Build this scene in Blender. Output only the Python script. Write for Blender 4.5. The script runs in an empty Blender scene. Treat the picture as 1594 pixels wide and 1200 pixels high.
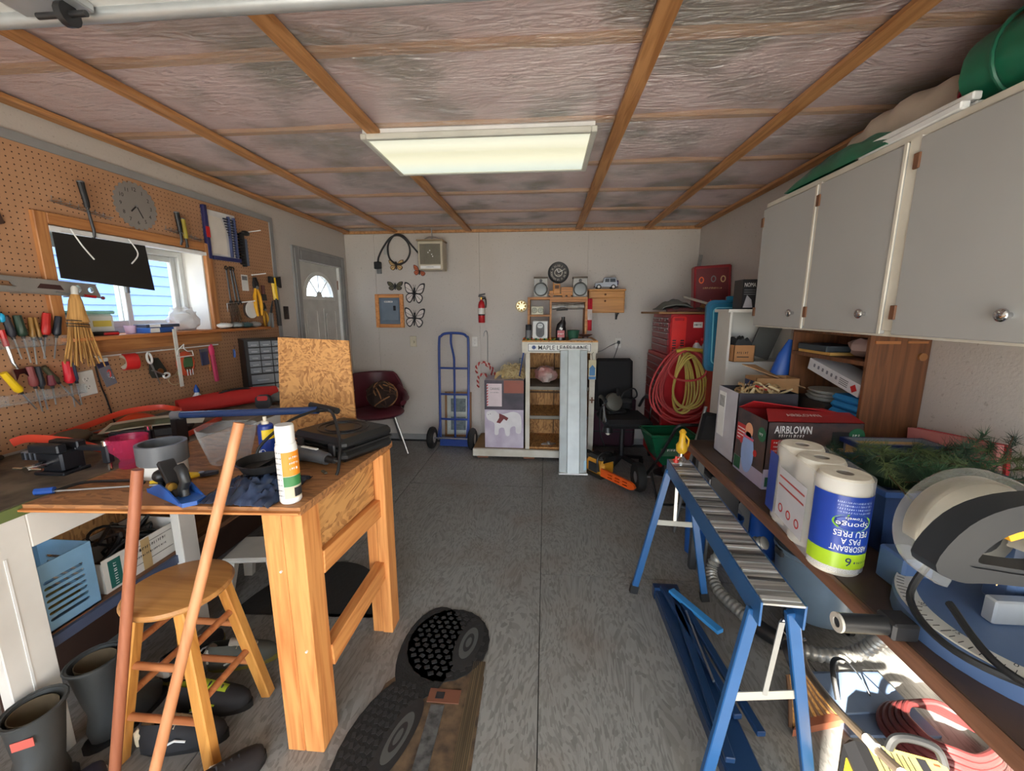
import bpy, bmesh, math, random
from mathutils import Matrix, Vector, Euler, noise
from mathutils.geometry import tessellate_polygon
PI = math.pi
R = math.radians
random.seed(7)
SC = bpy.context.scene
COL = SC.collection

# ------------------------------------------------------------ camera, world, exposure
cam = bpy.data.cameras.new('camera'); camo = bpy.data.objects.new('camera', cam); COL.objects.link(camo)
cam.sensor_width = 36; cam.lens = 14.54; cam.clip_start = .02; cam.clip_end = 200
camo.location = (0, 0, 1.568); camo.rotation_euler = (R(90-10.27), R(0.05), R(4.6))
SC.camera = camo
wd = bpy.data.worlds.new('sky'); SC.world = wd; wd.use_nodes = True
_bg = wd.node_tree.nodes['Background']
_bg.inputs[0].default_value = (.80, .90, 1.0, 1); _bg.inputs[1].default_value = 6.0
sun = bpy.data.lights.new('sun', 'SUN'); suno = bpy.data.objects.new('sun', sun); COL.objects.link(suno)
sun.energy = 36; sun.angle = R(.6); sun.color = (1, .93, .80)
suno.rotation_euler = (R(66.4), 0, R(-38))
vs = SC.view_settings; vs.view_transform = 'Standard'; vs.look = 'None'; vs.gamma = 1; vs.use_curve_mapping = False
vs.exposure = 0.62

# ------------------------------------------------------------ materials
def lin(c):
    return tuple(((x/255/12.92) if x/255 <= .04045 else ((x/255+.055)/1.055)**2.4) for x in c[:3]) + (1,)
_M = {}
def MAT(name, col=(128, 128, 128), rough=.5, metal=0, kind='plain', col2=None, scale=8, amt=.5, bump=0, axis=1, em=0, alpha=.2, coat=0, bscale=None):
    if name in _M: return _M[name]
    m = bpy.data.materials.new(name); m.use_nodes = True; _M[name] = m
    nt = m.node_tree; N = nt.nodes; L = nt.links
    b = N['Principled BSDF']; out = N['Material Output']
    b.inputs['Roughness'].default_value = rough; b.inputs['Metallic'].default_value = metal
    b.inputs['Coat Weight'].default_value = coat
    c1 = lin(col); c2 = lin(col2 if col2 else tuple(x*.94 for x in col))
    def n(t, **k):
        x = N.new(t)
        for a, v in k.items(): setattr(x, a, v)
        return x
    tc = n('ShaderNodeTexCoord')
    if kind == 'emit':
        b.inputs['Base Color'].default_value = c1
        b.inputs['Emission Color'].default_value = c1; b.inputs['Emission Strength'].default_value = em
        return m
    if kind == 'clear':
        b.inputs['Base Color'].default_value = c1
        tr = n('ShaderNodeBsdfTransparent'); tr.inputs[0].default_value = tuple(q**.3 for q in c1[:3])+(1,)
        mx = n('ShaderNodeMixShader'); fr = n('ShaderNodeMath', operation='MULTIPLY'); lw_ = n('ShaderNodeLayerWeight'); pw = n('ShaderNodeMath', operation='POWER'); pw.inputs[1].default_value = 4; fr.inputs[1].default_value = .6; L.new(lw_.outputs['Facing'], pw.inputs[0]); L.new(pw.outputs[0], fr.inputs[0])
        ad = n('ShaderNodeMath', operation='ADD'); ad.inputs[1].default_value = alpha; ad.use_clamp = True
        L.new(fr.outputs[0], ad.inputs[0]); L.new(ad.outputs[0], mx.inputs[0])
        L.new(tr.outputs[0], mx.inputs[1]); L.new(b.outputs[0], mx.inputs[2]); L.new(mx.outputs[0], out.inputs[0])
        b.inputs['Metallic'].default_value = 0
        return m
    mp = n('ShaderNodeMapping'); L.new(tc.outputs['Object'], mp.inputs[0])
    ramp = n('ShaderNodeValToRGB'); ramp.color_ramp.elements[0].color = c2; ramp.color_ramp.elements[1].color = c1
    tex = n('ShaderNodeTexNoise'); tex.inputs['Scale'].default_value = scale; tex.inputs['Detail'].default_value = 4
    lo, hi = .5-.5*min(1, amt)*.6, .5+.3*(1-amt*.5)
    ramp.color_ramp.elements[0].position = .32; ramp.color_ramp.elements[1].position = .62
    if kind == 'wood':
        s = [14, 14, 14]; s[axis] = .9
        mp.inputs['Scale'].default_value = s
        tex.inputs['Scale'].default_value = scale*.45; tex.inputs['Distortion'].default_value = 1.2
    elif kind == 'brush':
        s = [30, 30, 30]; s[axis] = .6
        mp.inputs['Scale'].default_value = s; tex.inputs['Scale'].default_value = scale*.4
    L.new(mp.outputs[0], tex.inputs[0])
    fac = tex.outputs[0]
    if kind == 'osb':
        tex2 = n('ShaderNodeTexVoronoi'); tex2.inputs['Scale'].default_value = scale
        s = [1, 1, 1]; s[axis] = .3; mp.inputs['Scale'].default_value = s
        d = n('ShaderNodeTexNoise'); d.inputs['Scale'].default_value = 3.5; d.inputs['Detail'].default_value = 2
        mixv = n('ShaderNodeMix', data_type='RGBA', blend_type='LINEAR_LIGHT'); mixv.inputs[0].default_value = .16
        L.new(mp.outputs[0], d.inputs[0]); L.new(mp.outputs[0], mixv.inputs[6]); L.new(d.outputs['Color'], mixv.inputs[7])
        L.new(mixv.outputs[2], tex2.inputs[0])
        sp = n('ShaderNodeSeparateColor'); L.new(tex2.outputs['Color'], sp.inputs[0]); fac = sp.outputs[0]
        ramp.color_ramp.elements[0].position = .0; ramp.color_ramp.elements[1].position = .7
    if kind == 'speck':
        tex.inputs['Scale'].default_value = scale; tex.inputs['Detail'].default_value = 2
        ramp.color_ramp.elements[0].position = .26; ramp.color_ramp.elements[1].position = .36
    L.new(fac, ramp.inputs[0]); L.new(ramp.outputs[0], b.inputs['Base Color'])
    if bump:
        bp = n('ShaderNodeBump'); bp.inputs['Strength'].default_value = bump; bp.inputs['Distance'].default_value = .01
        if bscale:
            t3 = n('ShaderNodeTexNoise'); t3.inputs['Scale'].default_value = bscale; t3.inputs['Detail'].default_value = 3
            L.new(tc.outputs['Object'], t3.inputs[0]); L.new(t3.outputs[0], bp.inputs['Height'])
        else: L.new(fac, bp.inputs['Height'])
        L.new(bp.outputs[0], b.inputs['Normal'])
    return m
def P(name, col, rough=.45, **k): return MAT(name, col, rough, **k)

# ------------------------------------------------------------ geometry
def V(*a): return Vector(a)
class G:
    def __init__(s, w=None, m=None):
        s.v = []; s.f = []; s.m = m if m is not None else Matrix()
        if w is not None: s.m = Matrix.Translation(-Vector(w.location)) @ s.m
    def add(s, vs, fs):
        o = len(s.v); s.v += [s.m @ Vector(p) for p in vs]; s.f += [[i+o for i in f] for f in fs]; return s
    def box(s, c, sz, rot=None, bev=0):
        h = [x/2 for x in sz]; M = Matrix.Translation(Vector(c)) @ (Euler(rot).to_matrix().to_4x4() if rot else Matrix())
        if bev <= 0:
            vs = [(x*h[0], y*h[1], z*h[2]) for x in (-1, 1) for y in (-1, 1) for z in (-1, 1)]
            fs = [(0, 1, 3, 2), (4, 6, 7, 5), (0, 4, 5, 1), (2, 3, 7, 6), (0, 2, 6, 4), (1, 5, 7, 3)]
        else:
            b = min(bev, min(h)*.95); vs = []; ix = {}
            for x in (-1, 1):
                for y in (-1, 1):
                    for z in (-1, 1):
                        for a in range(3):
                            d = [h[0]-b, h[1]-b, h[2]-b]; d[a] = h[a]
                            ix[(x, y, z, a)] = len(vs); vs.append((x*d[0], y*d[1], z*d[2]))
            fs = []
            for a in range(3):
                o = [i for i in range(3) if i != a]
                for sgn in (-1, 1):
                    q = []
                    for p, r in ((-1, -1), (1, -1), (1, 1), (-1, 1)):
                        k = [0, 0, 0]; k[a] = sgn; k[o[0]] = p; k[o[1]] = r; q.append(ix[(*k, a)])
                    fs.append(q)
                for p in (-1, 1):
                    for r in (-1, 1):
                        k1 = [0, 0, 0]; k1[a] = -1; k1[o[0]] = p; k1[o[1]] = r; k2 = list(k1); k2[a] = 1
                        fs.append([ix[(*k1, o[0])], ix[(*k2, o[0])], ix[(*k2, o[1])], ix[(*k1, o[1])]])
            for x in (-1, 1):
                for y in (-1, 1):
                    for z in (-1, 1): fs.append([ix[(x, y, z, a)] for a in range(3)])
        return s.add([M @ Vector(p) for p in vs], fs)
    def b2(s, lo, hi, bev=0):
        return s.box([(a+b)/2 for a, b in zip(lo, hi)], [abs(b-a) for a, b in zip(lo, hi)], None, bev)
    def beam(s, a, b, w, h, up=(0, 0, 1), bev=0):
        a = Vector(a); b = Vector(b); z = (b-a).normalized(); x = Vector(up).cross(z)
        if x.length < 1e-4: x = Vector((1, 0, 0)).cross(z)
        x.normalize(); y = z.cross(x); M = Matrix((x, y, z)).transposed().to_4x4(); M.translation = (a+b)/2
        t = G(); t.box((0, 0, 0), (w, h, (b-a).length), None, bev); return s.add([M @ p for p in t.v], t.f)
    def ring(s, c, x, y, r, n):
        return [c + x*(r*math.cos(2*PI*i/n)) + y*(r*math.sin(2*PI*i/n)) for i in range(n)]
    def cyl(s, a, b, r, r2=None, n=14, cap=True):
        a = Vector(a); b = Vector(b); r2 = r if r2 is None else r2
        z = (b-a).normalized(); x = z.orthogonal().normalized(); y = z.cross(x)
        vs = s.ring(a, x, y, r, n) + s.ring(b, x, y, r2, n)
        fs = [(i, (i+1) % n, n+(i+1) % n, n+i) for i in range(n)]
        if cap: fs += [tuple(range(n))[::-1], tuple(range(n, 2*n))]
        return s.add(vs, fs)
    def tube(s, pts, r, n=8, closed=False, flat=None):
        pts = [Vector(p) for p in pts]; k = len(pts); vs = []; px = None
        for i in range(k):
            if closed: t = pts[(i+1) % k]-pts[i-1]
            else: t = pts[min(i+1, k-1)]-pts[max(i-1, 0)]
            if t.length < 1e-9: t = Vector((0, 0, 1))
            t.normalize()
            if px is None: x = t.orthogonal().normalized() if flat is None else Vector(flat).cross(t).normalized()
            else:
                x = (px - t*px.dot(t))
                x = x.normalized() if x.length > 1e-6 else t.orthogonal().normalized()
                if flat is not None:
                    q = Vector(flat).cross(t)
                    if q.length > 1e-4: x = q.normalized()
            px = x; y = t.cross(x)
            rr = r(i/(k-1)) if callable(r) else r
            ra, rb = rr if isinstance(rr, tuple) else (rr, rr)
            vs += [pts[i] + x*(ra*math.cos(2*PI*j/n+PI/n)) + y*(rb*math.sin(2*PI*j/n+PI/n)) for j in range(n)]
        fs = []
        for i in range(k if closed else k-1):
            a = i*n; b = ((i+1) % k)*n
            fs += [(a+j, a+(j+1) % n, b+(j+1) % n, b+j) for j in range(n)]
        if not closed: fs += [tuple(range(n)), tuple(range((k-1)*n, k*n))]
        return s.add(vs, fs)
    def lathe(s, prof, n=20, c=(0, 0, 0), sx=1, sy=1):
        c = Vector(c); vs = []; fs = []; k = len(prof)
        for r, z in prof:
            vs += [c+Vector((r*sx*math.cos(2*PI*j/n), r*sy*math.sin(2*PI*j/n), z)) for j in range(n)]
        for i in range(k-1):
            fs += [(i*n+j, i*n+(j+1) % n, (i+1)*n+(j+1) % n, (i+1)*n+j) for j in range(n)]
        r0, r1, rm = prof[0][0], prof[-1][0], max(p[0] for p in prof)
        if k >= 4 and r0 > 1e-4 and abs(r0-r1) < 1e-6 and rm > r0*1.02 and prof[0] != prof[1]:
            fs += [((k-1)*n+j, (k-1)*n+(j+1) % n, (j+1) % n, j) for j in range(n)]      # a ring: open through the middle
        else:
            if r0 > 1e-4: fs.append(tuple(range(n)))
            if r1 > 1e-4: fs.append(tuple(range((k-1)*n, k*n)))
        return s.add(vs, fs)
    def plate(s, out, t, holes=(), z=0):
        loops = [[Vector((x, y, 0)) for x, y in l] for l in [out]+list(holes)]
        tri = tessellate_polygon(loops); flat = [p for l in loops for p in l]; n = len(flat)
        vs = [(p.x, p.y, z) for p in flat] + [(p.x, p.y, z+t) for p in flat]
        fs = [tuple(q) for q in tri] + [tuple(i+n for i in q)[::-1] for q in tri]
        o = 0
        for l in loops:
            k = len(l); fs += [(o+i, o+(i+1) % k, n+o+(i+1) % k, n+o+i) for i in range(k)]; o += k
        return s.add(vs, fs)
    def ball(s, c, r, n=14, k=8, fn=None):
        rx, ry, rz = r if isinstance(r, (tuple, list)) else (r, r, r); vs = []; fs = []
        for i in range(k+1):
            a = PI*i/k - PI/2
            for j in range(n):
                b = 2*PI*j/n; d = Vector((math.cos(a)*math.cos(b), math.cos(a)*math.sin(b), math.sin(a)))
                q = fn(d) if fn else 1
                vs.append(Vector(c)+Vector((d.x*rx, d.y*ry, d.z*rz))*q)
        for i in range(k): fs += [(i*n+j, i*n+(j+1) % n, (i+1)*n+(j+1) % n, (i+1)*n+j) for j in range(n)]
        return s.add(vs, fs)
    def grid(s, fn, nu, nv, thick=0):
        vs = [fn(i/nu, j/nv) for i in range(nu+1) for j in range(nv+1)]; w = nv+1
        fs = [(i*w+j, (i+1)*w+j, (i+1)*w+j+1, i*w+j+1) for i in range(nu) for j in range(nv)]
        if thick:
            n = len(vs); d = Vector((0, 0, -thick)) if not isinstance(thick, Vector) else thick
            vs = [Vector(p) for p in vs]; vs += [p+d for p in vs]
            fs += [tuple(i+n for i in f)[::-1] for f in fs]
            e = [(i*w, (i+1)*w) for i in range(nu)] + [(i*w+nv, (i+1)*w+nv) for i in range(nu)] + [(j, j+1) for j in range(nv)] + [(nu*w+j, nu*w+j+1) for j in range(nv)]
            fs += [(a, b, b+n, a+n) for a, b in e]
        return s.add(vs, fs)
    def build(s, name, mat, parent=None, ang=35, label=None):
        me = bpy.data.meshes.new(name); me.from_pydata([tuple(p) for p in s.v], [], s.f)
        bm = bmesh.new(); bm.from_mesh(me); bmesh.ops.remove_doubles(bm, verts=bm.verts, dist=1e-6)
        bmesh.ops.recalc_face_normals(bm, faces=bm.faces); bm.to_mesh(me); bm.free()
        me.materials.append(mat)
        if ang: me.shade_smooth(); me.set_sharp_from_angle(angle=R(ang))
        o = bpy.data.objects.new(name, me); COL.objects.link(o)
        if parent is not None: o.parent = parent
        if label: o['label'] = label
        return o
def tag(o, label=None, cat=None, group=None, kind=None):
    if label: o['label'] = label
    if cat: o['category'] = cat
    if group: o['group'] = group
    if kind: o['kind'] = kind
    return o
def T(name, label, cat, loc=(0, 0, 0), rz=0, group=None, m=None, rot=None):
    o = bpy.data.objects.new(name, None); COL.objects.link(o); o.empty_display_size = .05
    if m is not None: o.location = m.translation; o.rotation_euler = m.to_euler()
    else: o.location = loc; o.rotation_euler = rot or (0, 0, rz)
    return tag(o, label, cat, group)
def at(o, loc, rot=None):
    o.location = loc
    if rot: o.rotation_euler = rot
    return o
def frame(o, u, v):
    u = Vector(u).normalized(); w = u.cross(Vector(v)).normalized(); v = w.cross(u)
    m = Matrix((u, v, w)).transposed().to_4x4(); m.translation = Vector(o); return m
def LW(y, z, x=-2.30): return frame((x, y, z), (0, 1, 0), (0, 0, 1))
def BW(x, z, y=4.825): return frame((x, y, z), (1, 0, 0), (0, 0, 1))
def RW(y, z, x=1.65): return frame((x, y, z), (0, -1, 0), (0, 0, 1))
_tc = {}
def text(s, h, mat, parent, m=None, w=None, name='lettering', ext=.0006, bold=0):
    cu = bpy.data.curves.new('t', 'FONT'); cu.body = s; cu.align_x = 'CENTER'; cu.align_y = 'CENTER'; cu.size = 1
    cu.resolution_u = 2; cu.extrude = 0; cu.offset = bold
    ob = bpy.data.objects.new('t', cu); me = bpy.data.meshes.new_from_object(ob)
    bpy.data.objects.remove(ob); bpy.data.curves.remove(cu)
    xs = [v.co.x for v in me.vertices]; ys = [v.co.y for v in me.vertices]
    k = h/max(1e-6, max(ys)-min(ys)); kx = k if w is None else w/max(1e-6, max(xs)-min(xs))
    cx = (max(xs)+min(xs))/2; cy = (max(ys)+min(ys))/2; m = m or Matrix()
    for v in me.vertices: v.co = m @ Vector(((v.co.x-cx)*kx, (v.co.y-cy)*k, ext))
    me.materials.append(mat); o = bpy.data.objects.new(name, me); COL.objects.link(o); me.name = name
    if parent is not None: o.parent = parent
    return o
def marks(seed, h, mat, parent, m=None, w=.1, name='small_print'):
    rn = random.Random(seed); g = G(m=m); x = -w/2       # print too small to read in the photograph
    while x < w/2-h*.3:
        q = min(rn.uniform(.35, .8)*h, w/2-x); t = rn.uniform(.7, 1)*h
        g.add([(x, -t/2, .0006), (x+q*.35, -t/2, .0006), (x+q*.35, t/2, .0006), (x, t/2, .0006)], [(0, 1, 2, 3)])
        if rn.random() < .7: g.add([(x+q*.35, (t/2)*rn.choice((-.9, .1, .6)), .0006), (x+q*.8, (t/2)*rn.choice((-.9, .1, .6)), .0006), (x+q*.8, t*.5, .0006), (x+q*.35, t*.5, .0006)], [(0, 1, 2, 3)])
        x += q+h*.22
    return g.build(name, mat, parent, ang=0)
def copy_tree(o, parent=None):
    c = o.copy(); COL.objects.link(c); c.parent = parent
    for ch in list(o.children): copy_tree(ch, c)
    return c
def arc(c, r, a0, a1, n, ax='xy', r2=None):
    r2 = r2 or r; out = []
    for i in range(n+1):
        a = R(a0+(a1-a0)*i/n); p, q = r*math.cos(a), r2*math.sin(a)
        out.append({'xy': (c[0]+p, c[1]+q, c[2]), 'xz': (c[0]+p, c[1], c[2]+q), 'yz': (c[0], c[1]+p, c[2]+q)}[ax])
    return out
def circ(r, n=24, cx=0, cy=0, r2=None): return [(cx+r*math.cos(2*PI*i/n), cy+(r2 or r)*math.sin(2*PI*i/n)) for i in range(n)]
def rrect(w, h, r, n=4, cx=0, cy=0):
    o = []
    for sx, sy, a in ((1, 1, 0), (-1, 1, 90), (-1, -1, 180), (1, -1, 270)):
        for i in range(n+1):
            t = R(a+90*i/n); o.append((cx+sx*(w/2-r)+r*math.cos(t), cy+sy*(h/2-r)+r*math.sin(t)))
    return o
def spline(pts, n=8, closed=False):
    pts = [Vector(p) for p in pts]; k = len(pts); out = []
    for i in range(k if closed else k-1):
        g = (lambda j: pts[j % k]) if closed else (lambda j: pts[max(0, min(k-1, j))])
        a, b, c, d = g(i-1), g(i), g(i+1), g(i+2)
        for j in range(n):
            t = j/n; out.append(.5*((2*b)+(c-a)*t+(2*a-5*b+4*c-d)*t*t+(3*b-a-3*c+d)*t**3))
    if not closed: out.append(pts[-1])
    return out
def nz(p, s=1): return noise.noise(Vector(p)*s)
TM = Matrix.Translation
def RM(a, ax): return Matrix.Rotation(R(a), 4, ax)

# common materials
white = P('white_paint', (222, 219, 213), .5, scale=3, col2=(205, 201, 194))
black = P('black_plastic', (28, 29, 31), .42); steel = P('steel', (176, 178, 180), .3, metal=.9)
chrome = P('chrome', (215, 216, 218), .12, metal=1); dkmetal = P('dark_metal', (62, 62, 64), .4, metal=.7)
rubber = P('rubber', (24, 24, 24), .8); grey = P('grey_plastic', (112, 113, 115), .5)
red = P('red_plastic', (196, 36, 36), .4); yellow = P('yellow_plastic', (232, 190, 36), .4)
blue = P('blue_plastic', (32, 78, 160), .4); orange = P('orange_plastic', (226, 92, 34), .45)
green = P('green_plastic', (34, 110, 66), .4); tan = P('tan', (196, 164, 116), .7)
brass = P('brass', (190, 150, 70), .3, metal=.9); ink = P('ink', (32, 32, 36), .6); wht = P('bright_white', (236, 236, 234), .5)
pine = MAT('pine', (226, 158, 92), .55, kind='wood', col2=(196, 120, 62), scale=5, axis=2)
piney = MAT('pine_y', (226, 158, 92), .55, kind='wood', col2=(196, 120, 62), scale=5, axis=1)
pinex = MAT('pine_x', (220, 155, 92), .55, kind='wood', col2=(190, 118, 62), scale=5, axis=0)
clear = MAT('clear_plastic', (240, 244, 246), .12, kind='clear', alpha=.05)
glass = MAT('glass', (240, 246, 248), .05, kind='clear', alpha=.02)
osb = MAT('osb', (214, 160, 98), .7, kind='osb', col2=(160, 108, 60), scale=90, axis=1, bump=.15)
osbz = MAT('osb_upright', (206, 152, 92), .7, kind='osb', col2=(150, 100, 56), scale=90, axis=2, bump=.15)
card = P('cardboard', (178, 132, 88), .8, scale=20)
# ============================================================ STRUCTURE
XL, XR, YF, YB, ZT = -2.33, 1.65, -1.9, 4.825, 2.70
wallw = MAT('wall_paint', (196, 189, 182), .6, kind='speck', col2=(174, 166, 158), scale=70, bump=.12, bscale=90)
floorm = MAT('painted_osb_floor', (142, 142, 140), .5, kind='osb', col2=(114, 114, 112), scale=120, axis=1, bump=.12)
pegm = MAT('pegboard', (182, 138, 104), .6, scale=4, col2=(170, 126, 92))
def _peg():
    nt = pegm.node_tree; N = nt.nodes; L = nt.links; b = N['Principled BSDF']; src = b.inputs['Base Color'].links[0].from_socket
    tc = N.new('ShaderNodeTexCoord'); sx = N.new('ShaderNodeSeparateXYZ'); L.new(tc.outputs['Object'], sx.inputs[0])
    def mth(op, a, bb=None):
        n = N.new('ShaderNodeMath'); n.operation = op
        for i, q in enumerate((a, bb)):
            if q is None: continue
            if isinstance(q, (int, float)): n.inputs[i].default_value = q
            else: L.new(q, n.inputs[i])
        return n.outputs[0]
    def cell(s): return mth('SUBTRACT', mth('FRACT', mth('MULTIPLY', s, 1/.0254)), .5)
    u, v = cell(sx.outputs[1]), cell(sx.outputs[2])
    d = mth('SQRT', mth('ADD', mth('MULTIPLY', u, u), mth('MULTIPLY', v, v)))
    h = mth('LESS_THAN', d, .125)
    mx = N.new('ShaderNodeMix'); mx.data_type = 'RGBA'; L.new(h, mx.inputs[0]); L.new(src, mx.inputs[6]); mx.inputs[7].default_value = lin((60, 34, 18))
    L.new(mx.outputs[2], b.inputs['Base Color'])
_peg()
def struct(o): o['kind'] = 'structure'; return o
def _stain(m, col, sc, lo, hi, amt):
    nt = m.node_tree; N = nt.nodes; L = nt.links; b = N['Principled BSDF']; src = b.inputs['Base Color'].links[0].from_socket
    tc = N.new('ShaderNodeTexCoord'); g = N.new('ShaderNodeNewGeometry'); t = N.new('ShaderNodeTexNoise'); t.inputs['Scale'].default_value = sc; t.inputs['Detail'].default_value = 5; L.new(g.outputs['Position'], t.inputs[0])
    r = N.new('ShaderNodeMapRange'); r.inputs[1].default_value = lo; r.inputs[2].default_value = hi; r.inputs[4].default_value = amt; L.new(t.outputs[0], r.inputs[0])
    mx = N.new('ShaderNodeMix'); mx.data_type = 'RGBA'; L.new(r.outputs[0], mx.inputs[0]); L.new(src, mx.inputs[6]); mx.inputs[7].default_value = lin(col); L.new(mx.outputs[2], b.inputs['Base Color'])
_stain(floorm, (112, 92, 76), 1.6, .48, .68, .42)
_stain(wallw, (176, 162, 148), 1.1, .5, .75, .35)
# floor, laid in sheets
fl = struct(G().b2((XL-.2, YF-.2, -.08), (XR+.2, YB+.2, -.012)).build('floor', P('joint', (38, 38, 38), .9)))
fp = G().b2((-.608, -1.2185, -.012), (.608, 1.2185, 0)).build('floor_panel', floorm, fl)
sheets = []
for cx, ys in ((-.62, (-.15, 2.295, 4.74)), (-1.84, (-1.37, 1.075, 3.52)), (.60, (-1.4, 1.045, 3.49)), (1.82, (-.15, 2.295, 4.74))):
    for cy in ys: sheets.append((cx, cy))
for i, (cx, cy) in enumerate(sheets):
    o = fp if i == 0 else fp.copy()
    if i: COL.objects.link(o)
    o.location = (cx, cy, 0)
# walls
def wall(name, boxes):
    g = G()
    for lo, hi in boxes: g.b2(lo, hi)
    return struct(g.build(name, wallw, ang=0))
wb = wall('wall_back', [((XL-.2, YB+.012, 0), (XR+.2, YB+.15, ZT))])
for i in range(5):
    a = max(XL, -1.98-1.22+1.22*i); b = min(XR, a+1.22 if i else -1.98)
    if i: a = -1.98+1.22*(i-1); b = min(XR, a+1.22)
    if b-a > .01: G().b2((a+.0012, YB, 0), (b-.0012, YB+.012, ZT-.2)).build('wall_panel', wallw, wb, ang=0)
WY0, WY1, WZ0, WZ1 = 1.835, 2.735, 1.43, 1.965
DY0, DY1, DZ = 3.84, 4.66, 2.06
wl = wall('wall_left', [((XL-.2, YF, 0), (XL, WY0, ZT)), ((XL-.2, WY0, 0), (XL, WY1, WZ0)), ((XL-.2, WY0, WZ1), (XL, WY1, ZT)),
    ((XL-.2, WY1, 0), (XL, DY0, ZT)), ((XL-.2, DY0, DZ), (XL, DY1, ZT)), ((XL-.2, DY1, 0), (XL, YB+.15, ZT))])
wr = wall('wall_right', [((XR, YF, 0), (XR+.15, YB+.15, ZT))])
wf = wall('wall_front', [((XL-.2, YF-.15, 0), (-1.6, YF, ZT)), ((1.22, YF-.15, 0), (XR+.15, YF, ZT)), ((-1.6, YF-.15, 2.14), (1.22, YF, ZT))])  # unseen front wall; left jamb set inward to narrow the sun patch
struct(G().b2((XL, YB-.012, 0), (XR, YB, .07)).build('baseboard_back', P('baseboard_grey', (150, 150, 148), .5)))
struct(G().b2((XL, 3.0, 0), (XL+.012, 3.745, .07)).build('baseboard_left', P('baseboard_grey', (150, 150, 148), .5)))
# outside ground and the neighbour's house beyond the window
struct(G().b2((-40, -40, -.4), (40, 40, -.1)).build('ground', P('concrete_drive', (196, 190, 180), .9, scale=30, col2=(176, 170, 160))))
nb = T('neighbour_house', 'pale blue clapboard house wall seen through the side window', 'house', (-6.5, 3, -.1))
g = G().b2((-.2, -6, 0), (0, 7, 5)).build('wall', P('blue_core', (120, 140, 170), .7), nb)
sd = G().add([(0, -6, 0), (.03, -6, 0), (.008, -6, .155), (0, -6, .155), (0, 7, 0), (.03, 7, 0), (.008, 7, .155), (0, 7, .155)],
    [(0, 1, 2, 3), (4, 7, 6, 5), (0, 4, 5, 1), (1, 5, 6, 2), (2, 6, 7, 3), (3, 7, 4, 0)]).build('siding_board', P('blue_siding', (84, 112, 164), .6), nb)
for i in range(1, 30):
    c = sd.copy(); COL.objects.link(c); c.location.z = i*.16
hw = G().b2((.0, -.5, 1.6), (.07, .55, 2.6)).build('window', P('trim_white', (230, 232, 234), .5), nb)
G().b2((.07, -.4, 1.7), (.078, .45, 2.5)).build('pane', P('dark_pane', (90, 110, 140), .1), hw)
# unseen roof deck added to block light; insulation, joists, vapour barrier, strapping
ce = struct(G().b2((XL-.2, YF-.15, 2.62), (XR+.15, YB+.15, ZT)).build('ceiling', P('light_block_deck', (120, 100, 80), .8)))
insul = MAT('pink_insulation', (248, 222, 224), .9, scale=2.3, col2=(150, 144, 132), bump=.25, bscale=14)
insul.node_tree.nodes['Color Ramp'].color_ramp.elements[0].position = .36
insul.node_tree.nodes['Color Ramp'].color_ramp.elements[1].position = .52
joistm = MAT('joist_wood', (222, 178, 132), .7, kind='wood', col2=(196, 148, 104), scale=5, axis=0)
ys = [1.0+.61*k for k in range(-4, 7)]
for k, y in enumerate(ys):
    G().b2((XL, y-.019, 2.468), (XR, y+.019, 2.62)).build('joist', joistm, ce, ang=0)
for k in range(len(ys)-1):
    y0, y1 = ys[k]+.02, ys[k+1]-.02
    G().grid(lambda u, v: (XL+u*(XR-XL), y0+v*(y1-y0), 2.487-.012*math.sin(PI*v)**.5+.012*nz((u*9+k*3.1, v*2, k), 1)), 60, 10, Vector((0, 0, .1))).build('insulation_batt', insul, ce)
pb = bpy.data.materials.new('poly_sheet'); pb.use_nodes = True
def _poly():
    nt = pb.node_tree; N = nt.nodes; L = nt.links; out = N['Material Output']; N.remove(N['Principled BSDF'])
    tr = N.new('ShaderNodeBsdfTransparent'); tr.inputs[0].default_value = (.97, .96, .95, 1)
    gl = N.new('ShaderNodeBsdfGlossy'); gl.inputs['Roughness'].default_value = .11; gl.inputs[0].default_value = (.9, .9, .9, 1)
    df = N.new('ShaderNodeBsdfDiffuse'); df.inputs[0].default_value = lin((238, 232, 232))
    m1 = N.new('ShaderNodeMixShader'); m1.inputs[0].default_value = .26; m2 = N.new('ShaderNodeMixShader')
    lw_ = N.new('ShaderNodeLayerWeight'); fr = N.new('ShaderNodeMath'); fr.operation = 'POWER'; fr.inputs[1].default_value = 2.5; L.new(lw_.outputs['Facing'], fr.inputs[0])
    tc = N.new('ShaderNodeTexCoord'); mp = N.new('ShaderNodeMapping'); mp.inputs['Scale'].default_value = (2.4, 11, 1); mp.inputs['Rotation'].default_value = (0, 0, .45)
    nz_ = N.new('ShaderNodeTexNoise'); nz_.inputs['Scale'].default_value = 2.2; nz_.inputs['Detail'].default_value = 3; nz_.inputs['Distortion'].default_value = 2.2
    bp = N.new('ShaderNodeBump'); bp.inputs['Strength'].default_value = 1; bp.inputs['Distance'].default_value = .045
    L.new(tc.outputs['Object'], mp.inputs[0]); L.new(mp.outputs[0], nz_.inputs[0]); L.new(nz_.outputs[0], bp.inputs['Height'])
    for q in (gl, lw_, df): L.new(bp.outputs[0], q.inputs['Normal'])
    L.new(tr.outputs[0], m1.inputs[1]); L.new(df.outputs[0], m1.inputs[2]); mf = N.new('ShaderNodeMath'); mf.operation = 'MULTIPLY_ADD'; mf.inputs[1].default_value = .40; mf.inputs[2].default_value = .11; L.new(fr.outputs[0], mf.inputs[0]); L.new(mf.outputs[0], m2.inputs[0])
    L.new(m1.outputs[0], m2.inputs[1]); L.new(gl.outputs[0], m2.inputs[2]); L.new(m2.outputs[0], out.inputs[0])
_poly()
SX = [-2.285, -1.72, -.872, .346, 1.085, 1.607]
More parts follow.
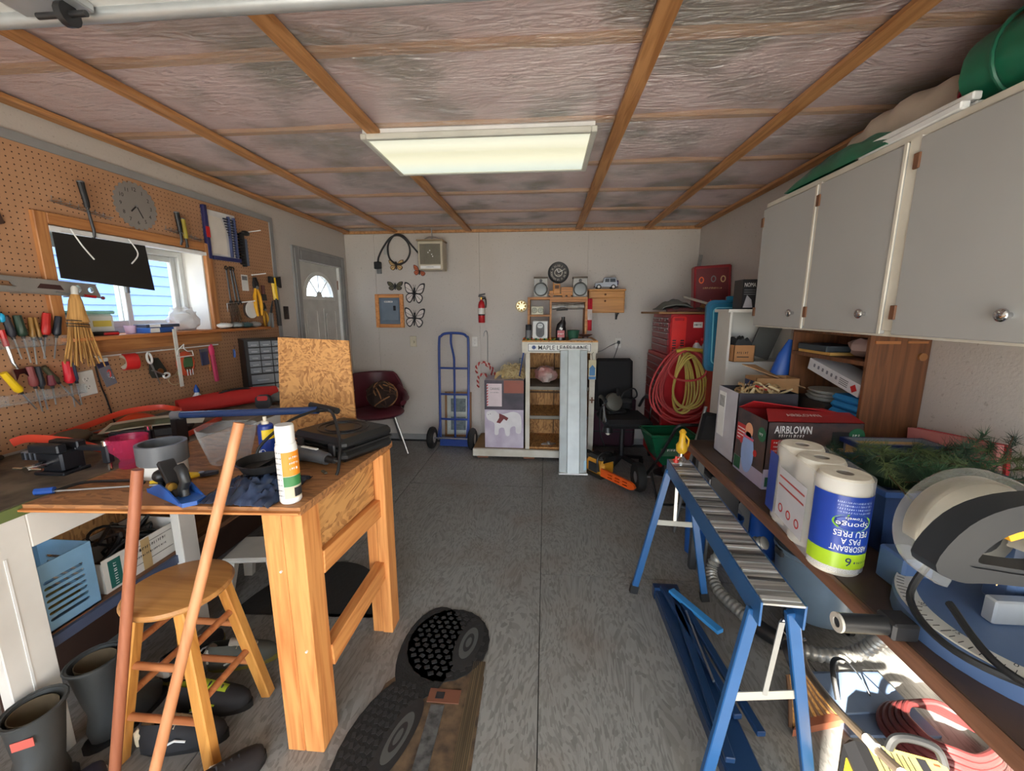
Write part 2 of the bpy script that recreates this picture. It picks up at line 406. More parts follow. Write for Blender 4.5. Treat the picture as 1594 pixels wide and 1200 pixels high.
def sag(u, v):
    x = XL+u*(XR-XL); y = YF+v*(YB-YF); z = 2.463
    a = max([q for q in SX if q <= x], default=SX[0]-.1); b = min([q for q in SX if q > x], default=SX[-1]+.1)
    t = (x-a)/(b-a); s = math.sin(PI*max(0, min(1, t)))
    r = nz((x*1.3, y*2.6, 1))*.024 + nz((x*4+y*2, y*7-x*3, 2))*.012
    j = min(abs(y-q) for q in ys)
    return (x, y, z - s*(.012+max(0, r)*1.2)*min(1, .35+j*3) + .3*s*r*.5)
G().grid(sag, 150, 200).build('vapour_barrier', pb, ce, ang=180)
strapm = MAT('strapping_wood', (200, 146, 94), .6, kind='wood', col2=(160, 108, 62), scale=5, axis=1)
for x in SX: G().b2((x-.034, .2 if abs(x) < 2 else YF, 2.438), (x+.034, YB, 2.458), .002).build('strapping_board', strapm, ce)
struct(G().b2((XL, YB-.03, 2.43), (XR, YB, 2.46)).build('trim_1', strapm))
# pegboard and its grey trim
pg = G()
for lo, hi in (((1.0, .96), (WY0, 2.295)), ((WY0, .96), (WY1, WZ0)), ((WY0, WZ1), (WY1, 2.295)), ((WY1, .96), (3.46, 2.295))):
    pg.b2((XL, lo[0], lo[1]), (XL+.012, hi[0], hi[1]))
struct(pg.build('wall_left_pegboard', pegm, ang=0))
trimg = P('grey_trim', (146, 146, 146), .5)
struct(G().b2((XL, 1.0, 2.295), (XL+.022, 3.50, 2.335)).b2((XL, 3.46, .96), (XL+.022, 3.50, 2.295)).build('trim_2', trimg, ang=0))
# window
w = struct(G().b2((XL-.2, WY0+.001, WZ0), (XL-.185, WY1-.001, WZ1)).build('window_1', P('vinyl_jamb', (200, 204, 206), .4), ang=0)) if False else None
win = bpy.data.objects.new('window_1', None); COL.objects.link(win); win['kind'] = 'structure'; win.location = (XL, 2.285, 1.70)
vinyl = P('vinyl', (212, 214, 212), .4)
wood_o = MAT('window_casing_wood', (192, 134, 82), .5, kind='wood', col2=(158, 100, 56), scale=5, axis=2)
wood_oy = MAT('window_casing_wood_y', (192, 134, 82), .5, kind='wood', col2=(158, 100, 56), scale=5, axis=1)
def fr4(parent, name, x0, x1, y0, y1, z0, z1, t, mv, mh):
    for lo, hi in (((y0, z0), (y0+t, z1)), ((y1-t, z0), (y1, z1))): G(parent).b2((x0, lo[0], lo[1]), (x1, hi[0], hi[1]), .003).build(name, mv, parent)
    for lo, hi in (((y0+t, z0), (y1-t, z0+t)), ((y0+t, z1-t), (y1-t, z1))): G(parent).b2((x0, lo[0], lo[1]), (x1, hi[0], hi[1]), .003).build(name, mh, parent)
cs = .052
for (a, b, c, d, mm) in ((WY0-cs, WZ0-.02, WY0, WZ1+cs, wood_o), (WY1, WZ0-.02, WY1+cs, WZ1+cs, wood_o), (WY0, WZ1, WY1, WZ1+cs, wood_oy)):
    G(win).b2((XL+.002, a, b), (XL+.034, c, d), .003).build('casing', mm, win)
for (a, b, c, d) in ((WY0, WZ0+.012, WY0+.012, WZ1-.012), (WY1-.012, WZ0+.012, WY1, WZ1-.012), (WY0, WZ1-.012, WY1, WZ1)):
    G(win).b2((XL-.2, a, b), (XL+.01, c, d)).build('jamb_lining', white, win)
fr4(win, 'frame', XL-.19, XL-.13, WY0+.012, WY1-.012, WZ0+.012, WZ1-.012, .035, vinyl, vinyl)
ym = 2.30
fr4(win, 'sash', XL-.155, XL-.125, WY0+.047, ym+.02, WZ0+.047, WZ1-.047, .035, vinyl, vinyl)
fr4(win, 'sash', XL-.185, XL-.157, ym-.02, WY1-.047, WZ0+.047, WZ1-.047, .035, vinyl, vinyl)
G(win).b2((XL-.143, WY0+.08, WZ0+.08), (XL-.139, ym-.014, WZ1-.08)).build('pane', glass, win)
G(win).b2((XL-.173, ym+.014, WZ0+.08), (XL-.169, WY1-.08, WZ1-.08)).build('pane', glass, win)
G(win).box((XL-.118, ym, 1.7), (.014, .022, .06), None, .004).build('latch', grey, win)
G(win).b2((XL-.2, WY0-.04, WZ0-.008), (XL+.10, WY1+.5, WZ0+.012), .004).build('sill', MAT('sill_wood', (200, 128, 72), .55, kind='wood', col2=(150, 88, 44), scale=5, axis=1), win)
G(win).b2((XL+.012, WY0, WZ0-.075), (XL+.034, WY1+.05, WZ0-.008), .003).build('apron', wood_oy, win)
# door with a fan light
dr = bpy.data.objects.new('door_1', None); COL.objects.link(dr); dr['kind'] = 'structure'; dr.location = (XL, (DY0+DY1)/2, 0)
doorm = P('door_paint', (206, 205, 200), .5); dcy = 4.245
mm = frame((XL-.07, dcy, 1.71), (0, 1, 0), (0, 0, 1)); mloc = TM(-dr.location) @ mm
ow = .27; fan = [(ow*math.cos(R(a)), .225*math.sin(R(a))) for a in range(0, 181, 10)]
G(m=mloc).plate([(DY0+.022-dcy, -1.70), (DY1-.022-dcy, -1.70), (DY1-.022-dcy, DZ-.022-1.71), (DY0+.022-dcy, DZ-.022-1.71)], .042, [fan]).build('slab', doorm, dr, ang=0)
G(m=mloc).plate(fan, .006, z=.018).build('glass', glass, dr)
G(m=mloc).plate([(p[0]*1.12, p[1]*1.12 if p[1] > .01 else -.03) for p in fan], .012, [[(p[0]*.96, max(.004, p[1]*.95)) for p in fan]], z=.042).build('light_frame', P('light_frame_white', (226, 226, 222), .4), dr)
for a in (50, 90, 130):
    G(m=mloc).beam((.03*math.cos(R(a)), .03*math.sin(R(a)), .035), (.27*math.cos(R(a)), .222*math.sin(R(a)), .035), .012, .01, (0, 0, 1)).build('muntin', P('light_frame_white', (226, 226, 222), .4), dr)
G(m=mloc).plate([(.055*math.cos(R(a)), .055*math.sin(R(a))) for a in range(0, 181, 15)], .012, z=.03).build('hub', doorm, dr)
for cu in (-.185, .185):
    for (h0, h1) in ((-.75, -.12), (-1.55, -.9)):
        G(m=mloc).plate(rrect(.27, h1-h0, .01, cx=cu, cy=(h0+h1)/2), .007, [rrect(.215, h1-h0-.055, .01, cx=cu, cy=(h0+h1)/2)], z=.042).build('panel_moulding', doorm, dr)
        G(m=mloc).plate(rrect(.17, h1-h0-.10, .02, cx=cu, cy=(h0+h1)/2), .005, z=.042).build('panel', doorm, dr)
for a, b, c, d in ((DY0-.085, 0, DY0+.012, DZ+.10), (DY1-.012, 0, DY1+.085, DZ+.10), (DY0+.012, DZ-.012, DY1-.012, DZ+.10)):
    o = G(dr).b2((XL, a, b), (XL+.02, c, d), .003).build('casing', trimg, dr)
    G(dr).b2((XL+.02, a+.022, b), (XL+.03, c-.022, d-.03 if b else d-.02), .003).build('casing_bead', trimg, o)
for a, b in ((DY0, DY0+.02), (DY1-.02, DY1)): G(dr).b2((XL-.18, a, 0), (XL, b, DZ)).build('jamb', wht, dr)
G(dr).b2((XL-.18, DY0, DZ-.02), (XL, DY1, DZ)).build('jamb', wht, dr)
for z in (1.85, 1.1, .3): G(dr).b2((XL-.03, DY1-.026, z-.05), (XL-.018, DY1-.004, z+.05)).build('hinge', P('rust', (120, 80, 56), .6), dr)
G(dr).cyl((XL-.03, DY0+.09, 1.0), (XL+.03, DY0+.09, 1.0), .012).ball((XL+.045, DY0+.09, 1.0), .03).build('knob', brass, dr)
# the raised overhead door and its tracks
gd = T('overhead_door', 'galvanised edge of the raised overhead garage door under the ceiling', 'garage door', (-.25, -.4, 2.2))
gdm = P('galvanised', (176, 180, 182), .35, metal=.6, scale=12)
for k in range(5):
    y1 = .955-.55*k
    G(gd).b2((-1.85, y1-.54, 2.205), (1.15, y1, 2.245), .006).build('panel', P('door_panel_paint', (196, 196, 194), .5), gd)
G(gd).tube([(-1.85, .95, 2.20), (1.15, .95, 2.20)], .016, 12).build('bottom_rail', gdm, gd)
G(gd).b2((-1.85, .935, 2.21), (1.15, .962, 2.255), .004).build('edge_channel', gdm, gd)
rb = G(gd).b2((-1.12, .86, 2.188), (-.96, .93, 2.205), .003).build('roller_bracket', gdm, gd)
G(gd).cyl((-1.0, .90, 2.17), (-.985, .90, 2.17), .022).cyl((-1.06, .90, 2.17), (-.95, .90, 2.17), .006).build('roller', dkmetal, rb)
for x in (-1.88, 1.18):
    G(gd).b2((x-.02, YF, 2.20), (x+.02, .75, 2.25)).build('track', gdm, gd)
    G(gd).b2((x-.012, .70, 2.25), (x+.012, .725, 2.46)).b2((x-.012, -1, 2.25), (x+.012, -.975, 2.46)).build('hanger', gdm, gd)
# ceiling light
lt = T('ceiling_light', 'recessed white fluorescent panel light under the pink insulation', 'ceiling light', (-.353, 2.483, 2.44))
lf = P('light_frame', (214, 214, 204), .4)
X0, X1, Y0, Y1 = -.94, .235, 2.19, 2.775
for a, b, c, d in ((X0, Y0, X0+.03, Y1), (X1-.03, Y0, X1, Y1), (X0+.03, Y0, X1-.03, Y0+.03), (X0+.03, Y1-.03, X1-.03, Y1)):
    G(lt).b2((a, b, 2.412), (c, d, 2.44), .004).build('frame', lf, lt)
G(lt).b2((X0+.01, Y0+.01, 2.43), (X1-.01, Y1-.01, 2.462)).build('housing', wht, lt)
dm = MAT('diffuser', (240, 240, 214), kind='emit', em=.5)
def _diff():
    nt = dm.node_tree; N = nt.nodes; L = nt.links; b = N['Principled BSDF']
    tc = N.new('ShaderNodeTexCoord'); sp = N.new('ShaderNodeSeparateXYZ'); L.new(tc.outputs['Generated'], sp.inputs[0])
    r = N.new('ShaderNodeValToRGB'); e = r.color_ramp.elements
    e[0].color = lin((205, 212, 196)); e[1].color = lin((205, 222, 214)); e[0].position = 0; e[1].position = 1
    for p, c in ((.18, (246, 244, 222)), (.38, (222, 220, 190)), (.6, (250, 246, 214)), (.85, (232, 244, 232))):
        q = e.new(p); q.color = lin(c)
    L.new(sp.outputs[1], r.inputs[0]); L.new(r.outputs[0], b.inputs['Emission Color'])
_diff()
G(lt).b2((X0+.03, Y0+.03, 2.418), (X1-.03, Y1-.03, 2.424)).build('diffuser', dm, lt)
# ============================================================ LEFT: benches and floor things
benchtop = MAT('bench_top_worn', (120, 106, 90), .75, scale=9, col2=(70, 62, 52), bump=.2)
osbtop = MAT('osb_table_top', (176, 122, 76), .65, kind='osb', col2=(130, 88, 54), scale=70, axis=0, bump=.15)
struct(G().b2((XL, YF, 0), (XL+.01, 3.4, .93)).build('wall_left_wainscot', osbz, ang=0))
wbn = T('workbench', 'white painted long workbench along the pegboard wall with a low shelf', 'workbench', (-2.0, 2.2, 0))
G(wbn).b2((-2.318, 1.0, .915), (-1.70, 3.44, .949), .003).build('top', benchtop, wbn)
G(wbn).b2((-1.70, 1.0, .912), (-1.69, 1.62, .948)).build('edge_strip', P('green_edge', (96, 110, 62), .6), wbn)
for a, b in ((1.0, 1.132), (1.66, 1.75), (2.5, 2.59), (3.3, 3.39)): G(wbn).b2((-1.742, a, 0), (-1.70, b, .915), .003).build('leg', white, wbn)
G(wbn).b2((-1.748, 1.055, 0), (-1.698, 1.062, .79)).build('leg_bead', wht, wbn)
G(wbn).b2((-1.742, 1.132, .79), (-1.70, 1.66, .915), .003).build('apron', white, wbn)
G(wbn).b2((-1.742, 1.75, .79), (-1.70, 3.3, .915), .003).build('apron', white, wbn)
shm = MAT('shelf_board', (132, 92, 64), .7, kind='wood', col2=(84, 56, 38), scale=5, axis=1)
G(wbn).b2((-2.318, 1.0, .405), (-1.745, 3.40, .43)).build('shelf', shm, wbn)
G(wbn).b2((-1.745, 1.132, .385), (-1.73, 1.66, .425)).build('shelf_edge', P('blue_grey_edge', (74, 84, 110), .6), wbn)
G(wbn).b2((-2.10, 1.2, 0), (-2.085, 3.3, .405)).build('shelf_shade_panel', P('shelf_shade_brown', (66, 44, 34), .7), wbn)  # dark sheet standing in for shade on the OSB wall under the shelf
# peninsula
pn = T('work_table', 'pine framed work table with chipboard top jutting out from the pegboard bench', 'work table', (-1.2, 1.6, 0))
G(pn).plate([(-1.688, 1.121), (-.773, 1.171), (-.731, 1.862), (-.93, 1.87), (-.93, 2.08), (-1.688, 2.08)], .028, z=.922).build('top', osbtop, pn, ang=0)
G(pn).beam((-1.688, 1.121, .934), (-.773, 1.171, .934), .03, .006, (0, 0, 1)).build('edge_strip', pinex, pn)
g = G(pn); g.b2((-.91, 1.172, 0), (-.845, 1.276, .922), .003); g.build('leg_board', pine, pn)
G(pn).b2((-.844, 1.172, 0), (-.774, 1.276, .922), .003).build('leg_board', pine, pn)
for a, b, c, d in ((-.832, 1.745, -.783, 1.84), (-.781, 1.74, -.732, 1.836)): G(pn).b2((a, b, 0), (c, d, .921), .003).build('leg_board', pine, pn)
G(pn).beam((-.79, 1.276, .31), (-.775, 1.745, .34), .045, .09, (0, 0, 1), .002).build('stretcher', piney, pn)
G(pn).beam((-.79, 1.276, .69), (-.775, 1.745, .66), .04, .085, (0, 0, 1), .002).build('stretcher', piney, pn)
G(pn).beam((-.80, 1.276, .83), (-.79, 1.745, .81), .014, .2, (0, 0, 1)).build('gusset_panel', osb, pn)
for p in ((-.86, 1.171, .72), (-.80, 1.171, .42)): G(pn).cyl((p[0], 1.1735, p[2]), (p[0], 1.166, p[2]), .004, n=8).build('screw_head', wht, pn)
# leaning board
lb = G().plate([(-.20, 0), (.21, 0), (.175, .47), (-.20, .485)], .012).build('chipboard_offcut', osbz)
at(lb, (-1.17, 1.99, .951), (R(84), 0, 0)); tag(lb, 'square chipboard offcut standing on the work table behind the black case', 'board')
# tools on the table
def case_box():
    t = T('tool_case', 'black moulded plastic tool case lying on the corner of the work table', 'tool case', (-.905, 1.74, .95), R(-24))
    for z0, z1, nm in ((0, .048, 'lower_shell'), (.052, .10, 'lid')):
        G().box((0, 0, (z0+z1)/2), (.33, .28, z1-z0), None, .018).build(nm, black, t)
    g = G().b2((-.16, -.135, .046), (.16, .135, .054)); g.build('seam', P('black_matt', (18, 18, 19), .8), t)
    G().tube([(.115*math.cos(a), .1*math.sin(a), .101) for a in [2*PI*i/28 for i in range(28)]], .004, 6, True).build('lid_ridge', black, t)
    G().tube([(.085*math.cos(a), .072*math.sin(a), .101) for a in [2*PI*i/28 for i in range(28)]], .004, 6, True).build('lid_ridge', black, t)
    for x in (-.1, .1): G().box((x, -.144, .052), (.04, .012, .05), None, .004).build('latch', P('black_latch', (44, 45, 48), .4), t)
    G().tube([(-.05, -.14, .04), (-.045, -.165, .045), (.045, -.165, .045), (.05, -.14, .04)], .007, 8).build('handle', black, t)
case_box()
def spray(loc, label, r, h, body, cap, bands, nm, caph=.045, logo=None):
    t = T('spray_can', label, 'spray can', loc, R(15))
    G().lathe([(r*.9, 0), (r, .006), (r, h-.02), (r*.93, h-.012), (r*.93, h-.006), (r*.75, h)], 24).build('can', body, t)
    for i, (z0, z1, mt) in enumerate(bands): G().grid(lambda u, v: ((r+.0006)*math.cos(R(-101+190*u)), (r+.0006)*math.sin(R(-101+190*u)), z0+(z1-z0)*v), 16, 1).build('printed_band', mt, t)
    if caph: G().lathe([(r*.86, h-.004), (r*.86, h+caph-.006), (r*.8, h+caph)], 24).build('cap', cap, t)
    return t
t = spray((-.83, 1.215, .951), 'white capped spray can with orange and green label on table corner', .033, .205, wht, wht,
      [(.095, .175, P('label_orange', (238, 146, 40), .4)), (.06, .094, P('label_green', (58, 128, 72), .4)), (.02, .059, P('label_cream', (206, 196, 170), .4))], '', .055)
for k, z in enumerate((.16, .15, .14, .125)): text(['PAINT', 'REMOVER', 'STRIPPER', 'GEL'][k] if False else '', .008, wht, t) if False else None
G().grid(lambda u, v: (.0338*math.cos(R(-50+60*u)), .0338*math.sin(R(-50+60*u)), .024+.03*v), 6, 1).build('label_mark', ink, t)
for k in range(9): marks(70+k, .006, grey, t, RM(-118, 'Z') @ TM((.0336, 0, .03+.018*k)) @ RM(90, 'Z') @ RM(90, 'X'), .022)
for k in range(3): marks(80+k, .008, wht, t, RM(-40, 'Z') @ TM((.0342, 0, .12+.018*k)) @ RM(90, 'Z') @ RM(90, 'X'), .03)
t = spray((-1.145, 1.56, .951), 'blue and yellow lubricant spray can standing behind the leaning handle', .031, .16, P('wd_blue', (28, 56, 140), .35), grey,
      [(.10, .14, P('wd_yellow', (244, 206, 30), .4))], '', 0)
G().cyl((0, 0, .16), (0, 0, .172), .014).cyl((0, 0, .172), (0, 0, .19), .007).build('nozzle', P('red_nozzle', (230, 220, 200), .5), t)
for a in (-60, -30, 0): text('WD40', .022, P('wd_ink', (24, 34, 96), .5), t, RM(a-60, 'Z') @ TM((0, -.0325, .12)) @ RM(90, 'X'), .03) if a == -30 else None
for a in (-38, 8): G(m=RM(a-20, 'Z') @ TM((0, -.0315, .05)) @ RM(90, 'X')).tube([(.009*math.cos(q), .009*math.sin(q), 0) for q in [2*PI*i/14 for i in range(14)]], .0013, 5, True).build('ring_mark', wht, t)
# clear bowl
t = G().lathe([(.07, 0), (.09, .004), (.13, .12), (.138, .152), (.142, .152), (.134, .12), (.094, .008), (.07, .006)], 32, sx=.78, sy=.72).build('clear_tub', clear)
at(t, (-1.30, 1.54, .951)); tag(t, 'clear plastic tub with a wide rim behind the leaning handle', 'tub')
# yellow and blue pliers inside/near
def pliers(loc, rz, label, hm, rot=None, sc=1, m=None, grp=None):
    t = T('pliers', label, 'pliers', loc, rz, m=m, group=grp)
    if rot: t.rotation_euler = rot
    for s in (-1, 1):
        G().tube([(s*.004*sc, .0, 0), (s*.016*sc, -.035*sc, 0), (s*.019*sc, -.08*sc, 0), (s*.013*sc, -.125*sc, 0)], lambda q: (.0055*sc+.003*sc*math.sin(q*PI)), 8).build('handle', hm, t)
        G().plate([(0, .0), (s*.014*sc, .002*sc), (s*.015*sc, .02*sc), (s*.006*sc, .05*sc), (s*.001*sc, .05*sc)], .010*sc, z=-.005*sc).build('jaw', dkmetal, t)
    G().cyl((0, .004*sc, -.007*sc), (0, .004*sc, .008*sc), .008*sc).build('pivot', steel, t)
    return t
pliers((-1.29, 1.375, .962), R(-60), 'yellow handled pliers lying beside the blue hand plane', yellow, sc=1.15)
# pvc coupling
t = T('pipe_coupling', 'grey and white plastic pipe coupling standing on the work table', 'pipe fitting', (-1.455, 1.40, .951))
G().lathe([(.07, 0), (.073, .0), (.073, .05), (.066, .05), (.066, 0)], 28).build('sleeve', white, t)
G().lathe([(.074, .048), (.08, .052), (.08, .125), (.069, .125), (.069, .052)], 28).build('collar', P('pvc_grey', (104, 106, 110), .4), t)
# pink jar, upside down
t = G().lathe([(.034, 0), (.038, .004), (.038, .022), (.030, .028), (.036, .045), (.06, .075), (.066, .125), (.062, .125), (.056, .078), (.03, .04), (.0, .03)], 26).build('pink_glass_jar', MAT('pink_glass', (236, 92, 138), .08, kind='clear', alpha=.18))
at(t, (-1.655, 1.455, .951)); tag(t, 'pink glass jar tapering to a narrow foot near the vise', 'jar')
# hand plane
t = T('hand_plane', 'blue hand plane with black handle and knob at the front table edge', 'hand plane', (-1.235, 1.215, .951), R(-24)); t.scale = (1.15, 1.15, 1.15)
pb_ = P('plane_blue', (40, 90, 168), .4)
G().plate([(-.11, -.03), (.10, -.03), (.115, 0), (.10, .03), (-.11, .03)], .012).build('sole', pb_, t)
for s in (-1, 1): G(m=TM((0, s*.03, 0)) @ RM(90, 'X')).plate([(-.10, .01), (.09, .01), (.03, .035), (-.02, .045), (-.06, .03)], .004, z=-.002).build('side_wall', pb_, t)
G().cyl((-.085, 0, .012), (-.085, 0, .03), .010).ball((-.085, 0, .047), (.022, .022, .02)).build('front_knob', black, t)
G().tube([(.05, 0, .012), (.045, 0, .035), (.065, 0, .06), (.055, 0, .09), (.04, 0, .10)], lambda q: (.014, .010), 10).build('handle', black, t)
G().box((-.005, 0, .055), (.016, .042, .12), (0, R(-38), 0), .003).build('blade', dkmetal, t)
G(m=TM((.0, 0, .04)) @ RM(90, 'Y')).cyl((0, -.016, .01), (0, -.016, .024), .012).build('adjuster_wheel', brass, t)
# crumpled dark bag
t = G().grid(lambda u, v: (-1.125+.26*u, 1.165+.25*v-.01*u, .957+.06*max(0, math.sin(PI*u)*math.sin(PI*v))**.7*(.7+.9*abs(nz((u*6+v*3, v*5, 3), 1)))+.008*nz((u*22, v*9, 1))), 44, 30, .002).build('dark_plastic_bag', MAT('dark_film', (52, 66, 92), .10, scale=9, col2=(22, 26, 36), bump=.3))
tag(t, 'crumpled dark plastic bag spread across the work table front', 'bag')
t = T('black_drain_pan', 'round black plastic dish with raised rim beside the spray can', 'dish', (-1.0, 1.335, 1.012))
G().lathe([(0, .0), (.07, 0), (.085, .03), (.092, .032), (.086, .034), (.07, .006), (0, .006)], 28).build('bowl', black, t)
G().box((0, 0, .012), (.012, .13, .012)).build('divider', black, t)
at(G().box((0, 0, .004), (.035, .012, .008), None, .002).build('steel_wedge', P('worn_tool', (92, 84, 70), .5)), (-.845, 1.45, .951), (0, 0, R(-40))); tag(bpy.context.scene.objects['steel_wedge'], 'small grey steel wedge lying at the table edge by the case', 'wedge')
# reciprocating saw
t = T('power_drill', 'grey cordless power tool lying between spray can and black case', 'power tool', (-.93, 1.53, .951), R(-20))
G().tube([(-.13, 0, .035), (-.05, 0, .04), (.03, 0, .04), (.075, 0, .036)], lambda q: (.032-.008*q, .03-.006*q), 12).build('body', P('tool_grey', (84, 86, 90), .45), t)
G().tube([(-.08, .0, .03), (-.09, -.07, .026), (-.10, -.10, .024)], .019, 10).build('grip', black, t)
G().cyl((.07, 0, .036), (.115, 0, .036), .016, .012).build('chuck', dkmetal, t)
G().cyl((.115, 0, .036), (.135, 0, .034), .004).build('bit', steel, t)
G().box((-.02, 0, .069), (.09, .014, .006), None, .002).build('label_strip', wht, t)
# blue tube pump with its hose
t = T('hand_pump', 'long blue tube hand pump with black handle and hose across the table', 'pump', (-1.3, 1.72, .951))
G(t).cyl((-1.72, 1.76, 1.085), (-1.00, 1.71, 1.135), .017, n=16).build('barrel', P('pump_blue', (44, 66, 110), .25), t)
G(t).cyl((-1.75, 1.762, 1.083), (-1.70, 1.759, 1.086), .02).build('end_cap', grey, t)
G(t).cyl((-1.02, 1.71, 1.134), (-.93, 1.70, 1.142), .011).tube([(-1.05, 1.74, 1.15), (-.95, 1.70, 1.145), (-.89, 1.67, 1.142)], .014, 10).build('handle', black, t)
G(t).tube(spline([(-.95, 1.70, 1.145), (-.88, 1.62, 1.13), (-.80, 1.50, 1.06), (-.775, 1.43, .985), (-.775, 1.41, .961)], 6), .006, 8).build('hose', black, t)
G(t).tube(spline([(-.99, 1.69, 1.14), (-1.05, 1.58, 1.12), (-1.11, 1.48, 1.05), (-1.12, 1.45, .99), (-1.11, 1.44, .961)], 6), .006, 8).build('hose', black, t)
G(t).b2((-1.735, 1.73, .951), (-1.71, 1.79, 1.07)).build('foot', black, t)
# snips at left front
t = T('bolt_cutter', 'small black hacksaw with blue grip lying on the table front', 'hacksaw', (-1.58, 1.215, .953), R(10))
G().tube([(-.09, 0, .008), (.15, .02, .008)], .004, 6).build('blade', steel, t)
G().tube(spline([(-.09, .0, .008), (-.06, .06, .01), (.02, .07, .01), (.15, .055, .01), (.155, .02, .008)], 5), .006, 6).build('frame', black, t)
G().tube([(-.14, -.01, .012), (-.09, 0, .012)], .012, 8).build('grip', blue, t)
t = at(G().tube([(0, 0, 0), (.12, .03, 0)], .004, 6).build('steel_punch', steel), (-1.40, 1.28, .956)); tag(t, 'thin steel punch lying beside the blue hacksaw', 'punch')
# vise with clamps on the wall bench
t = T('bench_vise', 'black bench vise with chrome bars on the workbench front corner', 'vise', (-1.86, 1.36, .949))
vm = P('vise_iron', (46, 48, 54), .35, metal=.5)
G(t).b2((-1.94, 1.28, .949), (-1.79, 1.40, .965), .004).build('base', vm, t)
G(t).b2((-1.925, 1.29, .965), (-1.80, 1.38, 1.055), .008).build('body', vm, t)
G(t).b2((-1.94, 1.275, 1.055), (-1.79, 1.315, 1.095), .005).build('jaw', vm, t)
G(t).b2((-1.94, 1.355, 1.055), (-1.79, 1.395, 1.092), .005).build('jaw', vm, t)
G(t).cyl((-1.86, 1.20, 1.01), (-1.86, 1.30, 1.01), .015).cyl((-1.93, 1.21, 1.01), (-1.79, 1.21, 1.01), .006).build('screw_handle', chrome, t)
G(t).b2((-2.06, 1.33, 1.0), (-1.925, 1.365, 1.04), .004).build('rail', P('rail_grey', (96, 100, 108), .4), t)
for i in range(5): G(t).b2((-2.05+.025*i, 1.326, 1.004), (-2.04+.025*i, 1.331, 1.036)).build('rail_slot', ink, t)
t.location = (-1.875, 1.41, .949); t.scale = (.84, .84, .84)
for i, (x, y, a) in enumerate(((-1.755, 1.42, 0), (-1.79, 1.62, 20))):
    t = T('bar_clamp', ['chrome screw clamp nearest the vise lying on the bench', 'black screw clamp with chrome bar beyond the vise'][i], 'clamp', (x, y, .949), R(a))
    G().b2((-.10, -.012, .08), (.05, .012, .10), .004).build('bar', vm, t)
    G().b2((.03, -.014, .03), (.06, .014, .105), .005).build('jaw', vm, t)
    G().cyl((.045, 0, .0), (.045, 0, .10), .009).build('screw', chrome, t)
    G().cyl((.045, 0, .10), (.045, 0, .118), .014).build('screw_head', chrome, t)
    G().b2((-.10, -.014, .0), (-.07, .014, .10), .005).build('fixed_jaw', vm, t)
# orange plastic strips: a bent snow-sled rim
om = P('orange_strip', (222, 74, 50), .45)
def strip(label, pts, w, name='plastic_strip'):
    o = G().tube(spline(pts, 8), lambda q: (.003, w), 8, flat=(0, 0, 1)).build(name, om); tag(o, label, 'plastic strip'); return o
strip('curved orange plastic strip arching over the bench beside the vise', [(-2.24, 1.50, 1.02), (-2.18, 1.52, 1.035), (-2.03, 1.54, 1.02), (-1.92, 1.56, .985), (-1.86, 1.57, .966)], .018)
strip('long orange plastic strip bowing along the pegboard above the bench', [(-2.27, 1.60, .985), (-2.27, 1.80, 1.005), (-2.26, 2.0, 1.03), (-2.19, 2.12, 1.03), (-2.12, 2.14, 1.02), (-2.05, 2.11, 1.02), (-1.98, 2.05, 1.03)], .016)
t = G().grid(lambda u, v: (-2.30+.17*u, 1.86+.26*v, .957+.07*math.sin(PI*u*.8)*math.sin(PI*v)+.004*nz((u*6, v*6, 2))), 12, 12, .003).build('orange_bag', P('orange_film', (206, 66, 30), .4, scale=10))
tag(t, 'translucent orange plastic bag behind the printed flyer on the bench', 'bag')
t = T('printed_flyer', 'green and white printed flyer sheet lying on the bench clutter', 'flyer', (-1.98, 1.90, 1.0), R(35))
G().grid(lambda u, v: (-.20+.40*u, -.10+.2*v, .012*math.sin(u*3)+.006*v), 10, 6, .0015).build('sheet', P('flyer_white', (206, 206, 190), .4), t)
G().grid(lambda u, v: (-.18+.30*u, -.08+.12*v, .0012+.012*math.sin((.05+u*.75)*3)+.006*(v*.6+.1)), 10, 4).build('print_block', P('flyer_green', (82, 108, 80), .4, scale=30, col2=(40, 52, 44)), t)
t = T('flyer_stack', 'grey tray of hand tools and papers beneath the printed flyer', 'tray', (-1.98, 1.90, .949), R(35))
G().box((0, 0, .02), (.28, .17, .04), None, .006).build('tray', P('tray_dark', (54, 56, 58), .6), t)
# red tool bag
t = T('tool_bag', 'long red tool bag with pale end lying below the parts drawers', 'tool bag', (-2.03, 2.50, .949), R(58))
G().tube([(-.30, 0, .05), (-.1, 0, .058), (.12, 0, .06), (.26, 0, .052)], lambda q: (.05+.01*math.sin(q*PI), .034+.012*q), 12).build('body', P('bag_red', (190, 38, 36), .6), t)
G().box((.27, 0, .062), (.06, .07, .04), None, .012).build('end_flap', P('bag_cream', (214, 204, 180), .7), t)
G().tube(spline([(-.1, .0, .088), (-.04, 0, .11), (.06, 0, .112), (.12, 0, .094)], 5), .007, 6).build('strap', black, t)
strip('short orange strip lying in front of the red tool bag', [(-1.745, 1.66, .957), (-1.76, 1.85, .968), (-1.80, 2.05, .975), (-1.83, 2.14, .967)], .014)
# black glue bottle with blue cap
t = T('glue_bottle', 'white squeeze bottle with a blue cap at the foot of the pegboard', 'bottle', (-2.25, 2.46, .949))
G().lathe([(.026, 0), (.028, .01), (.028, .07), (.012, .095), (.012, .105)], 18).build('body', wht, t)
G().lathe([(.016, .10), (.016, .118), (.005, .145), (.003, .15)], 14).build('cap', blue, t)
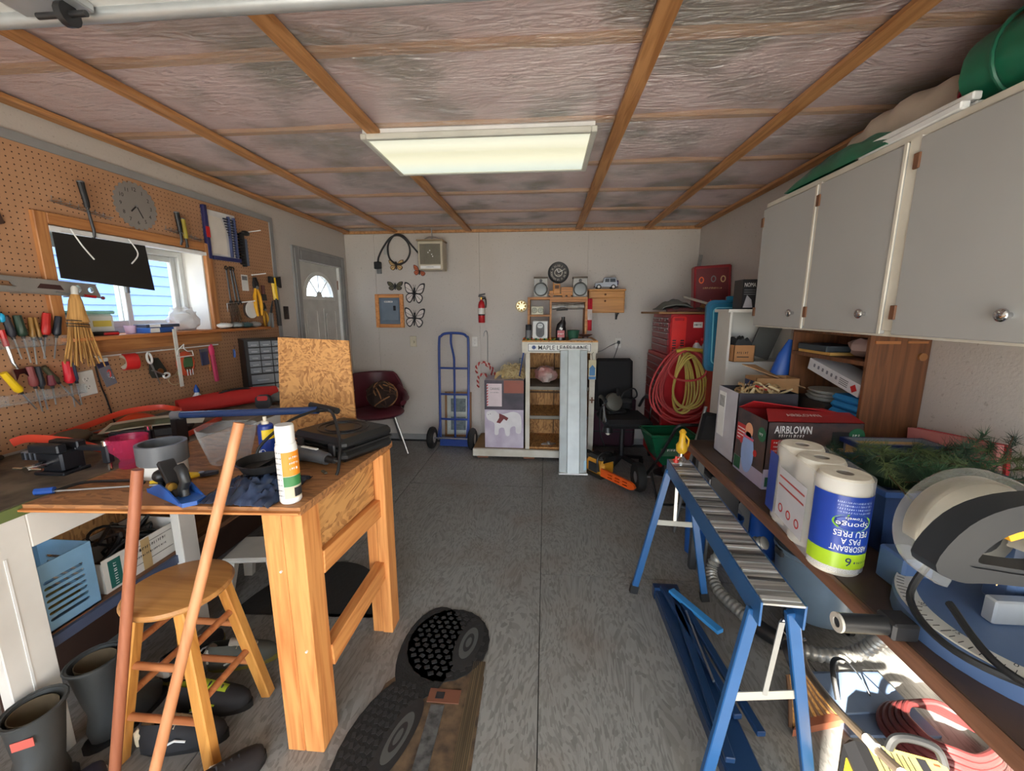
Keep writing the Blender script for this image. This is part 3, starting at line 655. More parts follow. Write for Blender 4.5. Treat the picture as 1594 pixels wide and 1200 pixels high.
# tape measure, rags, drill etc. at the far end
t = T('tape_measure', 'black and red tape measure on the bench beside the chipboard offcut', 'tape measure', (-1.80, 2.46, .949), R(20))
G(m=RM(90, 'X')).plate(rrect(.085, .085, .025, cy=.045), .04, z=-.02).build('case', P('tape_black', (36, 36, 38), .5), t)
G(m=RM(90, 'X')).plate(rrect(.06, .03, .01, cy=.07), .044, z=-.022).build('top_band', red, t)
G().box((.048, 0, .012), (.02, .024, .012)).build('hook', chrome, t)
rnd = random.Random(3)
for i, (x, y, nm, mt, lab) in enumerate(((-2.17, 1.66, 'leather_glove', P('glove_brown', (96, 82, 66), .8), 'dark brown work glove heap on the bench behind the vise'),
      (-1.80, 2.86, 'work_glove', P('glove_tan', (150, 138, 112), .8), 'tan work glove lying on the bench below the tape measure'),
      (-2.24, 1.36, 'rag_heap', P('rag_dark', (62, 58, 52), .9), 'dark folded rags piled at the left end of the bench'),
      (-1.765, 2.60, 'grey_glove', P('glove_grey', (92, 92, 88), .8), 'grey cloth glove between the red bag and the parts drawers'))):
    t = T(nm, lab, 'glove' if 'glove' in nm else 'rags', (x, y, .949), rnd.random()*6)
    G().ball((0, 0, .046), (.075, .06, .035), 16, 8, lambda d: 1+.25*nz(d*2.2+Vector((i*3, 0, 0)))).build('palm' if 'glove' in nm else 'heap', mt, t)
    for k in range(4): G().tube([(.05, -.035+.022*k, .028), (.09, -.04+.026*k, .022), (.12, -.042+.028*k, .012)], .011, 8).build('finger' if 'glove' in nm else 'fold', mt, t)
for i in range(4):
    t = G().grid(lambda u, v: (-2.29+.24*u+.01*i, 1.04+.20*v, .969+.032*i+.012*math.sin(PI*u)*math.sin(PI*v)+.006*nz((u*5+i, v*5, i))), 12, 8, .014).build('folded_tarp', P('khaki_cloth%d' % i, ((110, 104, 84), (84, 82, 66), (120, 110, 86), (70, 66, 54))[i], .9))
    tag(t, ['lowest', 'second lowest', 'second highest', 'topmost'][i]+' khaki cloth in the folded pile at the bench end', 'cloth', 'folded cloths on the bench')
# ---------------- under-bench things
t = T('storage_basket', 'light blue slotted plastic basket on the low bench shelf', 'basket', (-1.87, 1.235, .431))
bb = P('basket_blue', (128, 172, 206), .45)
def basket_side(m, w):
    hs = [rrect(w-.07, .012, .006, 3, cy=.045+.024*k) for k in range(7)]
    return G(m=m).plate([(-w/2, 0), (w/2, 0), (w/2, .26), (-w/2, .26)], .004, hs)
basket_side(frame((.115, 0, 0), (0, 1, 0), (0, 0, 1)), .20).build('front_panel', bb, t)
basket_side(frame((-.115, 0, 0), (0, 1, 0), (0, 0, 1)), .20).build('back_panel', bb, t)
basket_side(frame((0, -.1, 0), (1, 0, 0), (0, 0, 1)), .23).build('side_panel', bb, t)
basket_side(frame((0, .1, 0), (1, 0, 0), (0, 0, 1)), .23).build('side_panel', bb, t)
G().b2((-.115, -.1, 0), (.119, .1, .006)).build('bottom', bb, t)
G().box((0, 0, .06), (.16, .14, .05), (0, .2, .3), .01).build('contents', P('yellow_black', (150, 130, 60), .6, col2=(30, 30, 30), scale=12), t)
t = T('archive_box', 'white cardboard file box full of cables on the low bench shelf', 'box', (-1.89, 1.54, .431))
wc = P('box_white', (216, 212, 204), .7)
for lo, hi in (((.12, -.17, 0), (.124, .17, .145)), ((-.124, -.17, 0), (-.12, .17, .145)), ((-.12, -.17, 0), (.12, -.166, .13)), ((-.12, .166, 0), (.12, .17, .16)), ((-.12, -.166, 0), (.12, .166, .004))):
    G().b2(lo, hi).build('panel', wc, t)
mm = frame((.1245, 0, .07), (0, 1, 0), (0, 0, 1))
G(m=mm).b2((-.15, -.06, 0), (-.10, .06, .0006)).build('green_block', P('box_green', (28, 96, 88), .6), t)
marks(17, .014, wht, t, mm @ TM((-.125, 0, .0008)) @ RM(90, 'Z'), .10)
marks(18, .014, ink, t, mm @ TM((.03, .03, .0003)), .16); marks(19, .010, ink, t, mm @ TM((.03, 0, .0003)), .16)
G(m=mm).b2((-.08, -.032, 0), (.14, -.030, .0006)).b2((-.08, .048, 0), (.14, .05, .0006)).build('ruled_line', ink, t)
G(m=mm).b2((-.01, -.07, 0), (.03, .072, .0008)).build('tape_strip', P('packing_tape', (190, 160, 112), .3), t)
t = T('cable_tangle', 'tangle of black cables and hoses heaped in the white file box', 'cables', (-1.89, 1.54, .436))
rnd = random.Random(5)
for k in range(7):
    pts = [(rnd.uniform(-.09, .09), rnd.uniform(-.13, .13), rnd.uniform(.03, .2) if 0 < q < 6 else .02) for q in range(7)]
    G().tube(spline(pts, 5), .006+.003*(k % 3), 7).build('cable', [black, dkmetal, P('cable_brown', (70, 52, 42), .6)][k % 3], t)
# stool
t = T('bar_stool', 'round oak bar stool with crossed rungs standing before the bench', 'stool', (-1.30, 1.235, 0))
oak = MAT('stool_oak', (206, 150, 88), .4, kind='wood', col2=(176, 120, 64), scale=4, axis=0, coat=.2)
oakz = MAT('stool_oak_leg', (226, 162, 84), .4, kind='wood', col2=(200, 134, 62), scale=4, axis=2, coat=.2)
G().lathe([(0, .572), (.14, .572), (.162, .580), (.166, .588), (.160, .598), (.15, .601), (0, .601)], 40).build('seat', oak, t)
ft = [(-.18, -.145), (.17, -.145), (.17, .145), (-.18, .145)]; tp = [(-.085, -.085), (.085, -.085), (.085, .085), (-.085, .085)]
lp = lambda i, z: Vector((tp[i][0]+(ft[i][0]-tp[i][0])*(1-z/.572), tp[i][1]+(ft[i][1]-tp[i][1])*(1-z/.572), z))
for i in range(4): G().beam(lp(i, 0), lp(i, .572), .04, .04, (1, 0, 0), .004).build('leg', oakz, t)
dow = MAT('dowel_wood', (198, 128, 80), .5, kind='wood', col2=(170, 100, 58), scale=4, axis=0)
for i in range(4):
    for z in ((.17, .36) if i % 2 == 0 else (.24, .43)): G().cyl(lp(i, z), lp((i+1) % 4, z), .0125, n=12).build('rung', dow, t)
# long wooden handles
hm1 = MAT('handle_dark', (176, 110, 78), .5, kind='wood', col2=(150, 86, 58), scale=3, axis=2)
hm2 = MAT('handle_pale', (214, 150, 104), .5, kind='wood', col2=(186, 120, 76), scale=3, axis=2)
for a, b, mt, lab in (((-1.385, .977, 0), (-1.24, 1.105, 1.09), hm1, 'darker upright wooden handle leaning on the work table edge'), ((-1.19, .87, 0), (-.95, 1.178, 1.224), hm2, 'paler slanted wooden handle leaning across the oak stool')):
    o = G().cyl((0, 0, 0), Vector(b)-Vector(a), .0155, n=16).build('wooden_handle', mt); at(o, a); tag(o, lab, 'handle', 'wooden handles')
# step stool
t = T('step_stool', 'small white plastic step stool under the work table', 'step stool', (-1.60, 2.03, .0082), R(8))
sw = P('stool_white', (214, 212, 204), .5)
G().box((0, 0, .225), (.30, .24, .03), None, .01).build('top', sw, t)
for sx in (-1, 1):
    for sy in (-1, 1): G().add([(sx*.14, sy*.11, .22), (sx*.08, sy*.11, .22), (sx*.08, sy*.06, .22), (sx*.14, sy*.06, .22), (sx*.165, sy*.125, 0), (sx*.12, sy*.125, 0), (sx*.12, sy*.09, 0), (sx*.165, sy*.09, 0)],
        [(0, 1, 2, 3), (4, 5, 6, 7), (0, 1, 5, 4), (1, 2, 6, 5), (2, 3, 7, 6), (3, 0, 4, 7)]).build('leg', sw, t)
for sx in (-1, 1): G().add([(sx*.145, -.1, .22), (sx*.145, .1, .22), (sx*.15, .1, .12), (sx*.148, .05, .15), (sx*.148, -.05, .15), (sx*.15, -.1, .12)], [(0, 1, 2, 3, 4, 5)]).build('side_web', sw, t)
# mats
t = G().plate([(-1.62, 1.80), (-.87, 1.85)]+[(-1.245+.375*math.cos(R(a)), 1.80+.48*math.sin(R(a))) for a in range(4, 177, 8)], .008).build('half_round_mat', P('black_mat', (38, 37, 37), .9, scale=40, bump=.4))
tag(t, 'black half-round rubber mat on the floor under the work table', 'mat')
t = T('door_mat', 'rubber doormat printed with off-road tyres on the grey floor', 'mat', (-.46, 1.45, 0))
blk = P('mat_black', (26, 26, 27), .85, scale=60, bump=.5)
G(t).plate([(-.70, 1.10), (-.235, 1.08), (-.245, 1.52), (-.30, 1.66), (-.50, 1.66), (-.66, 1.46)], .005).build('base', MAT('mat_tan', (104, 84, 62), .9, scale=20, col2=(62, 50, 40)), t)
for (a, b, c, d) in ((-.545, 1.08, -.50, 1.46), (-.42, 1.08, -.36, 1.42)): pass
G(t).b2((-.305, 1.08, .005), (-.25, 1.60, .008)).build('ribbed_band', MAT('rib_band', (116, 98, 70), .8, kind='brush', col2=(70, 58, 42), scale=8, axis=1), t)
for k in range(7): G(t).b2((-.302+.0075*k, 1.08, .008), (-.299+.0075*k, 1.60, .010)).build('rib', P('rib_dark', (74, 62, 46), .8), t)
ax = G(t).b2((-.44, 1.08, .005), (-.385, 1.38, .009)).build('printed_axle', P('axle_grey', (92, 94, 94), .6, scale=30, col2=(40, 40, 42)), t)
G(t).b2((-.46, 1.39, .005), (-.33, 1.45, .010)).build('printed_bracket', P('bracket_brown', (112, 70, 52), .7), t)
G(t).b2((-.43, 1.405, .010), (-.395, 1.435, .011)).build('bracket_hole', ink, t)
def tyre(cx, cy, r1, r2, tilt, wcx, wcy, ww, wh, wt, z):
    M = TM((cx, cy, z)) @ RM(tilt, 'Z')
    o = G(t).add([], []); g = G(t, m=None); g.m = g.m @ M
    n = 48; pts = [(r1*math.cos(2*PI*i/n)*(1+.018*(i % 2)), r2*math.sin(2*PI*i/n)*(1+.018*(i % 2))) for i in range(n)]
    ty = g.plate(pts, .004).build('printed_tyre', blk, t)
    for k in range(-4, 5):
        for j in range(-6, 7):
            x, y = k*r1*.21+(j % 2)*r1*.08, j*r2*.14
            if (x/r1)**2+(y/r2)**2 < .8:
                g = G(t); g.m = g.m @ M; g.box((x, y, .0045), (r1*.12, r2*.085, .003), (0, 0, .4*(1 if (k+j) % 2 else -1))); g.build('tread_block', P('tread', (40, 40, 42), .8), ty)
    for s, mt, zz in ((1, P('tyre_wall', (32, 32, 33), .7), .0045), (.62, P('rim_grey', (78, 82, 82), .5), .0055), (.36, ink, .0062), (.2, P('rim_grey', (78, 82, 82), .5), .0068)):
        g = G(t); g.m = g.m @ TM((wcx, wcy, z)) @ RM(wt, 'Z'); g.plate(circ(ww*s, 28, r2=wh*s), .0012, z=zz).build('printed_wheel', mt, ty)
tyre(-.545, 1.725, .155, .20, 8, -.36, 1.66, .0, .0, 0, .005) if False else None
tyre(-.44, 1.70, .19, .215, 0, -.345, 1.70, .06, .155, -8, .005)
tyre(-.60, 1.25, .115, .25, -12, -.525, 1.24, .05, .165, -14, .006)
g = G(t); g.m = g.m @ TM((-.52, 1.66, .005)); g.plate(circ(.14, 30, r2=.27), .004).build('printed_tyre', blk, t)
# ---------------- footwear
def boot(loc, rz, label):
    t = T('rubber_boot', label, 'boot', loc, rz, group='rubber boots')
    m = P('boot_rubber', (58, 60, 60), .6, scale=10)
    g = G(); prof = [(-.0, 0, .055, .10, .0), (0, 0, .056, .11, .06), (-.02, 0, .055, .075, .12), (-.045, 0, .055, .062, .19), (-.05, 0, .068, .078, .33)]
    n = 20; vs = []
    for (cx, cy, ry, rx, z) in prof: vs += [(cx+.02+rx*math.cos(2*PI*i/n)*(1.25 if math.cos(2*PI*i/n) > 0 and z < .09 else 1), cy+ry*math.sin(2*PI*i/n), z) for i in range(n)]
    for (cx, cy, ry, rx, z) in prof[::-1][:3]: vs += [(cx+.02+(rx-.005)*math.cos(2*PI*i/n), cy+(ry-.005)*math.sin(2*PI*i/n), z+(0 if z > .3 else .01)) for i in range(n)]
    fs = []
    for k in range(7): fs += [(k*n+i, k*n+(i+1) % n, (k+1)*n+(i+1) % n, (k+1)*n+i) for i in range(n)]
    fs += [tuple(range(n)), tuple(range(7*n, 8*n))]
    g.add(vs, fs).build('shaft', m, t, ang=60)
    G().plate([(.02+.13*math.cos(2*PI*i/20)*(1.15 if math.cos(2*PI*i/20) > 0 else 1), .06*math.sin(2*PI*i/20)) for i in range(20)], .018).build('sole', black, t)
    G().tube([(-.03+.082*math.cos(2*PI*i/20), .072*math.sin(2*PI*i/20), .328) for i in range(20)], .005, 6, True).build('top_rim', m, t)
    G().lathe([(.044, .20), (.058, .322), (.056, .322), (.042, .20)], 20, (-.028, 0, 0)).build('lining', P('boot_lining', (92, 78, 58), .9), t)
    return t
bt = boot((-1.60, .955, 0), R(-80), 'nearer dark grey rubber boot with a red tag by the bench leg')
G(m=frame((.040, .025, .27), (-.35, .92, 0), (0, 0, 1))).b2((-.025, -.015, 0), (.025, .015, .002)).build('tag_patch', P('boot_tag', (206, 96, 84), .5), bt)
boot((-1.605, 1.20, 0), R(78), 'farther dark grey rubber boot standing close to the white bench leg')
def sneaker(loc, rz, label, um, sm, tm, lm, mark=None, rot=None):
    t = T('sneaker', label, 'shoe', loc, rz, group='shoes on the floor')
    if rot: t.rotation_euler = rot
    n = 18
    def sec(u):
        w = .036+.012*math.sin(PI*min(1, u*1.1))+.006*u; w = w*(1 if u < .93 else .7)
        h = .105-.03*u if u < .42 else .092-.055*((u-.42)/.58)**1.1
        return w, h
    out = []
    for i in range(24):
        a = 2*PI*i/24; out.append((.145*math.cos(a), (.042+.008*max(0, math.cos(a)))*math.sin(a)))
    G().plate(out, .026).build('sole', sm, t)
    vs = []; U = [0, .06, .15, .28, .42, .55, .7, .85, .95, 1]
    for u in U:
        w, h = sec(u); x = -.137+.272*u
        if u in (0, 1): w *= .45; h *= .85
        for j in range(9):
            a = PI*j/8; vs.append((x, w*math.cos(a)*(1+.1*math.sin(a)), .024+h*math.sin(a)**.75))
    fs = []
    for i in range(len(U)-1):
        for j in range(8):
            if 1 <= i <= 3 and 3 <= j <= 4: continue
            fs.append((i*9+j, (i+1)*9+j, (i+1)*9+j+1, i*9+j+1))
    fs += [tuple(range(9)), tuple(range((len(U)-1)*9, len(U)*9))]
    up = G().add(vs, fs).build('upper', um, t, ang=60)
    G().box((-.06, 0, .05), (.13, .05, .04), None, .015).build('lining', P('shoe_lining', (46, 44, 42), .9), t)
    G().grid(lambda u, v: (-.045+.10*u, -.022+.044*v, .128-.035*u-.008*(2*v-1)**2), 4, 4, .006).build('tongue', tm, t)
    for k in range(4): G().tube([(-.015+.022*k, -.03, .098-.008*k), (-.005+.022*k, 0, .118-.009*k), (-.018+.022*k, .03, .098-.008*k)], .0035, 6).build('lace', lm, t)
    G().box((-.125, 0, .075), (.04, .07, .07), None, .014).build('heel_tab', tm, t)
    for s in (-1, 1): G().tube([(-.06, s*.05, .045), (.0, s*.055, .075), (.03, s*.05, .06)], .004, 6).build('side_stripe', mark or wht, up)
    return t
cream = P('cream_suede', (206, 190, 160), .8); lc = P('lace_tan', (196, 176, 146), .8); nav = P('navy_mesh', (38, 46, 72), .8); bk = P('black_mesh', (34, 34, 38), .8)
sneaker((-1.30, 1.165, .0), R(15), 'black running shoe with cream heel in front of the boots', bk, black, cream, lc)
sneaker((-1.475, .915, .0), R(100), 'navy blue running shoe with yellow tab at the photo bottom edge', nav, wht, P('yellow_tab', (222, 210, 60), .6), lc, P('stripe_blue', (120, 150, 200), .6))
sneaker((-1.57, 1.51, .0), R(80), 'dark shoe with a tall off-white tongue beside the shaded space under the bench shelf', bk, P('olive_sole', (120, 112, 50), .7), P('tongue_white', (206, 200, 190), .8), wht)
sneaker((-1.30, 1.305, .0), R(8), 'black mesh shoe with lime trim beneath the oak stool', bk, black, P('lime', (170, 190, 50), .6), bk, P('lime', (170, 190, 50), .6))
sneaker((-1.04, 1.02, .0), R(65), 'plain black shoe beside the thick pine table leg', bk, black, bk, bk)
sneaker((-1.34, 1.52, .0), R(20), 'grey and yellow shoe on the floor behind the oak stool', P('grey_mesh', (90, 92, 86), .8), P('olive_sole', (120, 112, 50), .7), P('tongue_white', (206, 200, 190), .8), lc)
# ============================================================ PEGBOARD AND WINDOW THINGS
WX = XL+.012
def lw(y, z, x=WX+.001): return LW(y, z, x)
# saw blade clock
t = T('saw_blade_clock', 'round saw blade wall clock on the pegboard above the window', 'clock', m=lw(2.30, 2.15))
n = 72
G().plate([((.128 if i % 3 else .118)*math.cos(2*PI*i/n), (.128 if i % 3 else .118)*math.sin(2*PI*i/n)) for i in range(n)], .003, [circ(.008, 12)]).build('blade', P('blade_steel', (176, 172, 166), .3, metal=.55, scale=3), t)
for k in range(12):
    a = R(90-30*k); text(str(k or 12), .02, ink, t, TM((.088*math.cos(a), .088*math.sin(a), .004)))
G().beam((0, 0, .006), (-.035, -.035, .006), .007, .001).build('hour_hand', ink, t)
G().beam((0, 0, .007), (.03, -.06, .007), .005, .001).build('minute_hand', ink, t)
G().cyl((0, 0, .002), (0, 0, .01), .007).build('spindle', steel, t)
# wire holders and pry bars
def wire_rack(y, z, n, dy, label):
    t = T('wire_tool_holder', label, 'tool holder', m=lw(y, z))
    G().tube([(-.01, 0, .004), (n*dy, -.03*n*dy/.27, .004)], .002, 6).build('rail', steel, t)
    for k in range(n):
        u = k*dy; v = -.03*u/.27
        G().tube(spline([(u, v, .004), (u, v+.003, .03), (u+.012, v, .042), (u+.024, v+.003, .03), (u+.024, v, .004)], 4), .0018, 6).build('loop', steel, t)
        G().tube([(u, v, .004), (u, v+.025, .006)], .0018, 6).build('hook', steel, t)
    return t
wire_rack(1.88, 2.075, 7, .038, 'row of wire hooks on the pegboard left of the saw blade clock')
wire_rack(2.47, 2.055, 7, .036, 'row of wire hooks on the pegboard right of the saw blade clock')
def prybar(y, z, L, hm, label, nm='pry_bar', tilt=6, extra=None):
    t = T(nm, label, 'pry bar' if nm == 'pry_bar' else 'screwdriver', m=lw(y, z) @ RM(tilt, 'Z'))
    G().tube([(0, 0, .03), (0, -.03, .03), (.002, -.09, .03), (.0, -.115, .03)], lambda q: (.015-.003*q), 10).build('handle', hm, t)
    G().ball((0, .002, .03), (.0155, .007, .0155)).build('end_cap', grey, t)
    G().tube(spline([(0, -.11, .03), (0, -.17, .03), (0, -L+.03, .03), (-.004, -L, .022)], 4), lambda q: (.007, .004), 8).build('shaft', dkmetal, t)
prybar(2.0, 2.19, .26, black, 'black handled pry bar hanging over the window head')
prybar(2.535, 2.165, .19, black, 'smaller black handled scraper hanging right of the saw blade clock', tilt=4)
prybar(2.572, 2.135, .17, P('olive_yellow', (168, 150, 50), .5), 'yellow and black screwdriver beside the smaller scraper', 'screwdriver', 4)
# black panel shading the window, held by white hooks
t = T('window_shade_panel', 'black sheet panel hung in front of the upper window', 'panel', m=frame((XL+.05, 2.065, 1.82), (0, 1, 0), (0, 0, 1)))
G().plate([(-.235, .108), (.215, .112), (.235, -.135), (-.235, -.10)], .004).build('sheet', P('black_sheet', (30, 28, 26), .6), t)
G().b2((-.20, .11, -.052), (-.196, .118, .003)).b2((.14, .11, -.052), (.144, .118, .003)).build('hanger', wht, t)
for u in (-.16, .12):
    G().tube(spline([(u, .135, .006), (u+.02, .06, .03), (u+.06 if u < 0 else u-.03, .0, .035)], 5), .0035, 6).build('white_hook', wht, t)
G().b2((-.23, .115, -.04), (.67, .137, -.012)).build('roller_tube', wht, t)
# spirit level on pegs
t = T('spirit_level', 'long grey aluminium spirit level resting on pegs at left', 'spirit level', m=lw(1.56, 1.685, WX+.02) @ RM(-2.5, 'Z'))
hs = [[(.00, -.008), (.10, -.008), (.085, .014), (.015, .014)], [(.17, -.008), (.28, -.008), (.265, .014), (.185, .014)], circ(.017, 14, .335, .003), circ(.014, 14, .395, .003)]
G().plate([(-.5, -.03), (.44, -.03), (.42, .03), (-.5, .03)], .018, hs).build('bar', P('alu', (172, 168, 162), .35, metal=.5), t)
G().b2((.16, -.012, .004), (.28, .016, .014)).build('vial_block', P('vial_dark', (62, 36, 34), .5), t)
G().b2((-.5, -.034, 0), (.44, -.03, .022)).b2((-.5, .03, 0), (.42, .034, .022)).build('flange', P('alu', (172, 168, 162), .35, metal=.5), t)
for u in (.1, .3): G().cyl((u, -.036, -.02), (u, -.036, .03), .003, n=8).build('peg', steel, t)
t = T('precision_screwdriver', 'thin red tipped rod lying on the peg below the level', 'screwdriver', m=lw(1.93, 1.64, WX+.05) @ RM(-6, 'Z'))
G().cyl((-.14, 0, 0), (.06, 0, 0), .003, n=8).build('shaft', steel, t); G().cyl((-.02, 0, 0), (.03, 0, 0), .007, n=10).build('sleeve', red, t); G().ball((.065, 0, 0), .009).build('tip', P('maroon', (110, 34, 44), .5), t)
# whisk broom
t = T('whisk_broom', 'straw whisk broom hanging on the window casing', 'broom', m=lw(1.845, 1.645, XL+.09) @ RM(-6, 'Z'))
straw = MAT('straw', (196, 148, 84), .8, kind='brush', col2=(138, 94, 44), scale=10, axis=1)
G().tube([(0, .0, 0), (.0, -.03, 0), (.003, -.09, 0), (.005, -.13, 0)], lambda q: (.016+.026*q, .014+.008*q), 14).build('shoulder', straw, t)
for k in range(26):
    u = (k/25-.5); z = .01*math.sin(k*2.3)
    G().tube([(.005+u*.07, -.12, z*.6), (.012+u*.11, -.22, z), (.02+u*.17, -.325+.02*math.sin(k*1.7), z*1.4)], lambda q: .0045-.0015*q, 6).build('bristle', straw, t)
for v in (-.125, -.14, -.152): G().tube([(.005+.046*math.cos(a), v, .024*math.sin(a)) for a in [2*PI*i/18 for i in range(18)]], .0022, 5, True).build('binding', ink, t)
G().lathe([(.014, 0), (.014, .03), (.008, .04)], 12).build('cap', P('cap_white', (210, 208, 200), .4), t).matrix_local = RM(-90, 'X')
# clear strip tool racks with screwdrivers
def driver(y, z, tilt, hm, L, label, r=.014, hl=.09, x=.028):
    t = T('screwdriver', label, 'screwdriver', m=lw(y, z, WX+x) @ RM(tilt, 'Z'), group='screwdrivers in the pegboard racks')
    G().tube([(0, hl, 0), (0, hl*.92, 0), (0, hl*.5, 0), (0, hl*.12, 0), (0, 0, 0)], lambda q: r*(.8 if q < .1 else 1.0-.15*math.sin(q*PI*1.6) if q < .9 else .7), 10).build('handle', hm, t)
    G().cyl((0, 0, 0), (0, -L, 0), .0035, .003, n=8).build('shaft', steel, t)
    G().cyl((0, -.012, 0), (0, .0, 0), .007, n=8).build('ferrule', dkmetal, t)
def rack(y0, y1, z, label):
    t = T('clear_tool_rack', label, 'tool rack', m=lw((y0+y1)/2, z))
    h = (y1-y0)/2
    G().b2((-h, -.045, .055), (h, .0, .058)).build('front_strip', clear, t)
    G().b2((-h, -.045, .002), (h, -.042, .058)).build('floor_strip', clear, t)
    for u in (-h, -h*.33, h*.33, h-.003): G().b2((u, -.045, .0), (u+.003, .0, .058)).build('divider', clear, t)
rack(1.42, 1.80, 1.455, 'upper clear plastic tool rack on the pegboard left of the broom')
rack(1.38, 1.835, 1.215, 'lower clear plastic tool rack on the pegboard left of the outlet')
dg = P('dark_green_grip', (44, 66, 52), .4); am = P('amber_grip', (150, 110, 52), .35); dk = P('dark_grip', (40, 44, 54), .5); rd2 = P('red_grip', (186, 40, 36), .45)
for a in ((1.615, 1.46, 8, dk, .10, 'dark handled screwdriver at left of the upper rack'), (1.65, 1.46, 4, dg, .12, 'green handled screwdriver in the upper rack', .017), (1.685, 1.45, -3, am, .12, 'amber handled screwdriver in the upper rack', .010),
          (1.71, 1.45, 3, am, .10, 'slim brown screwdriver in the upper rack', .008), (1.733, 1.46, -12, rd2, .11, 'red and yellow handled screwdriver in the upper rack', .017, .10), (1.776, 1.455, -14, dk, .11, 'navy handled screwdriver at right of the upper rack', .015),
          (1.445, 1.22, 0, dk, .10, 'dark handled screwdriver at left of the lower rack', .02), (1.60, 1.22, 26, P('banana', (236, 196, 30), .4), .10, 'bright yellow handled screwdriver tilted in the lower rack', .015, .10), (1.655, 1.235, 4, P('brick_grip', (128, 62, 62), .5), .12, 'brick red handled screwdriver in the lower rack', .016),
          (1.68, 1.23, 2, dk, .11, 'slate handled screwdriver in the lower rack', .014), (1.72, 1.225, 0, P('plum', (112, 44, 56), .5), .09, 'short plum handled screwdriver in the lower rack', .015, .05), (1.745, 1.24, 30, P('olive_dk', (66, 64, 44), .5), .15, 'olive handled screwdriver slanting across the lower rack', .013),
          (1.795, 1.225, 0, P('cherry', (206, 32, 50), .4), .12, 'cherry red handled screwdriver at right of the lower rack', .019, .105), (1.822, 1.23, 2, P('slate_blue', (56, 70, 104), .5), .12, 'slate blue screwdriver beside the cherry red one', .010)): driver(*a)
# cyan scissors at the far left
t = T('cyan_shears', 'teal handled shears hanging at the left edge of the pegboard', 'shears', m=lw(1.54, 1.52, WX+.03))
for s in (-1, 1):
    G().tube([(s*.022+.018*math.cos(2*PI*i/16), .03+.045*math.sin(2*PI*i/16), 0) for i in range(16)], .006, 7, True).build('grip', P('teal_grip', (38, 140, 156), .4), t)
    G().plate([(s*.004, 0), (s*.014, -.01), (s*.004, -.13), (0, -.13)], .004).build('blade', chrome, t)
G().ball((.05, .02, 0), (.012, .02, .01)).build('cyan_bead', P('cyan', (40, 170, 220), .4), t)
t = T('adjustable_wrench', 'red handled chrome wrench beside the teal shears', 'wrench', m=lw(1.592, 1.40, WX+.025) @ RM(6, 'Z'))
G().tube([(0, .09, 0), (0, .02, 0)], .010, 8).build('handle', red, t); G().tube([(0, .03, 0), (0, -.05, 0), (.01, -.09, 0)], lambda q: (.007, .004), 8).build('shaft', chrome, t); G().plate([(-.012, -.08), (.03, -.085), (.035, -.125), (.02, -.105), (.004, -.105), (-.012, -.13)], .008).build('jaw', chrome, t)
# outlet plate
def outlet(m, label, w=.07, h=.115, tilt=0, mt=None, kind=0, nm='outlet_plate', cat='outlet'):
    mt = mt or P('plate_white', (222, 218, 212), .4)
    t = T(nm, label, cat, m=m @ RM(tilt, 'Z'))
    G().box((0, 0, .004), (w, h, .008), None, .003).build('plate', mt, t)
    if kind == 0:
        for v in (.02, -.02):
            o = G(m=TM((0, v, .008))).plate(rrect(.03, .026, .01), .002).build('socket', mt, t)
            for u in (-.007, .007): G(m=TM((u, v+.003, .0095))).b2((-.0012, -.004, 0), (.0012, .004, .001)).build('slot', ink, o)
            G(m=TM((0, v-.007, .0095))).cyl((0, 0, 0), (0, 0, .001), .0025, n=8).build('slot', ink, o)
    elif kind == 1: G().cyl((0, -.005, .008), (0, -.005, .024), .017, .015, 18).build('dial', mt, t)
    else: G().box((0, 0, .010), (.012, .026, .012), (.3, 0, 0), .002).build('toggle', mt, t)
    return t
outlet(lw(1.882, 1.208), 'white double outlet plate set askew on the pegboard', .085, .125, 3)
outlet(LW(3.60, 1.55, XL+.001), 'dark brown switch plate beside the side door', .07, .115, 0, P('brown_plate', (52, 42, 38), .5), 2, 'switch_plate', 'switch')
# rail below window with hung things
t = T('hanger_rail', 'white hanging rail below the window sill', 'rail', m=lw(2.12, 1.345))
G().tube([(-.18, -.01, .02), (.62, -.01, .02)], .004, 8).build('rod', wht, t)
for u in (-.17, .2, .6): G().cyl((u, -.01, 0), (u, -.01, .02), .004, n=8).build('bracket', wht, t)
G().box((-.17, -.025, .04), (.03, .02, .03), None, .004).build('end_block', wht, t)
t = T('blister_card', 'grey blister card with a small tool hung on the pegboard', 'blister card', m=lw(1.985, 1.25) @ RM(14, 'Z'))
G().b2((-.03, -.075, .004), (.03, .055, .006)).build('card', P('card_grey', (120, 118, 128), .5), t); G().b2((-.03, .03, .006), (.03, .055, .0065)).build('header', P('card_navy', (44, 42, 74), .5), t)
G().box((.006, -.02, .014), (.025, .05, .018), None, .008).build('blister', clear, t); G().tube(spline([(.0, .0, .012), (.012, .008, .012), (.012, -.012, .012), (.004, -.03, .012)], 4), .003, 6).build('hook_tool', red, t)
t = T('tape_roll', 'red tape roll hanging sideways under the window', 'tape', m=lw(2.09, 1.293, WX+.035) @ RM(70, 'Y'))
G().lathe([(.04, -.03), (.045, -.03), (.045, .03), (.04, .03)], 24).build('tape', red, t); G().lathe([(.037, -.031), (.04, -.031), (.04, .031), (.037, .031)], 24).build('core', P('core_card', (206, 196, 178), .7), t)
t = T('tin_snips', 'white handled tin snips hanging open below the sill', 'snips', m=lw(2.192, 1.30, WX+.05) @ RM(8, 'Z'))
G().tube([(.0+.014*math.cos(2*PI*i/16), .0+.03*math.sin(2*PI*i/16), 0) for i in range(16)], .006, 7, True).build('grip', wht, t)
G().tube([(.075+.02*math.cos(2*PI*i/16), -.125+.014*math.sin(2*PI*i/16), 0) for i in range(16)], .006, 7, True).build('grip', wht, t)
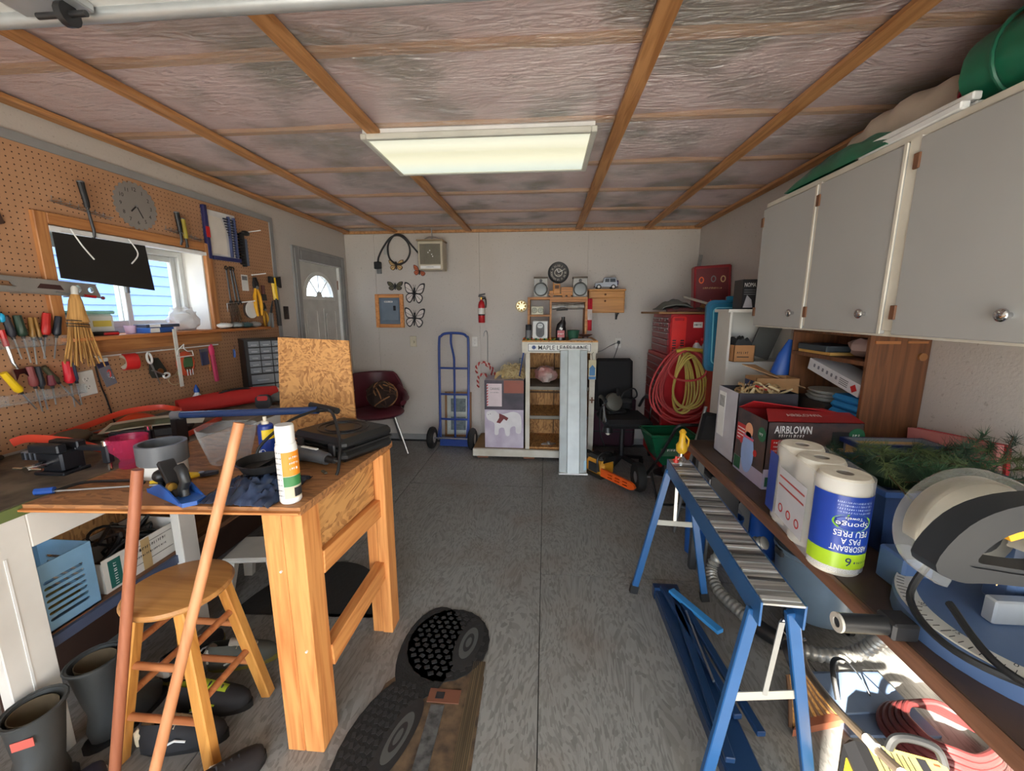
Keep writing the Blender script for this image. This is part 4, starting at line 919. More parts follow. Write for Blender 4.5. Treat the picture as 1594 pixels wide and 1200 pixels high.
G().tube([(.0, -.03, 0), (.012, -.09, 0), (.02, -.16, 0)], lambda q: (.006-.003*q, .003), 6).tube([(.055, -.115, .004), (.01, -.08, .004), (-.01, -.07, .004)], lambda q: (.006-.003*q, .003), 6).build('blade', steel, t)
t = T('stud_finder', 'dark triangular chalk line reel hung on the pegboard', 'chalk line', m=lw(2.255, 1.235, WX+.02) @ RM(5, 'Z'))
G().plate([(-.02, .06), (.01, .06), (.045, -.02), (.04, -.06), (-.03, -.055), (-.04, -.02)], .03, z=-.012).build('case', P('reel_dark', (44, 46, 40), .5), t); G().cyl((.0, -.02, .018), (.0, -.02, .026), .017).build('hub', P('hub_copper', (150, 96, 56), .4, metal=.5), t)
t = T('try_square', 'white try square hanging over the sill edge with a bent wire', 'square', m=lw(2.335, 1.29, WX+.09))
G().b2((-.012, -.18, 0), (.012, .17, .004)).build('blade', P('square_white', (222, 220, 212), .4), t)
G().tube([(-.005, .015, .004), (.0, .04, .004), (.05, .075, .004), (.045, .05, .004), (.07, .03, .004), (.105, .03, .004), (.11, .0, .004), (-.005, .0, .004)], .003, 6).build('bevel_wire', wht, t)
t = T('orange_cord_coil', 'coiled orange plastic cord hanging beside the parts drawers', 'cord', m=lw(2.46, 1.235, WX+.02))
for k in range(5): G().tube([((.068-.006*k)*math.cos(2*PI*i/28)*.95, (.075-.005*k)*math.sin(2*PI*i/28), .004*k) for i in range(28)], .004, 6, True).build('loop', P('cord_orange', (222, 96, 60), .5), t)
G().b2((-.03, -.02, .0), (.03, .04, .022)).build('green_card', P('card_green', (82, 120, 78), .5), t)
for u in (-.02, 0, .02): G().b2((u-.003, -.075, .022), (u+.003, -.035, .024)).build('cable_tie', wht, t)
t = T('wire_loop', 'beige wire loop hanging under the try square', 'wire', m=lw(2.37, 1.145, WX+.02)); G().tube([(.045*math.cos(2*PI*i/24), .03*math.sin(2*PI*i/24), .003*math.sin(i)) for i in range(24)], .0025, 6, True).tube([(.0, .03, 0), (.03, .06, .002), (.02, .03, 0)], .0025, 6).build('wire', P('beige_wire', (190, 170, 130), .5), t)
t = T('bit_set_card', 'blue hanging card pack beside the pink level', 'blister card', m=lw(2.625, 1.265) @ RM(2, 'Z')); G().b2((-.03, -.06, .004), (.03, .05, .012)).build('card', P('pack_slate', (74, 78, 104), .4), t); G().b2((-.03, .03, .012), (.03, .05, .013)).build('header', grey, t)
t = T('pink_level', 'pink torpedo level hanging next to the black parts drawers', 'level', m=lw(2.685, 1.20, WX+.02) @ RM(4, 'Z'))
pk = P('pink', (226, 64, 110), .45); G().box((0, -.02, 0), (.026, .20, .018), None, .003).build('body', P('pink_body', (204, 70, 106), .5), t); G().ball((0, .10, 0), (.022, .045, .014)).build('head', pk, t)
t = T('wood_ruler', 'thin orange wooden stick hanging beside the pink level', 'stick', m=lw(2.66, 1.22, WX+.006)); G().b2((-.006, -.06, 0), (.006, .06, .006)).build('stick', pine, t)
t = T('hanging_cable', 'black cable running down the pegboard to the bench', 'cable', m=lw(1.965, 1.1, WX+.006)); G().tube(spline([(-.03, .22, 0), (-.02, .1, .0), (.0, .0, 0), (.02, -.145, .0)], 5), .004, 6).build('cable', black, t)
# brown note in corner
t = G(m=frame((WX, 1.66, 1.95), (0, 1, 0), (0, 0, 1))).plate([(-.02, -.03), (.02, -.015), (.012, .03), (-.03, .02)], .012).build('pegboard_block', P('block_brown', (76, 52, 40), .6)); tag(t, 'small dark brown block fixed to the pegboard at far left', 'block')
# right hand end of pegboard
t = T('drill_bit_card', 'white and blue display card of drill bits by the window', 'drill bit set', m=frame((WX+.012, 2.90, 2.08), (0, 1, 0), (0, 0, 1)) @ RM(-6, 'Y'))
G().b2((-.14, -.16, 0), (.13, .17, .01), .002).build('case', P('case_white', (206, 204, 202), .4), t); G().b2((-.14, -.16, .0), (-.115, .19, .03), .002).build('spine', P('case_navy', (40, 44, 96), .4), t)
G().b2((-.142, -.02, .03), (-.113, .05, .032)).build('red_mark', red, t); G().b2((-.10, -.16, .01), (.13, -.135, .03), .002).build('lower_rail', P('case_navy', (40, 44, 96), .4), t)
G().plate([(-.10, .13), (.0, .13), (.03, .05), (.03, -.12), (-.10, -.12)], .006, z=.01).build('paper_insert', P('paper_warm', (214, 206, 196), .6), t)
for k in range(15):
    L = .10-.005*k; v = .13-.018*k
    G().cyl((.115-L, v, .022), (.12, v, .022), .0055-.0002*k, n=8).build('drill_bit', P('bit_dark', (52, 56, 74), .35, metal=.6), t)
G().b2((.055, -.13, .010), (.065, .15, .03)).b2((.10, -.13, .010), (.112, .15, .03)).build('bit_holder', P('holder_blue', (70, 80, 120), .5), t)
t = T('socket_rail', 'black comb rail of sockets beside the drill bit card', 'socket set', m=lw(3.11, 2.03, WX+.004))
G().b2((-.012, -.13, 0), (.012, .12, .02)).build('rail', P('rail_black', (36, 36, 40), .5), t); G().b2((.02, -.12, 0), (.05, .08, .014), .003).build('holder', P('holder_slate', (96, 110, 136), .5), t)
for k in range(11): G().cyl((-.045, .10-.021*k, .014), (.0, .10-.021*k, .014), .0085, n=10).build('socket', dkmetal, t)
G().ball((.03, .12, .02), (.04, .02, .02)).build('ratchet_head', black, t)
for y, z in ((3.18, 2.165), (3.19, 1.845), (3.03, 1.63)):
    t = T('peg_hook', ['white peg hook above the socket rail', 'white peg hook above the yellow pliers', 'white peg hook above the hex keys'][[2.165, 1.845, 1.63].index(z)], 'hook', m=lw(y, z)); G().cyl((0, 0, 0), (0, .012, .12), .004, n=8).build('pin', wht, t); G().ball((0, 0, .004), (.008, .008, .005)).build('base', wht, t)
for i, y in enumerate((2.905, 2.945, 2.97)):
    t = T('long_wrench', ['leftmost', 'middle', 'rightmost'][i]+' long steel wrench hanging under the drill bit card', 'wrench', m=lw(y, 1.86, WX+.02) @ RM(2+3*i, 'Z'), group='long wrenches')
    G().tube([(0, 0, 0), (0, -.22, 0)], lambda q: (.006, .0035), 6).build('shank', dkmetal, t)
    G().tube([(.0+.012*math.cos(2*PI*j/12), .012+.012*math.sin(2*PI*j/12), 0) for j in range(12)], .004, 6, True).build('ring_end', dkmetal, t)
    G().plate([(-.014, -.22), (.014, -.22), (.016, -.25), (.006, -.235), (-.006, -.235), (-.016, -.25)], .006, z=-.003).build('open_end', dkmetal, t)
t = T('hex_key_set', 'fan of chrome hex keys hanging low on the pegboard', 'hex keys', m=lw(2.925, 1.62, WX+.015))
for k in range(7): G().tube([(-.04+.012*k, .0, .01), (-.04+.013*k, -.02, .014), (-.035+.016*k, -.19+.012*k, .014)], .004, 6).build('key', chrome, t)
G().tube([(-.06, -.06, .01), (-.06, .0, .01), (.06, .01, .01)], .003, 6).build('ring', steel, t)
t = T('white_tape_roll', 'white rimmed tape roll hanging behind the yellow pliers', 'tape', m=lw(3.10, 1.575, WX+.012)); G().lathe([(.04, 0), (.062, 0), (.062, .022), (.04, .022)], 26).build('tape', P('tape_dark', (84, 70, 62), .6), t); G().lathe([(.06, .021), (.064, .021), (.064, .026), (.05, .026)], 26).build('rim', wht, t)
t = T('paper_note', 'white paper slip pinned behind the pliers', 'note', m=lw(3.105, 1.78)); G().b2((-.035, -.06, 0), (.035, .06, .001)).build('paper', wht, t); G().b2((-.028, .02, .001), (.028, .05, .0014)).build('print', P('print_grey', (120, 120, 124), .6), t)
pliers(None, 0, 'large grey pliers with yellow handles on the pegboard', yellow, m=lw(3.15, 1.74, WX+.045) @ RM(4, 'Z'), sc=1.55) if False else None
t = pliers((0, 0, 0), 0, 'large grey pliers with yellow handles on the pegboard', P('grip_amber', (236, 172, 30), .4), sc=1.7, m=lw(3.16, 1.74, WX+.048) @ RM(3, 'Z'))
t = T('hatchet', 'black hatchet with yellow and black handle near the door trim', 'hatchet', m=lw(3.40, 1.80, WX+.035) @ RM(4, 'Z'))
G().plate([(-.05, .05), (.03, .04), (.09, .05), (.085, -.045), (.03, -.01), (-.05, .0)], .022, z=-.011).build('head', black, t); G().tube([(.0, .04, 0), (.0, -.14, 0)], lambda q: (.02, .012), 8).build('upper_handle', yellow, t); G().tube([(.0, -.13, 0), (.005, -.25, 0), (.0, -.36, 0)], lambda q: (.017, .013), 8).build('grip', black, t)
t = T('grey_shears', 'grey grass shears with dark blades hanging by the hatchet', 'shears', m=lw(3.335, 1.55, WX+.03))
for s in (-1, 1): G().tube([(s*.01, .0, 0), (s*.025-.02, -.12, 0)], lambda q: (.012, .009), 8).build('handle', P('shear_grey', (120, 122, 122), .5), t)
G().tube([(0, 0, 0), (.02, .06, 0), (.035, .10, 0)], lambda q: (.012*(1-q*.7), .004), 8).build('blade', dkmetal, t)
pliers((0, 0, 0), 0, 'small pliers with amber handles hanging left of the grey shears', P('grip_ochre', (190, 140, 30), .4), sc=1.25, m=lw(3.27, 1.57, WX+.022) @ RM(5, 'Z'))
t = T('trowel', 'brown handled scraper hanging between pliers and hatchet', 'scraper', m=lw(3.28, 1.72, WX+.02)); G().tube([(0, .05, 0), (0, -.02, 0)], .014, 8).build('handle', P('trowel_maroon', (96, 50, 42), .5), t); G().plate([(-.03, -.02), (.03, -.02), (.035, -.07), (-.035, -.07)], .003).build('blade', dkmetal, t)
# parts cabinet
t = T('parts_cabinet', 'black parts cabinet with rows of clear small drawers on the bench', 'parts cabinet', (-2.06, 2.93, .949), R(48))
G().b2((-.17, -.09, 0), (.17, .1, .42), .004).build('body', P('cab_black', (20, 20, 22), .5), t)
dr_m = MAT('drawer_clear', (150, 156, 162), .2, kind='clear', alpha=.45)
for r_ in range(7):
    for c_ in range(4 if r_ < 5 else 2):
        nw = 4 if r_ < 5 else 2; w_ = .30/nw
        x = -.15+w_*(c_+.5); z = .385-.047*r_ if r_ < 5 else .132-.075*(r_-5); h = .04 if r_ < 5 else .066
        o = G().box((x, -.093, z), (w_-.006, .012, h), None, .002).build('drawer', P('drawer_smoke', (118, 122, 128), .25), t)
        G().box((x, -.103, z-.006), (w_*.5, .010, .008), None, .002).build('pull', P('drawer_pull', (150, 154, 160), .3), o)
t = T('blue_keyring', 'blue key fob hung on the side of the parts cabinet', 'key fob', (-2.205, 2.775, 1.27)); G().plate(rrect(.04, .06, .018), .01).build('fob', P('fob_blue', (70, 100, 170), .4), t).matrix_local = frame((0, 0, 0), (.74, -.67, 0), (0, 0, 1)); G(m=frame((0, 0, .045), (.74, -.67, 0), (0, 0, 1))).tube([(.015*math.cos(2*PI*i/14), .015*math.sin(2*PI*i/14), 0) for i in range(14)], .002, 5, True).build('ring', chrome, t)
# sill clutter
sx = XL+.02; sz = WZ0+.0125
t = T('storage_tub', 'translucent storage tub with teal lid on the window sill', 'tub', (XL-.05, 1.98, sz)); G().box((0, 0, .055), (.13, .2, .11), None, .012).build('tub', P('tub_clear', (226, 232, 230), .3), t); G().box((0, 0, .118), (.14, .21, .018), None, .006).build('lid', P('lid_teal', (150, 214, 204), .4), t); G().box((.066, .03, .06), (.003, .09, .03)).build('label', P('label_yellow', (226, 206, 96), .5), t)
t = G().ball((0, 0, .065), (.06, .10, .075), 22, 14, lambda d: 1+.35*nz(d*3.2)).build('white_plastic_bag', MAT('thin_white_film', (238, 240, 242), .25, kind='clear', alpha=.75)); at(t, (XL-.03, 2.56, sz+.005)); tag(t, 'crumpled white plastic bag at the right end of the sill', 'bag')
for i, (y, w_, h_, c, lab) in enumerate(((2.30, .20, .018, (60, 66, 84), 'dark magazine lying on the window sill centre'), (2.28, .17, .03, (44, 92, 170), 'blue and white carton under the magazine on the sill'))):
    t = T('sill_carton' if i else 'magazine', lab, 'box' if i else 'magazine', (XL+.035, y, sz+(.031 if not i else 0)), R(4 if i else -6))
    G().box((0, 0, h_/2), (.09, w_, h_), None, .002).build('body', P('sill%d' % i, c, .5), t); G().box((.046, -.05, h_/2), (.002, .06, h_*.8)).build('pale_end', wht, t)
t = T('sill_multitool', 'black and red folding tool lying on the sill at left', 'tool', (XL+.045, 1.99, sz), R(80)); G().box((0, 0, .010), (.12, .03, .02), None, .006).build('body', black, t); G().box((.02, -.012, .008), (.07, .014, .014), None, .004).build('grip', red, t)
t = T('lilac_cup', 'small lilac plastic cup on the window sill', 'cup', (XL+.03, 2.14, sz)); G().lathe([(.022, 0), (.028, .045), (.025, .045), (.02, .004), (0, .003)], 18).build('cup', P('lilac', (206, 180, 214), .4), t)
t = T('sill_bottle', 'small purple topped bottle on the sill beside the broom', 'bottle', (XL+.03, 1.90, sz)); G().lathe([(.02, 0), (.024, .04), (.01, .06), (.01, .075)], 16).build('body', P('violet_grey', (150, 140, 170), .3), t); G().ball((0, 0, .08), (.013, .013, .012)).build('cap', P('violet', (92, 70, 120), .4), t)
rnd = random.Random(11)
for i, (y, c, lab) in enumerate(((2.79, (226, 228, 226), 'white wrapped packet on the ledge right of the window'), (2.90, (150, 160, 160), 'grey green packet heap on the ledge under the hex keys'), (3.0, (70, 100, 104), 'dark teal pouch on the ledge under the tape roll'), (3.10, (172, 172, 168), 'pale grey packet at the ledge end under the pliers'))):
    t = G().ball((0, 0, .018), (.045, .055, .02), 14, 8, lambda d: 1+.3*nz(d*2.5+Vector((i*5, 0, 0)))).build('packet', P('packet%d' % i, c, .35)); at(t, (XL+.06, y, sz+.004)); tag(t, lab, 'packet')
# ============================================================ BACK WALL
def bw(x, z, y=YB): return BW(x, z, y)
# heater and cord
t = T('shop_heater', 'beige electric shop heater hanging from the ceiling at the back', 'heater', (-1.245, 4.62, 2.0))
hb = P('heater_beige', (196, 186, 164), .5)
G().b2((-.135, -.09, 0), (.135, .10, .30), .008).build('case', hb, t)
G().b2((-.112, -.094, .06), (.112, -.088, .27)).build('grille_back', P('grille_dark', (96, 92, 80), .6), t)
for k in range(16): G().b2((-.112+.0145*k, -.10, .06), (-.109+.0145*k, -.094, .27)).build('grille_bar', P('grille_light', (168, 160, 140), .5), t)
G().b2((-.11, -.094, .015), (.11, -.089, .045)).build('label_plate', wht, t); marks(1, .012, grey, t, frame((0, -.0945, .03), (1, 0, 0), (0, 0, 1)), .09)
for (x, z) in ((-.02, .18), (.02, .16), (0, .2), (.03, .14)): G().box((x, -.101, z), (.012, .003, .012), (0, .7, 0)).build('fan_glint', wht, t)
G().b2((-.145, -.11, .30), (.145, .10, .315), .003).build('louvre_top', P('heater_brown', (150, 128, 98), .5), t)
G().cyl((0, 0, .315), (0, 0, .445), .006).tube(spline([(-.1, 0, .315), (-.06, 0, .345), (0, 0, .36), (.06, 0, .345), (.1, 0, .315)], 4), .005, 6).build('hanger', steel, t)
t = T('heater_cable', 'black heater cord looped on the wall with a big plug', 'cord', (-1.7, 4.80, 2.24))
lp_ = [(-1.37, 4.66, 2.15), (-1.46, 4.79, 2.22), (-1.53, 4.79, 2.30), (-1.62, 4.79, 2.40), (-1.72, 4.79, 2.41), (-1.80, 4.785, 2.30), (-1.79, 4.78, 2.16), (-1.70, 4.775, 2.09), (-1.60, 4.775, 2.12), (-1.545, 4.775, 2.22), (-1.57, 4.775, 2.33), (-1.66, 4.77, 2.40), (-1.76, 4.77, 2.38), (-1.86, 4.78, 2.27), (-1.92, 4.79, 2.17), (-1.93, 4.79, 2.11)]
G(t).tube(spline(lp_, 6), .010, 8).build('cable', P('cord_black', (48, 48, 50), .6), t)
G(t).b2((-1.975, 4.77, 2.04), (-1.895, 4.812, 2.12), .006).build('plug', black, t); G(t).b2((-1.955, 4.80, 1.99), (-1.905, 4.825, 2.04)).build('socket_box', grey, t)
G(t).b2((-1.86, 4.80, 2.20), (-1.80, 4.803, 2.30)).build('tag', P('tag_grey', (176, 176, 172), .6), t)
# butterflies
def butterfly(x, z, w, h, lab, wm, bm, tilt=0, veins=True):
    t = T('butterfly_plaque', lab, 'wall ornament', m=bw(x, z, YB-.001) @ RM(tilt, 'Z'), group='butterflies on the back wall')
    for s in (-1, 1):
        up = [(s*.03, .02), (s*.25, .42), (s*.5, .5), (s*.48, .2), (s*.36, -.02), (s*.05, -.05)]
        dn = [(s*.03, -.02), (s*.30, -.04), (s*.43, -.2), (s*.36, -.42), (s*.2, -.5), (s*.04, -.22)]
        for nm, pts in (('upper_wing', up), ('lower_wing', dn)):
            q = [(a*w, b*h) for a, b in pts]
            sm = [(p.x, p.y) for p in spline([(a, b, 0) for a, b in q], 4, True)]
            o = G().plate(sm, .008, z=.006).build(nm, bm, t)
            cx = sum(p[0] for p in sm)/len(sm); cy = sum(p[1] for p in sm)/len(sm)
            G().plate([(cx+(p[0]-cx)*.76, cy+(p[1]-cy)*.76) for p in sm], .003, z=.0135).build('wing_field', wm, o)
            if veins:
                for k in range(3):
                    e = sm[(k*6+5) % len(sm)]; G().beam((s*.03*w, cy*.2, .0168), (e[0], e[1], .0168), .004, .003).build('vein', bm, o)
    G().tube([(0, .25*h, .015), (0, 0, .018), (0, -.42*h, .015)], lambda q: .02*w*(1.5-q)+.004, 8).build('body', ink, t)
    for s in (-1, 1): G().tube([(0, .22*h, .016), (s*.06*w, .4*h, .016)], .0018, 5).build('antenna', ink, t)
bd = P('butterfly_black', (40, 38, 40), .6)
butterfly(-1.725, 2.085, .17, .115, 'tan butterfly ornament below the looped heater cord', P('bf_tan', (206, 170, 112), .6), P('bf_brown', (110, 84, 50), .6))
butterfly(-1.45, 2.02, .155, .11, 'orange butterfly ornament beside the heater', P('bf_orange', (190, 96, 56), .6), P('bf_rust', (120, 62, 44), .6), -8)
butterfly(-1.75, 1.85, .18, .10, 'dark olive butterfly ornament above the breaker panel', P('bf_olive', (92, 88, 62), .6), bd, 0)
butterfly(-1.525, 1.77, .235, .23, 'upper white and black butterfly right of the breaker panel', P('bf_white', (222, 212, 206), .6), bd, -4)
butterfly(-1.535, 1.487, .235, .22, 'lower white and black butterfly right of the breaker panel', P('bf_white', (222, 212, 206), .6), bd, -4)
# breaker panel
t = T('breaker_panel', 'grey breaker panel in a wooden frame on the back wall', 'electrical panel', m=bw(-1.828, 1.564))
for a, b, c, d, m_ in ((-.168, -.193, -.125, .193, pine), (.125, -.193, .168, .193, pine), (-.125, .152, .125, .193, pinex), (-.125, -.193, .125, -.152, pinex)): G().b2((a, b, 0), (c, d, .03), .003).build('frame_board', m_, t)
G().b2((-.125, -.152, 0), (.125, .152, .014)).build('cover', P('panel_grey', (108, 122, 136), .45, metal=.2), t); o = G().b2((-.095, -.11, .014), (.105, .125, .02), .002).build('door', P('panel_grey2', (118, 132, 146), .45, metal=.2), t)
G().b2((.045, .005, .02), (.075, .06, .026), .002).build('latch', ink, o); G().b2((-.06, .098, .02), (.04, .115, .0206)).build('label', wht, o); marks(2, .012, ink, t, TM((-.01, .1065, .0205)), .085)
# plates
outlet(bw(-1.565, 1.208), 'beige dial thermostat plate left of the hand truck', .08, .125, 0, P('beige_plate', (206, 196, 170), .5), 1, 'thermostat', 'thermostat')
outlet(bw(-.826, 1.208), 'white double outlet on the back wall under the extinguisher', .066, .115)
ot = outlet(bw(.83, 1.20), 'white outlet with a black plug on the wall above the office chair', .07, .115)
t = T('plugged_cable', 'black plug and thin cables hanging from the wall outlet', 'cable', m=bw(.83, 1.20, YB-.0105)); G().box((0, .012, .02), (.03, .035, .036), None, .006).build('plug', black, t); G().tube(spline([(0, 0, .03), (-.02, -.08, .03), (-.05, -.18, .02)], 6), .004, 6).build('cable', black, t); G().tube(spline([(-.01, .01, .03), (-.10, -.03, .03), (-.20, -.09, .02), (-.32, -.10, .02)], 6), .003, 6).build('cable', grey, t)
# extinguisher
t = T('fire_extinguisher', 'red fire extinguisher hung on the white back wall', 'fire extinguisher', m=bw(-.735, 1.43, YB-.045))
er = P('ext_red', (196, 34, 40), .3)
G(m=RM(-90, 'X')).lathe([(.034, 0), (.038, .006), (.038, .20), (.03, .235), (.014, .25), (.014, .262)], 20).build('tank', er, t)
G(m=RM(-90, 'X')).lathe([(.0388, .09), (.0388, .165)], 20).build('label', P('ext_label', (226, 222, 214), .5), t); G(m=RM(-90, 'X')).lathe([(.0394, .082), (.0394, .098)], 20).build('strap', black, t)
G().box((0, .275, 0), (.022, .03, .022), None, .004).build('valve', brass, t); G().beam((-.035, .30, 0), (.05, .285, 0), .014, .008).beam((-.03, .312, 0), (.045, .325, 0), .014, .006).build('lever', black, t); G().tube(spline([(.01, .27, 0), (.045, .27, .01), (.055, .22, .012), (.05, .17, .012)], 5), .007, 8).build('hose', black, t)
G().b2((-.02, .2, -.045), (.02, .24, -.03)).build('wall_bracket', dkmetal, t)
# clock
t = T('wall_clock', 'black rimmed round wall clock above the wooden truck', 'clock', m=bw(.135, 1.985))
G().lathe([(.0, 0), (.115, 0), (.118, .012), (.112, .03), (.098, .026), (.098, .014), (0, .014)], 36).build('case', black, t); G().lathe([(0, .0145), (.097, .0145), (.097, .0155), (0, .0155)], 36).build('face', P('clock_face', (50, 44, 40), .5), t)
for k in range(12): a = R(90-30*k); text(['XII', 'I', 'II', 'III', 'IV', 'V', 'VI', 'VII', 'VIII', 'IX', 'X', 'XI'][k], .022, P('numeral', (214, 206, 190), .5), t, TM((.076*math.cos(a), .076*math.sin(a), .0156)) @ RM(-30*k, 'Z'))
G().plate(circ(.045, 20), .0005, [circ(.038, 20)], z=.0158).build('inner_ring', P('numeral', (214, 206, 190), .5), t); G().beam((0, 0, .018), (-.02, .045, .018), .006, .001).beam((0, 0, .019), (.055, .03, .019), .005, .001).build('hands', wht, t)
marks(3, .016, P('numeral', (214, 206, 190), .5), t, TM((0, .02, .0165)), .05); marks(4, .014, P('numeral', (214, 206, 190), .5), t, TM((0, -.026, .0165)), .04)
# gold wreath disc
t = T('brass_plate', 'small round embossed brass plate on the wall by the hutch', 'wall plate', m=bw(-.278, 1.617)); G().lathe([(0, .004), (.03, .008), (.05, .004), (.068, .01), (.07, .004), (.07, 0), (0, 0)], 30).build('dish', P('pale_brass', (206, 190, 150), .3, metal=.5), t)
for k in range(8): a = k*PI/4; G().ball((.042*math.cos(a), .042*math.sin(a), .007), (.011, .011, .005), 8, 6).build('boss', brass, t)
# oak wall cabinet
t = T('oak_wall_cabinet', 'small oak wall cabinet with two drawers and black bracket', 'wall cabinet', m=bw(.652, 1.668))
ok = MAT('honey_oak', (206, 144, 70), .45, kind='wood', col2=(172, 112, 48), scale=4, axis=0)
G().b2((-.19, -.125, 0), (.19, .11, .22), .003).build('case', ok, t); G().b2((-.198, .108, 0), (.198, .126, .235), .003).build('top', ok, t)
for v0, v1 in ((.035, .103), (-.118, .03)):
    o = G().b2((-.18, v0, .22), (.18, v1, .232), .003).build('drawer_front', ok, t); G().ball((-.02, v1-.03 if v0 < 0 else (v0+v1)/2, .24), .011).build('knob', P('knob_brown', (120, 70, 30), .4), o)
G().b2((.13, -.20, 0), (.15, -.125, .02)).b2((.13, -.14, 0), (.15, -.125, .14)).beam((.14, -.19, .01), (.14, -.135, .12), .01, .01).build('bracket', black, t)
# model car
t = T('model_truck', 'pale blue model off-road truck on top of the oak wall cabinet', 'model car', (.648, 4.70, 1.795)); cb = P('model_blue', (176, 186, 200), .35)
G(m=RM(90, 'X')).plate([(-.12, .025), (.115, .025), (.115, .07), (.10, .108), (.095, .118), (-.02, .118), (-.035, .07), (-.115, .062), (-.12, .05)], .09, z=-.045).build('body', cb, t)
for s in (-1, 1):
    G(m=TM((0, s*.0455, 0)) @ RM(90, 'X')).plate([(-.015, .075), (.03, .075), (.03, .11), (-.012, .11)], .001, z=-.0005).plate([(.038, .075), (.098, .075), (.092, .11), (.038, .11)], .001, z=-.0005).build('side_window', P('model_glass', (40, 50, 60), .2), t)
    for x in (-.08, .075):
        o = G().cyl((x, s*.036, .024), (x, s*.052, .024), .026, n=18).build('wheel', rubber, t); G().cyl((x, s*.0525, .024), (x, s*.054, .024), .015, n=14).build('hub', wht, o)
G().b2((-.126, -.045, .02), (-.118, .045, .035)).b2((.113, -.045, .02), (.12, .045, .035)).build('bumper', dkmetal, t); G().cyl((.118, 0, .07), (.132, 0, .07), .025).build('spare_wheel', P('spare_cover', (92, 84, 128), .4), t); G().b2((-.02, -.045, .117), (.095, .045, .123)).build('roof', P('model_roof', (70, 72, 84), .4), t)
# hutch
t = T('desk_hutch', 'open pine hutch standing on the white cabinet under the clock', 'hutch', (.12, 4.52, 1.27)); hp = MAT('hutch_pine', (196, 138, 84), .55, kind='wood', col2=(160, 104, 58), scale=5, axis=0)
for lo, hi, nm in (((-.31, -.12, 0), (-.285, .12, .435), 'side_panel'), ((.285, -.12, 0), (.31, .12, .435), 'side_panel'), ((-.285, -.12, .41), (.285, .12, .435), 'top_board'), ((-.08, -.12, 0), (-.06, .12, .41), 'divider'), ((-.285, -.12, .235), (-.08, .12, .255), 'shelf'), ((-.06, -.12, .385), (.285, .12, .41), 'rail')): G().b2(lo, hi, .002).build(nm, hp, t)
# things on hutch
for x, lab in ((-.055, 'left round faced white loudspeaker on the hutch'), (.35, 'right round faced white loudspeaker on the hutch')):
    t = T('loudspeaker', lab, 'speaker', (x, 4.47, 1.706), group='loudspeakers on the hutch')
    G().b2((-.074, -.06, 0), (.074, .08, .19), .006).build('cabinet', P('spk_grey', (172, 170, 164), .45), t); G().b2((-.074, -.06, .19), (.074, .08, .205)).build('top_edge', P('spk_brown', (92, 78, 64), .6), t)
    o = G(m=frame((0, -.061, .078), (1, 0, 0), (0, 0, 1))).lathe([(0, .004), (.045, .008), (.058, .006), (.066, .012), (.072, .006), (.072, 0), (0, 0)], 30).build('woofer', P('woofer_grey', (112, 116, 116), .4, metal=.3), t)
    G(m=frame((0, -.061, .165), (1, 0, 0), (0, 0, 1))).lathe([(0, .004), (.014, .004), (.016, 0)], 18).build('tweeter', P('tweeter_dark', (56, 54, 52), .4), t)
    for u in (-.066, .066): G().cyl((u, -.06, .012), (u, -.064, .012), .005, n=8).build('screw', dkmetal, t)
t = T('toy_truck', 'wooden toy truck between the two loudspeakers', 'toy truck', (.155, 4.46, 1.706)); tw = MAT('toy_wood', (206, 142, 72), .5, kind='wood', col2=(170, 108, 48), scale=5, axis=0)
G().b2((-.13, -.04, .018), (.12, .04, .032), .002).build('chassis', tw, t); G().b2((-.12, -.035, .032), (-.075, .035, .065), .004).build('hood', tw, t); G().b2((-.075, -.04, .032), (-.01, .04, .135), .004).build('cab', tw, t); G().b2((.0, -.04, .032), (.12, .04, .10), .003).build('bed', tw, t); G().b2((.005, -.042, .05), (.115, -.039, .058)).b2((.005, -.042, .078), (.115, -.039, .084)).build('rail', P('toy_dark', (140, 84, 40), .5), t)
G().b2((-.065, -.0415, .085), (-.02, -.0395, .12)).build('window', P('toy_window', (90, 56, 30), .6), t); G().cyl((-.08, -.02, .065), (-.08, -.02, .15), .005).build('exhaust', tw, t)
for x in (-.095, .03, .085):
    for s in (-1, 1): G().cyl((x, s*.036, .019), (x, s*.05, .019), .019, n=14).build('wheel', P('toy_wheel', (180, 116, 54), .5), t)
t = T('gauge_box', 'cream box with two round dials on the hutch shelf', 'gauge', (-.08, 4.45, 1.526)); G().b2((-.07, -.03, 0), (.055, .03, .085), .004).build('case', P('gauge_cream', (206, 204, 182), .5), t)
for u in (-.04, .025): o = G(m=frame((u, -.031, .043), (1, 0, 0), (0, 0, 1))).lathe([(0, .003), (.024, .003), (.027, .006), (.029, 0)], 22).build('dial', P('dial_grey', (150, 152, 132), .4), t); G(m=frame((u, -.036, .043), (1, 0, 0), (0, 0, 1))).beam((0, 0, 0), (.01, .015, 0), .003, .001).build('needle', ink, o)
t = T('rolled_plastic', 'roll of grey plastic film tucked under the hutch top', 'film roll', (.23, 4.45, 1.585)); G().tube([(-.165, 0, .02), (-.05, 0, .035), (.06, 0, .03), (.165, 0, .035)], lambda q: (.028+.006*math.sin(9*q), .022+.005*math.sin(7*q)), 10).build('film', MAT('grey_film', (168, 164, 156), .2, scale=18, col2=(80, 76, 72), bump=.5), t); G().cyl((-.12, 0, -.01), (.0, 0, -.005), .010).build('black_rod', black, t)
G().cyl((-.165, 0, -.005), (.165, 0, .0), .004).build('support_rod', dkmetal, t)
